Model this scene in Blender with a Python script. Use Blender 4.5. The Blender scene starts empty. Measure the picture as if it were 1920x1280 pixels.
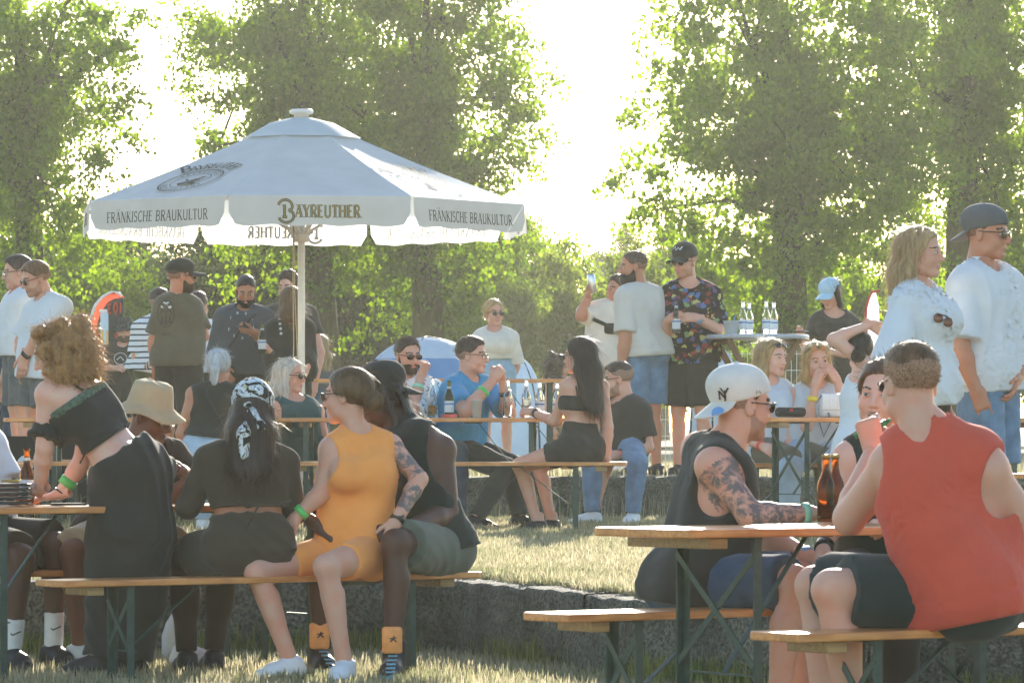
import bpy, bmesh, math, random
import numpy as np
from mathutils import Vector, Matrix
from mathutils.bvhtree import BVHTree

random.seed(7)
RNG = np.random.default_rng(7)
SC = bpy.context.scene
COL = SC.collection
R = math.radians

# ------------------------------------------------------------------ camera
W_PX, H_PX = 1920, 1280
F_PX = 8000.0          # focal length in photo pixels (long lens)
HZ = 815.0             # image row of the horizon
CAM_H = 1.07
cam_d = bpy.data.cameras.new('camera')
cam = bpy.data.objects.new('camera', cam_d)
COL.objects.link(cam)
cam.location = (0, 0, CAM_H)
cam.rotation_euler = (R(90), 0, 0)
cam_d.sensor_width = 36.0
cam_d.lens = 36.0 * F_PX / W_PX
cam_d.shift_y = (HZ - H_PX / 2) / W_PX
cam_d.clip_start = 0.5
cam_d.clip_end = 3000
cam_d.dof.use_dof = True
cam_d.dof.focus_distance = 26.0
cam_d.dof.aperture_fstop = 20.0
SC.camera = cam

# ------------------------------------------------------------------ sky + sun
SUN_EL, SUN_AZ = R(17), R(5)          # azimuth measured from the view direction towards the right
world = bpy.data.worlds.new('World')
SC.world = world
world.use_nodes = True
wn = world.node_tree.nodes
wl = world.node_tree.links
sky = wn.new('ShaderNodeTexSky')
sky.sky_type = 'NISHITA'
sky.sun_disc = False
sky.sun_elevation = SUN_EL
sky.sun_rotation = SUN_AZ
sky.air_density = 1.0
sky.dust_density = 0.6
bg = wn['Background']
wl.new(sky.outputs[0], bg.inputs[0])
bg.inputs[1].default_value = 0.14
sun_d = bpy.data.lights.new('sun', 'SUN')
sun_d.energy = 5.0
sun_d.angle = R(0.6)
sun_d.color = (1.0, 0.91, 0.77)
sun = bpy.data.objects.new('sun', sun_d)
COL.objects.link(sun)
sdir = Vector((math.sin(SUN_AZ) * math.cos(SUN_EL), math.cos(SUN_AZ) * math.cos(SUN_EL), math.sin(SUN_EL)))
sun.rotation_euler = sdir.to_track_quat('Z', 'Y').to_euler()
sun.location = sdir * 80
SC.view_settings.view_transform = 'Standard'
SC.view_settings.look = 'None'
SC.view_settings.gamma = 1
SC.view_settings.exposure = 1.3
SC.view_settings.use_curve_mapping = False
SC.render.engine = 'CYCLES'
SC.cycles.use_denoising = True
SC.cycles.max_bounces = 10
SC.cycles.diffuse_bounces = 6
SC.cycles.glossy_bounces = 3
SC.cycles.transmission_bounces = 6
SC.cycles.transparent_max_bounces = 8
SC.cycles.volume_bounces = 0
SC.cycles.caustics_reflective = False
SC.cycles.caustics_refractive = False
SC.cycles.sample_clamp_indirect = 6

# ------------------------------------------------------------------ pixel -> place
def at(px, py, d):
    """the point that shows at pixel (px, py) when it stands d metres in front of the camera"""
    return Vector(((px - 960.0) * d / F_PX, d, CAM_H + (HZ - py) * d / F_PX))
def gx(px, d):
    return (px - 960.0) * d / F_PX

# ------------------------------------------------------------------ objects
def tag(o, label=None, cat=None, group=None, kind=None):
    if label: o['label'] = label
    if cat: o['category'] = cat
    if group: o['group'] = group
    if kind: o['kind'] = kind
    return o
def thing(name, label, cat, loc=(0, 0, 0), rz=0.0, group=None):
    o = bpy.data.objects.new(name, None)
    COL.objects.link(o)
    o.location = loc
    o.rotation_euler = (0, 0, rz)
    o.empty_display_size = 0.1
    return tag(o, label, cat, group)
def link(name, me, parent=None, mats=None):
    if mats is not None:
        for m in (mats if isinstance(mats, (list, tuple)) else [mats]):
            me.materials.append(m)
    o = bpy.data.objects.new(name, me)
    COL.objects.link(o)
    if parent is not None:
        o.parent = parent
    return o
def mesh_np(name, v, f, smooth=True, mi=None):
    """v: n x 3 array, f: m x k array of faces (k = 3 or 4)"""
    v = np.asarray(v, np.float32)
    f = np.asarray(f, np.int32)
    me = bpy.data.meshes.new(name)
    m, k = f.shape
    me.vertices.add(len(v))
    me.vertices.foreach_set('co', v.ravel())
    me.loops.add(m * k)
    me.loops.foreach_set('vertex_index', f.ravel())
    me.polygons.add(m)
    me.polygons.foreach_set('loop_start', np.arange(0, m * k, k, dtype=np.int32))
    me.polygons.foreach_set('loop_total', np.full(m, k, np.int32))
    if smooth:
        me.polygons.foreach_set('use_smooth', np.ones(m, bool))
    if mi is not None:
        me.polygons.foreach_set('material_index', np.asarray(mi, np.int32))
    me.update(calc_edges=True)
    return me
class MB:
    """collects simple solids into one mesh"""
    def __init__(s):
        s.v, s.f = [], []
    def add(s, vs, fs):
        n = len(s.v)
        s.v += [tuple(p) for p in vs]
        s.f += [tuple(i + n for i in q) for q in fs]
        return s
    def box(s, c, size, rot=None, bev=0.0):
        bm = bmesh.new()
        bmesh.ops.create_cube(bm, size=1.0)
        bmesh.ops.scale(bm, vec=size, verts=bm.verts)
        if bev:
            bmesh.ops.bevel(bm, geom=list(bm.edges), offset=bev, segments=2, affect='EDGES', profile=0.5)
        M = Matrix.Translation(c) @ (rot.to_4x4() if rot is not None else Matrix())
        vs = [M @ v.co for v in bm.verts]
        fs = [[v.index for v in f.verts] for f in bm.faces]
        bm.verts.index_update()
        fs = [[v.index for v in f.verts] for f in bm.faces]
        bm.free()
        return s.add(vs, fs)
    def bar(s, a, b, w, h, up=(0, 0, 1), bev=0.0):
        """rectangular bar from a to b; w across, h along up"""
        a, b = Vector(a), Vector(b)
        y = (b - a).normalized()
        x = y.cross(Vector(up))
        if x.length < 1e-4:
            x = y.cross(Vector((1, 0, 0)))
        x.normalize()
        z = x.cross(y)
        M = Matrix((x, y, z)).transposed()
        return s.box((a + b) / 2, (w, (b - a).length, h), M, bev)
    def tube(s, pts, rad, n=8, cap=True):
        pts = [Vector(p) for p in pts]
        rads = rad if isinstance(rad, (list, tuple)) else [rad] * len(pts)
        vs, fs = [], []
        ref = None
        for i, p in enumerate(pts):
            t = (pts[min(i + 1, len(pts) - 1)] - pts[max(i - 1, 0)]).normalized()
            if ref is None:
                ref = t.cross(Vector((0, 0, 1)))
                if ref.length < 1e-3:
                    ref = t.cross(Vector((1, 0, 0)))
            ref = (ref - ref.dot(t) * t).normalized()
            o = t.cross(ref)
            for k in range(n):
                a = 2 * math.pi * k / n
                vs.append(p + (ref * math.cos(a) + o * math.sin(a)) * rads[i])
        for i in range(len(pts) - 1):
            for k in range(n):
                k2 = (k + 1) % n
                fs.append((i * n + k, i * n + k2, (i + 1) * n + k2, (i + 1) * n + k))
        if cap:
            fs.append(tuple(range(n))[::-1])
            fs.append(tuple((len(pts) - 1) * n + k for k in range(n)))
        return s.add(vs, fs)
    def lathe(s, prof, n=20, c=(0, 0, 0), cap=True):
        """prof: list of (r, z)"""
        vs, fs = [], []
        c = Vector(c)
        for r, z in prof:
            for k in range(n):
                a = 2 * math.pi * k / n
                vs.append(c + Vector((r * math.cos(a), r * math.sin(a), z)))
        for i in range(len(prof) - 1):
            for k in range(n):
                k2 = (k + 1) % n
                fs.append((i * n + k, i * n + k2, (i + 1) * n + k2, (i + 1) * n + k))
        if cap:
            fs.append(tuple(range(n))[::-1])
            fs.append(tuple((len(prof) - 1) * n + k for k in range(n)))
        return s.add(vs, fs)
    def mesh(s, name, smooth=False):
        me = bpy.data.meshes.new(name)
        me.from_pydata(s.v, [], s.f)
        if smooth:
            me.polygons.foreach_set('use_smooth', [True] * len(me.polygons))
        me.update()
        return me
    def build(s, name, m, parent=None, smooth=False):
        return link(name, s.mesh(name, smooth), parent, m)

# ------------------------------------------------------------------ materials
MATS = {}
def lin(c):
    """sRGB 0..255 triple -> linear"""
    o = []
    for x in c:
        x = x / 255.0
        o.append(x / 12.92 if x <= 0.04045 else ((x + 0.055) / 1.055) ** 2.4)
    return o
def new_mat(name):
    m = bpy.data.materials.new(name)
    m.use_nodes = True
    return m, m.node_tree.nodes, m.node_tree.links, m.node_tree.nodes['Principled BSDF']
def mat(name, col, rough=0.7, var=0.12, scale=30.0, bump=0.0, bscale=200.0, metal=0.0, spec=0.5, detail=4.0, stretch=None, sheen=0.0, trans=0.0, col2=None):
    """base colour with noise variation and a fine bump; col linear"""
    if name in MATS:
        return MATS[name]
    m, n, l, p = new_mat(name)
    p.inputs['Roughness'].default_value = rough
    p.inputs['Metallic'].default_value = metal
    p.inputs['Specular IOR Level'].default_value = spec
    if sheen:
        p.inputs['Sheen Weight'].default_value = sheen
    tc = n.new('ShaderNodeTexCoord')
    mp = n.new('ShaderNodeMapping')
    if stretch:
        mp.inputs['Scale'].default_value = stretch
    l.new(tc.outputs['Object'], mp.inputs[0])
    nz = n.new('ShaderNodeTexNoise')
    nz.inputs['Scale'].default_value = scale
    nz.inputs['Detail'].default_value = detail
    l.new(mp.outputs[0], nz.inputs[0])
    mx = n.new('ShaderNodeMix')
    mx.data_type = 'RGBA'
    c = list(col)[:3]
    c2 = list(col2)[:3] if col2 else [min(1, x * (1 + var)) for x in c]
    c1 = c if col2 else [x * (1 - var) for x in c]
    mx.inputs[6].default_value = (*c1, 1)
    mx.inputs[7].default_value = (*c2, 1)
    rp = n.new('ShaderNodeMapRange')
    rp.inputs[1].default_value = 0.3
    rp.inputs[2].default_value = 0.7
    l.new(nz.outputs[0], rp.inputs[0])
    l.new(rp.outputs[0], mx.inputs[0])
    l.new(mx.outputs[2], p.inputs['Base Color'])
    if bump:
        b = n.new('ShaderNodeBump')
        b.inputs['Strength'].default_value = bump
        b.inputs['Distance'].default_value = 0.004
        n2 = n.new('ShaderNodeTexNoise')
        n2.inputs['Scale'].default_value = bscale
        n2.inputs['Detail'].default_value = 3
        l.new(mp.outputs[0], n2.inputs[0])
        l.new(n2.outputs[0], b.inputs['Height'])
        l.new(b.outputs[0], p.inputs['Normal'])
    if trans:
        tr = n.new('ShaderNodeBsdfTranslucent')
        l.new(mx.outputs[2], tr.inputs[0])
        ms = n.new('ShaderNodeMixShader')
        ms.inputs[0].default_value = trans
        l.new(p.outputs[0], ms.inputs[1])
        l.new(tr.outputs[0], ms.inputs[2])
        l.new(ms.outputs[0], n['Material Output'].inputs[0])
    MATS[name] = m
    return m
def cloth(name, rgb, **k):
    """fabric from an 8-bit sRGB albedo"""
    if name in MATS:
        return MATS[name]
    a = dict(rough=0.92, var=0.10, scale=9.0, bump=0.35, bscale=420.0, spec=0.15, sheen=0.15)
    a.update(k)
    m = mat(name, lin(rgb), **a)
    wrinkle(m)
    return m
def wrinkle(m, strength=0.55):
    """creases: warped ridged noise as a second, coarser bump"""
    n, l = m.node_tree.nodes, m.node_tree.links
    p = n['Principled BSDF']
    tc = n.new('ShaderNodeTexCoord')
    mp = n.new('ShaderNodeMapping'); mp.inputs['Scale'].default_value = (1.0, 1.0, 1.5); mp.inputs['Rotation'].default_value = (0.5, 0.4, 0.3)
    l.new(tc.outputs['Object'], mp.inputs[0])
    r = n.new('ShaderNodeTexNoise'); r.noise_type = 'RIDGED_MULTIFRACTAL'
    r.inputs['Scale'].default_value = 5.5; r.inputs['Detail'].default_value = 2.5; r.inputs['Distortion'].default_value = 0.5
    l.new(mp.outputs[0], r.inputs[0])
    b = n.new('ShaderNodeBump'); b.inputs['Strength'].default_value = strength; b.inputs['Distance'].default_value = 0.02
    l.new(r.outputs[0], b.inputs['Height'])
    lk = p.inputs['Normal'].links
    if lk:
        l.new(lk[0].from_socket, b.inputs['Normal'])
    l.new(b.outputs[0], p.inputs['Normal'])
def glass_mat(name, col, rough=0.02, weight=1.0):
    if name in MATS:
        return MATS[name]
    m, n, l, p = new_mat(name)
    p.inputs['Base Color'].default_value = (*col, 1)
    p.inputs['Roughness'].default_value = rough
    p.inputs['Transmission Weight'].default_value = weight
    p.inputs['IOR'].default_value = 1.3
    MATS[name] = m
    return m

# ------------------------------------------------------------------ signed distance fields -> meshes
class Field:
    def __init__(s, lo, hi, h):
        s.h = h
        s.lo = np.asarray(lo, np.float64) - 2 * h
        s.n = np.ceil((np.asarray(hi) - s.lo) / h).astype(int) + 3
        s.v = np.ones(s.n, np.float32)
        s.ax = [(s.lo[i] + h * np.arange(s.n[i])).astype(np.float32) for i in range(3)]
    def sl(s, lo, hi):
        i0 = np.clip(np.floor((np.asarray(lo) - s.lo) / s.h).astype(int), 0, s.n)
        i1 = np.clip(np.ceil((np.asarray(hi) - s.lo) / s.h).astype(int) + 1, 0, s.n)
        if np.any(i1 <= i0):
            return None, None
        sl = tuple(slice(a, b) for a, b in zip(i0, i1))
        p = (s.ax[0][sl[0]][:, None, None], s.ax[1][sl[1]][None, :, None], s.ax[2][sl[2]][None, None, :])
        return sl, p
    def put(s, sl, d, k, sub=False):
        a = s.v[sl]
        if sub:
            d = -d
            h = np.clip(0.5 - 0.5 * (d - a) / k, 0, 1)
            s.v[sl] = d * (1 - h) + a * h + k * h * (1 - h)
        else:
            h = np.clip(0.5 + 0.5 * (d - a) / k, 0, 1)
            s.v[sl] = d * (1 - h) + a * h - k * h * (1 - h)
    def cone(s, a, b, ra, rb, k=0.03, cut=None, cut0=None, sub=False, flat=None):
        """rounded cone a->b; cut: flat end plane at b; flat: (axis, factor) squash"""
        a = np.asarray(a, np.float32); b = np.asarray(b, np.float32)
        m = k + 0.04
        rm = max(ra, rb)
        sl, p = s.sl(np.minimum(a, b) - rm - m, np.maximum(a, b) + rm + m)
        if sl is None:
            return
        ba = b - a
        L2 = max(float(ba @ ba), 1e-8)
        px, py, pz = p[0] - a[0], p[1] - a[1], p[2] - a[2]
        t0 = (px * ba[0] + py * ba[1] + pz * ba[2]) / L2
        t = np.clip(t0, 0, 1)
        d = np.sqrt((px - t * ba[0]) ** 2 + (py - t * ba[1]) ** 2 + (pz - t * ba[2]) ** 2) - (ra + t * (rb - ra))
        L = math.sqrt(L2)
        if cut is not None:
            d = np.maximum(d, (t0 - cut) * L)
        if cut0 is not None:
            d = np.maximum(d, (cut0 - t0) * L)
        s.put(sl, d, k, sub)
    def ell(s, c, r, M=None, k=0.02, sub=False):
        c = np.asarray(c, np.float32); r = np.asarray(r, np.float32)
        rm = float(r.max()) + k + 0.03
        sl, p = s.sl(c - rm, c + rm)
        if sl is None:
            return
        q = [p[0] - c[0], p[1] - c[1], p[2] - c[2]]
        if M is not None:
            M = np.asarray(M, np.float32)      # columns = local axes
            q = [q[0] * M[0, j] + q[1] * M[1, j] + q[2] * M[2, j] for j in range(3)]
        k0 = np.sqrt((q[0] / r[0]) ** 2 + (q[1] / r[1]) ** 2 + (q[2] / r[2]) ** 2)
        k1 = np.sqrt((q[0] / r[0] ** 2) ** 2 + (q[1] / r[1] ** 2) ** 2 + (q[2] / r[2] ** 2) ** 2) + 1e-6
        s.put(sl, k0 * (k0 - 1) / k1, k, sub)
    def plane(s, c, n):
        """remove everything on the side n points to"""
        n = np.asarray(n, float); n = n / np.linalg.norm(n)
        c = np.asarray(c, float)
        d = s.ax[0][:, None, None] * n[0] + s.ax[1][None, :, None] * n[1] + s.ax[2][None, None, :] * n[2] - float(c @ n)
        np.maximum(s.v, d.astype(np.float32), out=s.v)
    def func(s, fn, sub=False):
        """max with fn(x, y, z) (positive = removed)"""
        d = fn(s.ax[0][:, None, None], s.ax[1][None, :, None], s.ax[2][None, None, :])
        s.v = np.maximum(s.v, d.astype(np.float32))
    def ripple(s, amp, freq=22.0, seed=0.0, dirn=(0.3, 0.2, 1.0), band=0.05):
        idx = np.nonzero(np.abs(s.v) < band)
        x, y, z = (s.ax[i][idx[i]] for i in range(3))
        u = x * dirn[0] + y * dirn[1] + z * dirn[2]
        w1 = 1.7 * np.sin(9 * x + 5.1 * z + seed) + 1.3 * np.sin(7 * y - 6 * z + 2 * seed)
        a = np.sin(freq * u * 2 + w1 * 1.6 + seed)
        b = np.sin(freq * 1.7 * (x * 0.8 - z * 0.5 + y * 0.4) + w1 + 1.3 * seed)
        mod = 0.5 + 0.5 * np.sin(6 * x + 8 * z - 5 * y + seed * 1.7)
        s.v[idx] += (amp * (0.65 * np.abs(a) - 0.3 + 0.45 * b * mod)).astype(np.float32)
    def folds(s, amp, z_top, z_hem, seed=0.0, band=0.045):
        """cloth folds: drapes that grow towards the hem and slanting pulls higher up"""
        idx = np.nonzero(np.abs(s.v) < band)
        x, y, z = (s.ax[i][idx[i]] for i in range(3))
        w = np.clip((z_top - z) / max(0.1, z_top - z_hem), 0, 1)
        u = x + 0.75 * y
        n1 = np.sin(3.1 * x + 4.3 * z + seed) + np.sin(5.3 * y - 3.7 * z + 1.7 * seed)
        n2 = np.sin(11 * x - 7 * z + 2.1 * seed) + np.sin(9 * y + 6 * z + seed)
        dr = 1 - np.abs(np.sin(19 * u + 2.2 * n1 + 0.7 * n2 + seed)) ** 0.8
        pl = 1 - np.abs(np.sin(13 * z + 9 * u * np.sin(seed + 2 * n1) + 1.8 * n2)) ** 0.7
        m = 0.5 + 0.5 * np.sin(2.7 * n1 + 1.1 * n2 + seed)
        s.v[idx] -= (amp * 1.5 * ((0.25 + 0.75 * w) * (dr - 0.35) * (0.4 + 0.6 * m) + 0.75 * (pl - 0.35) * (1 - m) * (1.1 - 0.6 * w))).astype(np.float32)
    def mesh(s):
        v = s.v
        ins = v < 0
        nx, ny, nz = v.shape
        c8 = [ins[i:nx - 1 + i, j:ny - 1 + j, k:nz - 1 + k] for i in (0, 1) for j in (0, 1) for k in (0, 1)]
        cnt = sum(c.astype(np.int8) for c in c8)
        act = np.nonzero((cnt > 0) & (cnt < 8))
        n = len(act[0])
        if n == 0:
            return np.zeros((0, 3)), np.zeros((0, 4), int)
        idm = np.full((nx - 1, ny - 1, nz - 1), -1, np.int32)
        idm[act] = np.arange(n)
        off = np.array([(i, j, k) for i in (0, 1) for j in (0, 1) for k in (0, 1)])
        g = np.stack([v[act[0] + o[0], act[1] + o[1], act[2] + o[2]] for o in off], 1)
        acc = np.zeros((n, 3)); num = np.zeros(n)
        for a in range(8):
            for b in range(a + 1, 8):
                if np.abs(off[a] - off[b]).sum() != 1:
                    continue
                m = (g[:, a] < 0) != (g[:, b] < 0)
                t = np.where(m, g[:, a] / np.where(m, g[:, a] - g[:, b], 1), 0)
                acc += np.where(m[:, None], off[a] + t[:, None] * (off[b] - off[a]), 0)
                num += m
        pos = s.lo + s.h * (np.stack(act, 1) + acc / num[:, None])
        F = []
        for axis in range(3):
            o1, o2 = [(1, 2), (2, 0), (0, 1)][axis]
            a = ins.take(range(0, v.shape[axis] - 1), axis)
            b = ins.take(range(1, v.shape[axis]), axis)
            e = np.nonzero(a != b)
            e = [np.asarray(q) for q in e]
            ok = (e[o1] > 0) & (e[o2] > 0) & (e[o1] < v.shape[o1] - 1) & (e[o2] < v.shape[o2] - 1)
            e = [q[ok] for q in e]
            def cell(d1, d2):
                q = [e[0].copy(), e[1].copy(), e[2].copy()]
                q[o1] -= d1; q[o2] -= d2
                return idm[q[0], q[1], q[2]]
            quad = np.stack([cell(1, 1), cell(0, 1), cell(0, 0), cell(1, 0)], 1)
            flip = ~a[tuple(e)]
            quad[flip] = quad[flip][:, ::-1]
            F.append(quad)
        F = np.concatenate(F)
        F = F[(F >= 0).all(1)]
        return pos, F
# ------------------------------------------------------------------ people: shared templates (head-local: x right, y forward, z up)
EYE_X, EYE_Y, EYE_Z = 0.0315, 0.0795, 0.008
def head_field(female, h=0.0042, grow=0.0):
    f = Field((-0.115, -0.14, -0.22), (0.115, 0.15, 0.16), h)
    g = grow
    w = 0.94 if female else 1.0
    f.ell((0, -0.018, 0.042), (0.0755 * w + g, 0.098 + g, 0.083 + g), k=0.02)
    f.ell((0, 0.022, -0.030), (0.060 * w + g, 0.068 + g, 0.078 + g), k=0.03)
    jw = 0.040 if female else 0.046
    f.cone((-jw, 0.015, -0.072), (jw, 0.015, -0.072), 0.024 + g, 0.024 + g, k=0.03)          # jaw
    f.cone((-0.012, 0.066, -0.094), (0.012, 0.066, -0.094), 0.019 + g, 0.019 + g, k=0.03)      # chin
    f.cone((-0.034, 0.070, 0.026), (0.034, 0.070, 0.026), 0.016 + g, 0.016 + g, k=0.02)        # brow
    for sx in (-1, 1):
        f.ell((sx * 0.040, 0.052, -0.030), (0.024 + g, 0.026 + g, 0.026 + g), k=0.025)          # cheek
    if not grow:
        for sx in (-1, 1):
            f.ell((sx * EYE_X, 0.100, EYE_Z), (0.016, 0.016, 0.0105), k=0.012, sub=True)
        f.cone((0, 0.084, 0.014), (0, 0.108, -0.026), 0.0085, 0.0115, k=0.012)                 # nose
        for sx in (-1, 1):
            f.ell((sx * 0.011, 0.096, -0.030), (0.008, 0.010, 0.0075), k=0.006)
            f.ell((sx * 0.0075, 0.105, -0.0375), (0.0035, 0.004, 0.004), k=0.003, sub=True)
            Me = Matrix.Rotation(sx * -0.35, 3, 'Z')
            f.ell((sx * 0.0755 * w, -0.012, -0.004), (0.0085, 0.019, 0.031), M=np.array(Me), k=0.008)
            f.ell((sx * 0.084 * w, -0.006, -0.002), (0.004, 0.010, 0.017), M=np.array(Me), k=0.004, sub=True)
        lw = 0.0085 if female else 0.0068
        f.cone((-0.017, 0.0840, -0.0585), (0.0, 0.0895, -0.0575), 0.0045, lw, k=0.006)           # lips
        f.cone((0.017, 0.0840, -0.0585), (0.0, 0.0895, -0.0575), 0.0045, lw, k=0.006)
        f.cone((-0.012, 0.0835, -0.0680), (0.012, 0.0835, -0.0680), lw * 0.9, lw * 0.9, k=0.006)
        f.cone((-0.021, 0.0960, -0.0632), (0.021, 0.0960, -0.0632), 0.0022, 0.0022, k=0.003, sub=True)
    nr = 0.046 if female else 0.056
    f.cone((0, -0.028, -0.06), (0, -0.046, -0.20), nr + g, nr + 0.004 + g, k=0.035, cut=1.0)
    return f
HEADS = {}
def head_mesh(female, mouth=False):
    key = (female, mouth)
    if key in HEADS:
        return HEADS[key]
    f = head_field(female)
    if mouth:
        f.ell((0, 0.094, -0.064), (0.019, 0.014, 0.0105), k=0.004, sub=True)
    v, q = f.mesh()
    c = v[q].mean(1)
    mi = np.zeros(len(q), np.int32)
    lip = (np.abs(c[:, 0]) < 0.0225) & (c[:, 1] > 0.078) & (c[:, 2] < -0.0515) & (c[:, 2] > -0.0765 + 0.25 * np.abs(c[:, 0]))
    mi[lip] = 1
    ax = np.abs(c[:, 0])
    bz = 0.0275 + 0.006 * np.clip((ax - 0.014) / 0.02, 0, 1) - 0.006 * np.clip((ax - 0.036) / 0.016, 0, 1)
    brow = (ax > 0.012) & (ax < 0.053) & (c[:, 1] > 0.05) & (np.abs(c[:, 2] - bz) < (0.0034 if female else 0.0046))
    mi[brow] = 2
    if mouth:
        inm = (((c[:, 0] / 0.0185) ** 2 + ((c[:, 2] + 0.064) / 0.0098) ** 2) < 1) & (c[:, 1] > 0.06)
        mi[inm] = 5
        teeth = inm & (c[:, 2] > -0.0645) & (c[:, 2] < -0.0565)
        mi[teeth] = 3
    V, Q, I = [v], [q], [mi]
    n = len(v)
    for sx in (-1, 1):                       # eyeballs with iris and lash line
        bm = bmesh.new()
        bmesh.ops.create_cube(bm, size=1.0)
        bmesh.ops.subdivide_edges(bm, edges=list(bm.edges), cuts=7, use_grid_fill=True)
        for vv in bm.verts:
            vv.co = vv.co.normalized() * 0.0125
        bm.verts.index_update()
        ev = np.array([vv.co for vv in bm.verts]) + (sx * EYE_X, EYE_Y - 0.0005, EYE_Z)
        eq, ei = [], []
        for fc in bm.faces:
            ids = [vv.index + n for vv in fc.verts]
            cc = fc.calc_center_median()
            eq.append(ids)
            r2 = math.hypot(cc.x, cc.z)
            if cc.y > 0 and (cc.z > 0.0058 or cc.z < -0.0048):
                ei.append(0)
            elif cc.y > 0 and cc.z > 0.0034:
                ei.append(2)
            elif cc.y > 0 and r2 < 0.0062:
                ei.append(4)
            else:
                ei.append(3)
        bm.free()
        V.append(ev); Q.append(np.array(eq)); I.append(np.array(ei))
        n += len(ev)
    HEADS[key] = (np.concatenate(V), np.concatenate(Q), np.concatenate(I))
    return HEADS[key]

HANDS = {}
def hand_mesh(pose):
    """left hand: x thumb side, y along the fingers, z back of the hand"""
    if pose in HANDS:
        return HANDS[pose]
    cur = {'relax': (14, 26, 22), 'grip': (38, 58, 40), 'fist': (72, 88, 60), 'flat': (4, 6, 4), 'point': (40, 70, 50)}[pose]
    f = Field((-0.07, -0.05, -0.11), (0.09, 0.20, 0.04), 0.0036)
    f.cone((0, -0.05, 0), (0, 0.01, 0), 0.0265, 0.027, k=0.02)
    for x, r in ((0.025, 0.016), (0.009, 0.0165), (-0.009, 0.016), (-0.024, 0.0145)):
        f.cone((x * 0.7, 0.012, 0), (x * 1.05, 0.082, 0.001), r, r * 0.82, k=0.016)
    for i, (x, L, r) in enumerate(((0.028, 0.074, 0.0088), (0.0095, 0.083, 0.0092), (-0.0095, 0.076, 0.0087), (-0.027, 0.060, 0.0078))):
        p = np.array((x, 0.084, 0.001)); a = 0.0
        seg = (0.46, 0.30, 0.24)
        spread = x * (1.2 if pose == 'flat' else 0.5)
        c2 = cur if not (pose == 'point' and i == 0) else (5, 8, 5)
        for j in range(3):
            a += R(c2[j] * (1 + 0.10 * (i - 1)))
            q = p + L * seg[j] * np.array((spread * math.cos(a), math.cos(a), -math.sin(a)))
            f.cone(p, q, r * (1 - 0.08 * j), r * (1 - 0.08 * (j + 1)), k=0.005)
            p = q
    tp = {'relax': ((0.032, 0.022, -0.006), (0.050, 0.052, -0.020), (0.053, 0.080, -0.030)),
          'flat': ((0.032, 0.022, -0.004), (0.056, 0.050, -0.008), (0.068, 0.076, -0.010)),
          'grip': ((0.032, 0.022, -0.008), (0.046, 0.050, -0.032), (0.032, 0.074, -0.052)),
          'fist': ((0.032, 0.022, -0.010), (0.042, 0.050, -0.034), (0.016, 0.066, -0.048)),
          'point': ((0.032, 0.022, -0.008), (0.046, 0.050, -0.030), (0.034, 0.074, -0.046))}[pose]
    f.cone((0.016, 0.004, -0.002), tp[0], 0.018, 0.0145, k=0.014)
    f.cone(tp[0], tp[1], 0.0135, 0.0105, k=0.006)
    f.cone(tp[1], tp[2], 0.0105, 0.0085, k=0.004)
    HANDS[pose] = f.mesh()
    return HANDS[pose]
SHOES = {}
def shoe_mesh(kind):
    if kind in SHOES:
        return SHOES[kind]
    f = Field((-0.07, -0.11, -0.10), (0.07, 0.24, 0.13), 0.0055)
    g = 0.0 if kind != 'bare' else -0.008
    f.cone((0, -0.045, -0.048), (0.004, 0.09, -0.052), 0.041 + g, 0.043 + g, k=0.02)
    f.cone((0.004, 0.09, -0.052), (0.006, 0.155, -0.060), 0.043 + g, 0.032 + g, k=0.02)
    f.cone((0, -0.01, 0.0), (0.002, 0.085, -0.040), 0.040 + g, 0.036 + g, k=0.03)
    if kind == 'high':
        f.cone((0, -0.02, -0.02), (0, -0.02, 0.085), 0.048, 0.050, k=0.02, cut=1.0)
    elif kind == 'low':
        f.cone((0, -0.02, -0.03), (0, -0.018, 0.012), 0.046, 0.045, k=0.02, cut=1.0)
    else:
        f.cone((0, -0.015, -0.03), (0, -0.012, 0.05), 0.038, 0.036, k=0.02)
    f.plane((0, 0, -0.078), (0, 0, -1))
    v, q = f.mesh()
    c = v[q].mean(1)
    mi = np.where(c[:, 2] < -0.056, 1, 0) if kind in ('low', 'high') else np.zeros(len(q), int)
    if kind == 'high':
        mi = np.where((c[:, 2] > -0.056) & (np.abs(c[:, 0]) < 0.02) & (c[:, 1] > 0.01) & (c[:, 2] < 0.06) & (np.sin(c[:, 2] * 420) > 0.2), 1, mi)
    SHOES[kind] = (v, q, mi)
    return SHOES[kind]

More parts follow.
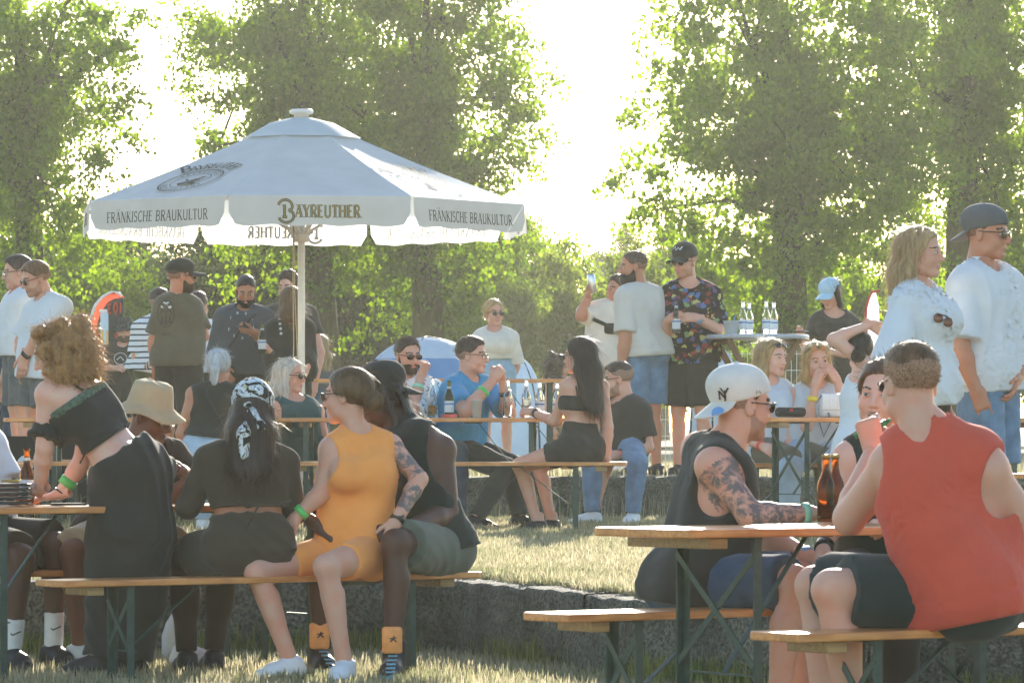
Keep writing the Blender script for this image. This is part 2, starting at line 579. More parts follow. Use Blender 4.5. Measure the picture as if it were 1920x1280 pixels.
# ------------------------------------------------------------------ skin and hair materials
def skin(tone):
    rgb = {'pale': (226, 186, 166), 'fair': (214, 168, 144), 'tan': (194, 142, 114), 'olive': (178, 128, 98), 'brown': (116, 76, 56), 'dark': (86, 60, 48)}[tone]
    n = 'skin_' + tone
    if n in MATS:
        return MATS[n]
    c_ = lin(rgb)
    m = mat(n, [c_[0] * 0.96, c_[1] * 0.98, c_[2]], rough=0.5, scale=15, bump=0.25, bscale=260, spec=0.4, detail=8, col2=[c_[0] * 1.02, c_[1] * 0.80, c_[2] * 0.74])
    p = m.node_tree.nodes['Principled BSDF']
    p.inputs['Subsurface Weight'].default_value = 0.10
    p.inputs['Subsurface Radius'].default_value = (0.012, 0.005, 0.003)
    p.inputs['Subsurface Scale'].default_value = 0.6
    return m
def tattoo(tone):
    n = 'tattooed_' + tone
    if n in MATS:
        return MATS[n]
    base = skin(tone)
    m = base.copy(); m.name = n
    nt = m.node_tree; nn = nt.nodes; ll = nt.links
    p = nn['Principled BSDF']
    src = p.inputs['Base Color'].links[0].from_socket
    tc = nn.new('ShaderNodeTexCoord')
    nz = nn.new('ShaderNodeTexNoise'); nz.inputs['Scale'].default_value = 26; nz.inputs['Detail'].default_value = 5; nz.inputs['Distortion'].default_value = 2.2
    vo = nn.new('ShaderNodeTexVoronoi'); vo.inputs['Scale'].default_value = 24
    ll.new(tc.outputs['Object'], nz.inputs[0]); ll.new(tc.outputs['Object'], vo.inputs[0])
    ad = nn.new('ShaderNodeMath'); ad.operation = 'MULTIPLY_ADD'
    ll.new(vo.outputs['Distance'], ad.inputs[0]); ad.inputs[1].default_value = 0.45; ll.new(nz.outputs[0], ad.inputs[2])
    cr = nn.new('ShaderNodeValToRGB')
    cr.color_ramp.elements[0].position = 0.66; cr.color_ramp.elements[0].color = (0.85, 0.85, 0.85, 1)
    cr.color_ramp.elements[1].position = 0.90; cr.color_ramp.elements[1].color = (0, 0, 0, 1)
    ll.new(ad.outputs[0], cr.inputs[0])
    mx = nn.new('ShaderNodeMix'); mx.data_type = 'RGBA'
    ll.new(cr.outputs[0], mx.inputs[0]); ll.new(src, mx.inputs[6]); mx.inputs[7].default_value = (0.085, 0.105, 0.115, 1)
    ll.new(mx.outputs[2], p.inputs['Base Color'])
    MATS[n] = m
    return m
def hair_mat(rgb):
    n = 'hair_%d_%d_%d' % rgb
    if n in MATS:
        return MATS[n]
    m = mat(n, lin(rgb), rough=0.42, var=0.40, scale=60, spec=0.5, bump=0.6, bscale=160, stretch=(1, 1, 0.12), trans=0.18)
    return m
M_LIPS = mat('lips', lin((196, 132, 120)), rough=0.4, var=0.05)
M_LIPS_DARK = mat('lips_dark', lin((92, 54, 48)), rough=0.4, var=0.05)
M_EYE = mat('eye_white', lin((196, 190, 184)), rough=0.25, var=0.02)
M_IRIS = mat('iris', lin((52, 44, 38)), rough=0.2, var=0.1)
M_MOUTH = mat('mouth', lin((90, 34, 32)), rough=0.5, var=0.1)
M_LENS = mat('dark_lens', lin((22, 22, 24)), rough=0.08, var=0.05, spec=0.7)
M_FRAME = mat('glasses_frame', lin((30, 28, 26)), rough=0.3, var=0.05)
M_CLEAR = glass_mat('clear_lens', (0.95, 0.97, 0.97))
M_LACE = mat('shoe_lace', lin((168, 176, 180)), rough=0.8, var=0.1)
M_SOLE = mat('shoe_sole', lin((186, 184, 176)), rough=0.7, var=0.12)

def rot_basis(yaw, pitch=0, roll=0):
    y, p = R(yaw), R(pitch)
    F = Vector((math.sin(y) * math.cos(p), -math.cos(y) * math.cos(p), -math.sin(p)))
    side = Vector((F.x, F.y, 0)).normalized().cross(Vector((0, 0, 1)))
    U = side.cross(F)
    if roll:
        q = Matrix.Rotation(R(roll), 3, F)
        side = q @ side; U = q @ U
    return Matrix((side, F, U)).transposed()       # columns: right, forward, up

GRID = 0.0105
class Person:
    """px: image column of the pelvis, d: metres from the camera, gz: ground (or seat ground) height"""
    def __init__(s, label, px, d, gz, h=1.75, yaw=0, pose='stand', female=False, bulk=1.0, seat=0.48, lean=0, side=0,
                 tone='fair', head=None, pts=None, twist=0, near=True, group=None, mouth=False):
        s.d, s.female, s.bulk, s.tone, s.h, s.near = d, female, bulk, tone, h, near
        s.sc = k = h / 1.75
        s.yaw = yaw
        F = Vector((math.sin(R(yaw)), -math.cos(R(yaw)), 0)); Z = Vector((0, 0, 1)); Rt = F.cross(Z)
        s.F, s.Rt = F, Rt
        x0 = gx(px, d)
        base = Vector((x0, d, gz))
        hw = 0.088 * k; sw = (0.158 if female else 0.182) * k * (0.5 + 0.5 * bulk)
        J = {}
        if pose == 'stand':
            pv = base + Z * 0.95 * k
        else:
            pv = base + Z * (seat + 0.105 * k)
        pts = pts or {}
        def ov(n, default):
            if n in pts:
                q = pts[n]
                return at(q[0], q[1], d + (q[2] if len(q) > 2 else 0))
            return default
        pv = J['pv'] = ov('pv', pv)
        LM = Matrix.Rotation(R(-lean), 3, Rt) @ Matrix.Rotation(R(side), 3, F)
        tw = Matrix.Rotation(R(twist), 3, 'Z')
        up = lambda v: pv + LM @ (tw @ v)
        nk = J['nk'] = ov('nk', up(Z * 0.515 * k - F * 0.01))
        dn = nk - up(Z * 0.515 * k - F * 0.01)
        for sd, sg in (('R', 1), ('L', -1)):
            J['s' + sd] = ov('s' + sd, up(Z * 0.475 * k + Rt * sg * sw) + dn)
            J['hp' + sd] = ov('hp' + sd, pv + Rt * sg * hw - Z * 0.02 * k)
        for sd, sg in (('R', 1), ('L', -1)):
            sh = J['s' + sd]
            J['e' + sd] = ov('e' + sd, sh + Rt * sg * 0.085 * k - Z * 0.28 * k + F * 0.0)
            el = J['e' + sd]
            J['w' + sd] = ov('w' + sd, el + (Rt * sg * -0.01 - Z * 0.24 + F * 0.07) * k)
            hp = J['hp' + sd]
            if pose == 'stand':
                J['k' + sd] = ov('k' + sd, Vector((hp.x, hp.y, gz + 0.50 * k)) + F * 0.015 + Rt * sg * 0.01)
                J['a' + sd] = ov('a' + sd, Vector((J['k' + sd].x, J['k' + sd].y, gz + 0.08)) - F * 0.03 + Rt * sg * 0.015)
            else:
                J['k' + sd] = ov('k' + sd, Vector((hp.x, hp.y, gz + 0.52 * k)) + F * 0.44 * k + Rt * sg * 0.05)
                kn = J['k' + sd]
                J['a' + sd] = ov('a' + sd, Vector((kn.x, kn.y, gz + 0.085)) + F * 0.02)
            gnd = gz + (float(lawn_z(d)) if gz < 0.1 else 0.0)
            J['a' + sd].z = gnd + 0.08 * (0.9 if female else 1.0)
            an = J['a' + sd]
            J['t' + sd] = ov('t' + sd, an + F * 0.15 - Z * 0.03)
        hy, hp_, hr = head if head else (yaw, 0, 0)
        s.HM = rot_basis(hy, hp_, hr)
        J['hd'] = ov('hd', nk + Z * 0.152 * k + s.HM.col[1] * 0.035)
        # keep the neck and the shoulder line to human size
        e = J['hd'] - nk
        lim = 0.158 * k
        if e.length > lim and 'hd' in pts:
            sh_ = e * (1 - lim / e.length)
            J['nk'] = nk = nk + sh_
            for sd in 'LR':
                J['s' + sd] = J['s' + sd] + sh_ * 0.75
        mx_ = (0.305 if female else 0.350) * k * (0.6 + 0.4 * bulk)
        c_ = (J['sL'] + J['sR']) / 2; w_ = (J['sR'] - J['sL']).length
        if w_ > mx_:
            for sd in 'LR':
                J['s' + sd] = c_ + (J['s' + sd] - c_) * (mx_ / w_)
        s.J = J
        s.hs = (0.97 if female else 1.02) * (0.9 + 0.1 * k)
        s.org = Vector((pv.x, pv.y, gz))
        s.root = thing('person', label, 'person', s.org, 0, group)
        s.lo = np.min([np.array(q) for q in J.values()], 0); s.hi = np.max([np.array(q) for q in J.values()], 0)
        s.tats = []
        s.mouth = mouth
        s.grid = GRID if near else 0.014
    # ---- raw primitives by body region
    def prims(s, g=0.0):
        J = {k: np.array(v) for k, v in s.J.items()}
        k, b, fem = s.sc, s.bulk, s.female
        F = np.array(s.F)
        pv, nk = J['pv'], J['nk']
        sp = nk - pv
        lat_h = J['hpR'] - J['hpL']; lat_h = lat_h / (np.linalg.norm(lat_h) + 1e-6)
        lat_s = J['sR'] - J['sL']; swid = np.linalg.norm(lat_s); lat_s = lat_s / (swid + 1e-6)
        P = {'torso': [], 'hip': []}
        def lat(t):
            v = lat_h * (1 - t) + lat_s * t
            return v / (np.linalg.norm(v) + 1e-6)
        upv = sp / np.linalg.norm(sp)
        def fwd(t):
            v = np.cross(upv, lat(t)); return v / (np.linalg.norm(v) + 1e-6)
        pr = (0.114 if not fem else 0.118) * k * (0.45 + 0.55 * b)
        P['hip'].append((pv - lat_h * 0.062 * k, pv + lat_h * 0.062 * k, pr, pr))
        for sg in (-1, 1):
            c = pv - fwd(0) * 0.045 * k - upv * 0.035 * k + lat_h * sg * 0.070 * k
            P['hip'].append((c, c + upv * 0.01, 0.098 * k * (0.5 + 0.5 * b), 0.09 * k))
        r = 0.106 * k * b if not fem else 0.083 * k * (0.5 + 0.5 * b)
        c = pv + sp * 0.30 + fwd(.3) * 0.012 * b
        lw_ = 0.062 * k * b if not fem else 0.048 * k * (0.4 + 0.6 * b)
        P['torso'].append((c - lat(.3) * lw_, c + lat(.3) * lw_, r, r))
        r = (0.104 if not fem else 0.090) * k * (0.4 + 0.6 * b)
        c = pv + sp * 0.60 + fwd(.6) * 0.012
        P['torso'].append((c - lat(.6) * 0.078 * k, c + lat(.6) * 0.078 * k, r, r))
        r = (0.086 if not fem else 0.075) * k * (0.5 + 0.5 * b)
        c = pv + sp * 0.82 + fwd(.8) * 0.012
        P['torso'].append((c - lat(.8) * (swid * 0.30), c + lat(.8) * (swid * 0.30), r, r))
        if fem:
            for sg in (-1, 1):
                c = pv + sp * 0.66 + fwd(.7) * 0.096 * k + lat_s * sg * 0.072 * k
                P['torso'].append((c, c - upv * 0.015 + fwd(.7) * 0.012, 0.066 * k * b, 0.060 * k * b))
        nb = nk - upv * 0.035
        P['yoke'] = []
        for sd in 'LR':
            P['yoke'].append((nk + upv * 0.015, nk + (J['s' + sd] - nk) * 0.62, 0.046 * k, 0.050 * k))
            P['yoke'].append((nb, J['s' + sd] - upv * 0.004, 0.058 * k, (0.056 if fem else 0.064) * k * (0.5 + 0.5 * b)))
        P['neck'] = [(nk - upv * 0.03, J['hd'] - np.array(s.HM.col[2]) * 0.06 - np.array(s.HM.col[1]) * 0.025, 0.058 * k * (0.9 if fem else 1.05), 0.050 * (0.86 if fem else 1.05))]
        ab = 0.6 + 0.4 * b
        for sd in 'LR':
            sh, el, wr = J['s' + sd], J['e' + sd], J['w' + sd]
            ra = (0.047 if fem else 0.055) * k * ab
            P['ua' + sd] = [(sh, el, ra, ra * 0.80)]
            m = el + (wr - el) * 0.28
            P['fa' + sd] = [(el, m, ra * 0.78, ra * 0.80), (m, wr, ra * 0.80, (0.026 if fem else 0.030) * k)]
            hp, kn, an = J['hp' + sd], J['k' + sd], J['a' + sd]
            rt = (0.088 if fem else 0.086) * k * (0.4 + 0.6 * b)
            P['th' + sd] = [(hp, kn, rt, 0.057 * k * (0.6 + 0.4 * b))]
            cal = kn + (an - kn) * 0.30
            back = np.cross(an - kn, lat_h); back = back / (np.linalg.norm(back) + 1e-6)
            if back @ F > 0:
                back = -back
            P['sh' + sd] = [(kn, an, 0.052 * k, 0.034 * k), (cal - (0.6 * back) * -0.022, cal + (an - kn) * 0.25 + back * 0.008, 0.050 * k * (0.6 + 0.4 * b), 0.036 * k)]
        return P
    def body(s, tattoos=(), bare_feet=False, hands=('relax', 'relax'), dorsal=(None, None), stubble=None, brow=(70, 52, 40)):
        P = s.prims()
        f = Field(s.lo - 0.16, s.hi + 0.16, s.grid)
        for reg in ('hip', 'torso', 'yoke', 'neck', 'uaL', 'uaR', 'faL', 'faR', 'thL', 'thR', 'shL', 'shR'):
            kk = {'hip': 0.05, 'torso': 0.055, 'yoke': 0.035}.get(reg, 0.018)
            for (a, b, ra, rb) in P[reg]:
                f.cone(a, b, ra, rb, k=kk)
        v, q = f.mesh()
        o = np.array(s.org)
        mi = np.zeros(len(q), np.int32)
        mats = [skin(s.tone), M_LIPS if s.tone not in ('dark', 'brown') else M_LIPS_DARK, hair_mat(brow), M_EYE, M_IRIS, M_MOUTH]
        if tattoos:
            mats.append(tattoo(s.tone))
            c = v[q].mean(1)
            for seg, r, t0, t1 in tattoos:
                a, b = (np.array(s.J[n]) for n in seg)
                t = ((c - a) @ (b - a)) / ((b - a) @ (b - a))
                dist = np.linalg.norm(c - a - np.clip(t, 0, 1)[:, None] * (b - a), axis=1)
                mi[(dist < r) & (t > t0) & (t < t1)] = 6
        V, Q, I = [v - o], [q], [mi]
        n = len(v)
        def join(v2, q2, i2):
            nonlocal n
            V.append(v2); Q.append(q2 + n); I.append(i2); n += len(v2)
        hv, hq, hi = head_mesh(s.female, s.mouth)
        if stubble:
            hi = hi.copy()
            hc = hv[hq].mean(1)
            ln = np.interp(hc[:, 1], [-0.02, 0.004, 0.03, 0.055, 0.07, 0.085], [0.004, -0.012, -0.044, -0.054, -0.046, -0.044])
            hi[(hi == 0) & (hc[:, 2] < ln) & (hc[:, 1] > -0.004) & (hc[:, 2] > -0.125)] = len(mats)
            sk = lin({'pale': (226, 186, 166), 'fair': (214, 168, 144), 'tan': (194, 142, 114), 'olive': (178, 128, 98), 'brown': (116, 76, 56), 'dark': (66, 43, 34)}[s.tone])
            mats.append(mat('stubble_%s_%d_%d' % (s.tone, stubble[0], stubble[1]), [0.42 * a_ + 0.58 * b_ for a_, b_ in zip(sk, lin(stubble))], rough=0.7, var=0.25, scale=300))
        M = np.array(s.HM) * s.hs
        join(hv @ M.T + np.array(s.J['hd']) - o, hq, hi)
        s.handM = {}
        for j, (sd, sg) in enumerate((('L', -1), ('R', 1))):
            wr, el = s.J['w' + sd], s.J['e' + sd]
            yv = s.hdir.get(sd) if hasattr(s, 'hdir') and sd in s.hdir else (wr - el).normalized()
            yv = Vector(yv).normalized()
            dz = dorsal[j]
            dz = Vector(dz) if dz is not None else (s.Rt * sg * 1.0 + Vector((0, 0, 0.7)) + s.F * 0.3)
            zv = (dz - yv * dz.dot(yv)).normalized()
            xv = yv.cross(zv) * (1 if sd == 'L' else -1)
            B = np.array(Matrix((xv, yv, zv)).transposed()) * s.sc * (0.92 if s.female else 1.02)
            v2, q2 = hand_mesh(hands[j])
            if sd == 'R':
                q2 = q2[:, ::-1]
            join(v2 @ B.T + np.array(wr) - o, q2, np.zeros(len(q2), np.int32))
            s.handM[sd] = (Vector(wr), xv, yv, zv)
        if bare_feet:
            for sd in 'LR':
                v2, q2, B = s.foot(sd, 'bare')
                join(v2 @ B.T + np.array(s.J['a' + sd]) - o, q2, np.zeros(len(q2), np.int32))
        me = mesh_np('body', np.concatenate(V), np.concatenate(Q), True, np.concatenate(I))
        s.body_o = link('body', me, s.root, mats)
        return s
    def foot(s, sd, kind):
        v2, q2, mi = shoe_mesh(kind)
        t = s.J['t' + sd] - s.J['a' + sd]
        yv = Vector((t.x, t.y, 0)).normalized()
        zv = Vector((0, 0, 1)); zv = (zv - yv * zv.dot(yv)).normalized(); xv = yv.cross(zv)
        return v2, q2, np.array(Matrix((xv, yv, zv)).transposed()) * (0.9 if s.female else 1.0)
    def shoes(s, m, kind='low', sole=None, name='shoe'):
        for sd in 'LR':
            v2, q2, B = s.foot(sd, kind)
            mi = shoe_mesh(kind)[2]
            me = mesh_np(name, v2 @ B.T + np.array(s.J['a' + sd]) - np.array(s.org), q2, True, mi)
            so = link(name, me, s.root, [m, sole or M_SOLE])
            if kind == 'low' and s.near and name == 'shoe' and s.d < 21:
                for i_ in range(5):
                    y_ = 0.028 + 0.017 * i_; z_ = 0.022 - 0.0145 * i_
                    pts_ = [np.array((x_, y_, z_ - 9 * x_ * x_)) @ B.T + np.array(s.J['a' + sd]) - np.array(s.org) for x_ in (-0.026, -0.012, 0.0, 0.012, 0.026)]
                    MB().tube([Vector(q_) for q_ in pts_], 0.0035, 5).build('lace', M_LACE, so, True)
        return s
    def socks(s, m, up=0.35):
        for sd in 'LR':
            f = Field(np.minimum(s.J['a' + sd], s.J['k' + sd]) - 0.1, np.maximum(s.J['a' + sd], s.J['k' + sd]) + 0.1, 0.009)
            a, b = np.array(s.J['a' + sd]), np.array(s.J['k' + sd])
            f.cone(a - (b - a) * 0.05, a + (b - a) * up, 0.041, 0.044, cut=1.0)
            s.emit(f, 'sock', m)
        return s
    def emit(s, f, name, m, parent=None):
        v, q = f.mesh()
        if len(q) == 0:
            return None
        par = parent or s.root
        return link(name, mesh_np(name, v - np.array(s.org), q, True), par, m)
    # ---- clothing grown from the body's own primitives
    def top(s, m, name='shirt', ease=0.014, sleeve=0.55, hem=0.06, neck=0.02, scoop=0.055, tank=False, ripple=0.006, flare=0.012, seed=None, crop=None, long_to=None, arm=1.0, straps=0.0, hang=True):
        P = s.prims()
        J = {k: np.array(v) for k, v in s.J.items()}
        f = Field(s.lo - 0.2, s.hi + 0.2, s.grid)
        g = ease
        sp = J['nk'] - J['pv']; upv = sp / np.linalg.norm(sp)
        for i_, (a, b, ra, rb) in enumerate(P['torso']):
            f.cone(a, b, ra + g + (0.002 if i_ > 2 else 0), rb + g + (0.002 if i_ > 2 else 0), k=0.06)
        for a, b, ra, rb in P['hip']:
            f.cone(a, b, ra + g + flare * 0.4 + 0.010, rb + g + flare * 0.4 + 0.010, k=0.07)
        if not straps:
            for a, b, ra, rb in P['yoke']:
                f.cone(a, b, ra + g * 0.5, rb + g * (0.9 if not tank else 0.2), k=0.04)
        if hang and crop is None and not straps:
            a0, b0, r0_, _ = P['torso'][1]
            drop = (J['pv'] - upv * (hem + 0.05)) - (J['pv'] + sp * 0.60)
            for q_ in (a0, b0):
                f.cone(q_, q_ + drop * 1.0, r0_ * 0.92 + g * 0.6, r0_ * 0.92 + g * 0.9 + flare * 0.3, k=0.05)
        if ripple:
            f.folds(ripple, J['nk'][2] - 0.05, J['pv'][2] - 0.08, (seed if seed is not None else s.d * 3.1 + s.org.x * 7))
        lat = (J['sR'] - J['sL']); lat = lat / np.linalg.norm(lat)
        fw = np.cross(upv, lat); fw /= np.linalg.norm(fw)
        # neckline and hem before the sleeves are added
        f.ell(J['nk'] + upv * (0.035 - neck) + fw * 0.035, (scoop + 0.012, scoop + 0.018, scoop), M=np.stack([lat, fw, upv], 1), k=0.008, sub=True)
        f.cone(J['nk'] - upv * 0.01, J['nk'] + upv * 0.2, 0.055 * s.sc, 0.055 * s.sc, k=0.005, sub=True)
        if tank:
            for sd, sg in (('R', 1), ('L', -1)):
                c = J['s' + sd] - upv * 0.035 + lat * sg * 0.050
                f.ell(c, (0.064 * s.sc * arm, 0.13 * s.sc, 0.105 * s.sc * arm), M=np.stack([lat, fw, upv], 1), k=0.012, sub=True)
        if crop is not None:
            f.plane(J['pv'] + sp * crop, -upv)
        else:
            f.plane(J['pv'] - upv * hem, -upv)
        if straps:
            f.plane(J['pv'] + sp * straps, upv)
        if not tank and not straps:
            for sd in 'LR':
                a, b, ra, rb = P['ua' + sd][0]
                if sleeve <= 1.0:
                    f.cone(a, a + (b - a) * sleeve, ra + g * 0.9, ra + g * 1.0 + flare, k=0.014, cut=1.0)
                else:
                    f.cone(a, b, ra + g, rb + g, k=0.014)
                    for (a2, b2, r2, r3) in P['fa' + sd]:
                        f.cone(a2, b2, r2 + g * 0.9, r3 + g * 0.8, k=0.02)
                    a2, b2 = J['e' + sd], J['w' + sd]
                    t = sleeve - 1.0
                    f.plane_local = None
                    n = (b2 - a2) / np.linalg.norm(b2 - a2)
                    c = a2 + (b2 - a2) * t
                    sl, p = f.sl(b2 - 0.12, b2 + 0.12)
                    if sl is not None and t < 1:
                        dd = (p[0] - c[0]) * n[0] + (p[1] - c[1]) * n[1] + (p[2] - c[2]) * n[2]
                        near = (p[0] - b2[0]) ** 2 + (p[1] - b2[1]) ** 2 + (p[2] - b2[2]) ** 2 < 0.115 ** 2
                        f.v[sl] = np.where(near, np.maximum(f.v[sl], dd), f.v[sl])
        if ripple and not tank and not straps:
            f.folds(ripple * 0.22, J['nk'][2] - 0.05, J['pv'][2] - 0.08, s.d * 1.3 + 2)
        o = s.emit(f, name, m)
        s.top_o = o
        if straps:
            mb = MB()
            for sg in (-1, 1):
                c0 = J['nk'] + lat * sg * 0.075 * s.sc
                tpt = J['pv'] + sp * (straps - 0.02) + lat * sg * 0.07
                yo = J['nk'] + lat * sg * 0.085 * s.sc + upv * 0.012
                pts = [tpt + fw * (0.11 * s.sc), J['nk'] - upv * 0.05 + lat * sg * 0.085 * s.sc + fw * 0.07, yo, J['nk'] - upv * 0.06 + lat * sg * 0.085 * s.sc - fw * 0.065, tpt - fw * 0.085 * s.sc]
                mb.tube([Vector(p) - s.org for p in pts], 0.006, 6)
            mb.build('strap', m, s.root, True)
        return s
    def legs(s, m, name='shorts', to=0.85, ease=0.016, flare=0.012, waist=0.075, ripple=0.006, seed=1.0):
        """to: 0..1 along the thigh, 1..2 along the shin"""
        P = s.prims()
        J = {k: np.array(v) for k, v in s.J.items()}
        f = Field(s.lo - 0.2, s.hi + 0.2, s.grid)
        upv = J['nk'] - J['pv']; upv = upv / np.linalg.norm(upv)
        for a, b, ra, rb in P['hip'] + P['torso'][:1]:
            f.cone(a, b, ra + min(ease * 0.45, 0.009), rb + min(ease * 0.45, 0.009), k=0.06)
        f.plane(J['pv'] + upv * waist * s.sc, upv)
        for sd in 'LR':
            a, b, ra, rb = P['th' + sd][0]
            t = min(to, 1.0)
            rr = ra + (rb - ra) * t
            f.cone(a, a + (b - a) * t, ra + ease, rr + ease + (flare if to <= 1 else 0), k=0.03, cut=1.0 if to <= 1.0 else None)
            if to > 1.0:
                a2, b2 = J['k' + sd], J['a' + sd]
                tt = to - 1.0
                f.cone(a2, a2 + (b2 - a2) * tt, rb + ease, max(0.045, (0.055 - 0.012 * tt)) + flare, k=0.02, cut=1.0)
                cal = a2 + (b2 - a2) * 0.35
                if tt > 0.6:
                    f.cone(cal, cal + (b2 - a2) * 0.15, 0.062, 0.056, k=0.03)
        if ripple:
            f.ripple(ripple, 16.0, seed + s.d, dirn=(0.5, 0.4, 0.9), band=0.04)
        s.legs_o = s.emit(f, name, m)
        return s
    def skirt(s, m, name='skirt', pts=None, waist=0.14, ripple=0.006):
        """pts: list of (joint-space point a, b, ra, rb)"""
        P = s.prims()
        J = {k: np.array(v) for k, v in s.J.items()}
        lo = np.minimum(s.lo, np.min([np.minimum(a, b) for a, b, _, _ in pts], 0)); hi = np.maximum(s.hi, np.max([np.maximum(a, b) for a, b, _, _ in pts], 0))
        f = Field(lo - 0.3, hi + 0.3, s.grid)
        upv = J['nk'] - J['pv']; upv = upv / np.linalg.norm(upv)
        for a, b, ra, rb in P['hip']:
            f.cone(a, b, ra + 0.012, rb + 0.012, k=0.06)
        for i, (a, b, ra, rb) in enumerate(pts):
            f.cone(a, b, ra, rb, k=0.05, cut=1.0)
        f.plane(J['pv'] + upv * waist * s.sc, upv)
        if ripple:
            f.ripple(ripple, 14.0, 2.0, dirn=(1.0, 0.6, 0.15), band=0.05)
        s.emit(f, name, m)
        return s
    # ---- head things, all in head space
    def hl(s, v):
        return s.J['hd'] + s.HM @ (Vector(v) * s.hs)
    def emit_head(s, v, q, name, m, parent=None, mi=None):
        M = np.array(s.HM) * s.hs
        return link(name, mesh_np(name, v @ M.T + np.array(s.J['hd'] - s.org), q, True, mi), parent or s.root, m)
    def hair(s, style, rgb, strands=500, length=1.0, under=False):
        m = hair_mat(rgb)
        f = Field((-0.20, -0.24, -0.14 - 0.40 * length if style in ('long', 'longback', 'locs') else -0.22), (0.20, 0.16, 0.22), 0.0065 if s.near else 0.009)
        def hl_mask(front, side, nape, y_side=0.03):
            xs = np.array([-0.13, -0.05, -0.015, y_side, 0.062, 0.12]); zs = np.array([nape, nape + 0.005, side - 0.005, side + 0.01, front, front + 0.012])
            return lambda x, y, z: (np.interp(y, xs, zs) + 0.004 * np.sin(95 * x + 40 * y) + 0.003 * np.sin(170 * x - 110 * y) - z) * 0.8
        th = {'buzz': 0.003, 'short': 0.008, 'fade': 0.004}.get(style, 0.012)
        f.ell((0, -0.019, 0.043), (0.0755 + th, 0.098 + th, 0.083 + th), k=0.02)
        if style in ('short', 'fade'):
            f.ell((0, 0.0, 0.085 if style == 'short' else 0.077), (0.062, 0.082, 0.050), k=0.02)
        if style == 'quiff':
            f.ell((0, 0.01, 0.090), (0.066, 0.088, 0.058), k=0.02)
        if style == 'curlytop':
            for i in range(40):
                a, b = RNG.uniform(0, 6.28), RNG.uniform(0.1, 1.0)
                p = (0.075 * math.cos(a) * math.sin(b * 1.3), -0.01 + 0.095 * math.sin(a) * math.sin(b * 1.3), 0.05 + 0.09 * math.cos(b * 1.3))
                f.ell(p, (0.023,) * 3, k=0.01)
        if style in ('short', 'buzz', 'fade', 'quiff', 'curlytop'):
            f.func(hl_mask(0.082, 0.020 if style != 'fade' else 0.03, -0.055))
        else:
            f.func(hl_mask(0.084, 0.0, -0.075, 0.035))
        if style in ('long', 'longback'):
            L = 0.34 * length
            for sx in (-1, 1):
                yy = 0.0 if style == 'long' else -0.03
                f.cone((sx * 0.062, yy - 0.005, 0.05), (sx * 0.082, yy - 0.005, -0.09), 0.030, 0.031, k=0.03)
                f.cone((sx * 0.082, yy - 0.005, -0.09), (sx * 0.085, yy + (0.02 if style == 'long' else -0.05), -0.09 - L), 0.031, 0.024, k=0.03)
            f.cone((0, -0.075, 0.03), (0, -0.09, -0.10), 0.058, 0.070, k=0.05)
            f.cone((-0.03, -0.09, -0.10), (-0.03, -0.10, -0.10 - L), 0.06, 0.045, k=0.05)
            f.cone((0.03, -0.09, -0.10), (0.03, -0.10, -0.10 - L), 0.06, 0.045, k=0.05)
        if style == 'bun':
            f.ell((0.0, -0.128, -0.020), (0.050, 0.044, 0.048), k=0.014)
        if style == 'pony':
            f.cone((0, -0.105, 0.0), (0, -0.14, -0.02), 0.024, 0.030, k=0.02)
            f.cone((0, -0.14, -0.02), (0, -0.135, -0.11), 0.036, 0.022, k=0.02)
        if style == 'bob':
            for sx in (-1, 1):
                f.cone((sx * 0.06, -0.01, 0.05), (sx * 0.078, -0.005, -0.11), 0.030, 0.026, k=0.03)
            f.cone((0, -0.075, 0.03), (0, -0.07, -0.11), 0.06, 0.055, k=0.05)
        if style == 'curly':
            for i in range(230):
                a, b = RNG.uniform(0, 6.28), RNG.uniform(0.0, 1.0) ** 0.7
                zz = 0.112 - 0.265 * b
                rr = 0.10 * math.sqrt(max(0.05, 1 - ((zz - 0.02) / 0.19) ** 2)) + 0.02
                y = -0.035 + rr * 1.08 * math.sin(a)
                if y > 0.045 and zz < 0.075:
                    continue
                f.ell((rr * math.cos(a), y, zz), (RNG.uniform(0.015, 0.030),) * 3, k=0.016)
        if style == 'locs':
            for i in range(26):
                a = R(RNG.uniform(95, 265))
                x0, y0 = 0.085 * math.sin(a - math.pi / 2) * 1.0, 0.09 * math.sin(a)
                x0 = 0.088 * math.cos(a + math.pi / 2); y0 = -0.02 - 0.085 * abs(math.sin(a - math.pi / 2)) if abs(x0) < 0.07 else -0.01
                L = RNG.uniform(0.16, 0.34) * length
                f.cone((x0, y0, 0.02), (x0 * 1.15, y0 - 0.02, -0.10), 0.014, 0.013, k=0.005)
                f.cone((x0 * 1.15, y0 - 0.02, -0.10), (x0 * 1.2 + RNG.uniform(-.03, .03), y0 - 0.02 + RNG.uniform(-.03, .02), -0.10 - L), 0.013, 0.009, k=0.005)
        if under:
            f.func(lambda x, y, z: (z - 0.0 + 0.25 * y) + 0 * x)
        f.ripple(0.0035 if style not in ('curly', 'curlytop') else 0.006, 60.0, s.d, dirn=(1.0, 0.7, 0.12 if style not in ('curly', 'curlytop', 'short') else 1.0), band=0.03)
        v, q = f.mesh()
        mi, ms = None, m
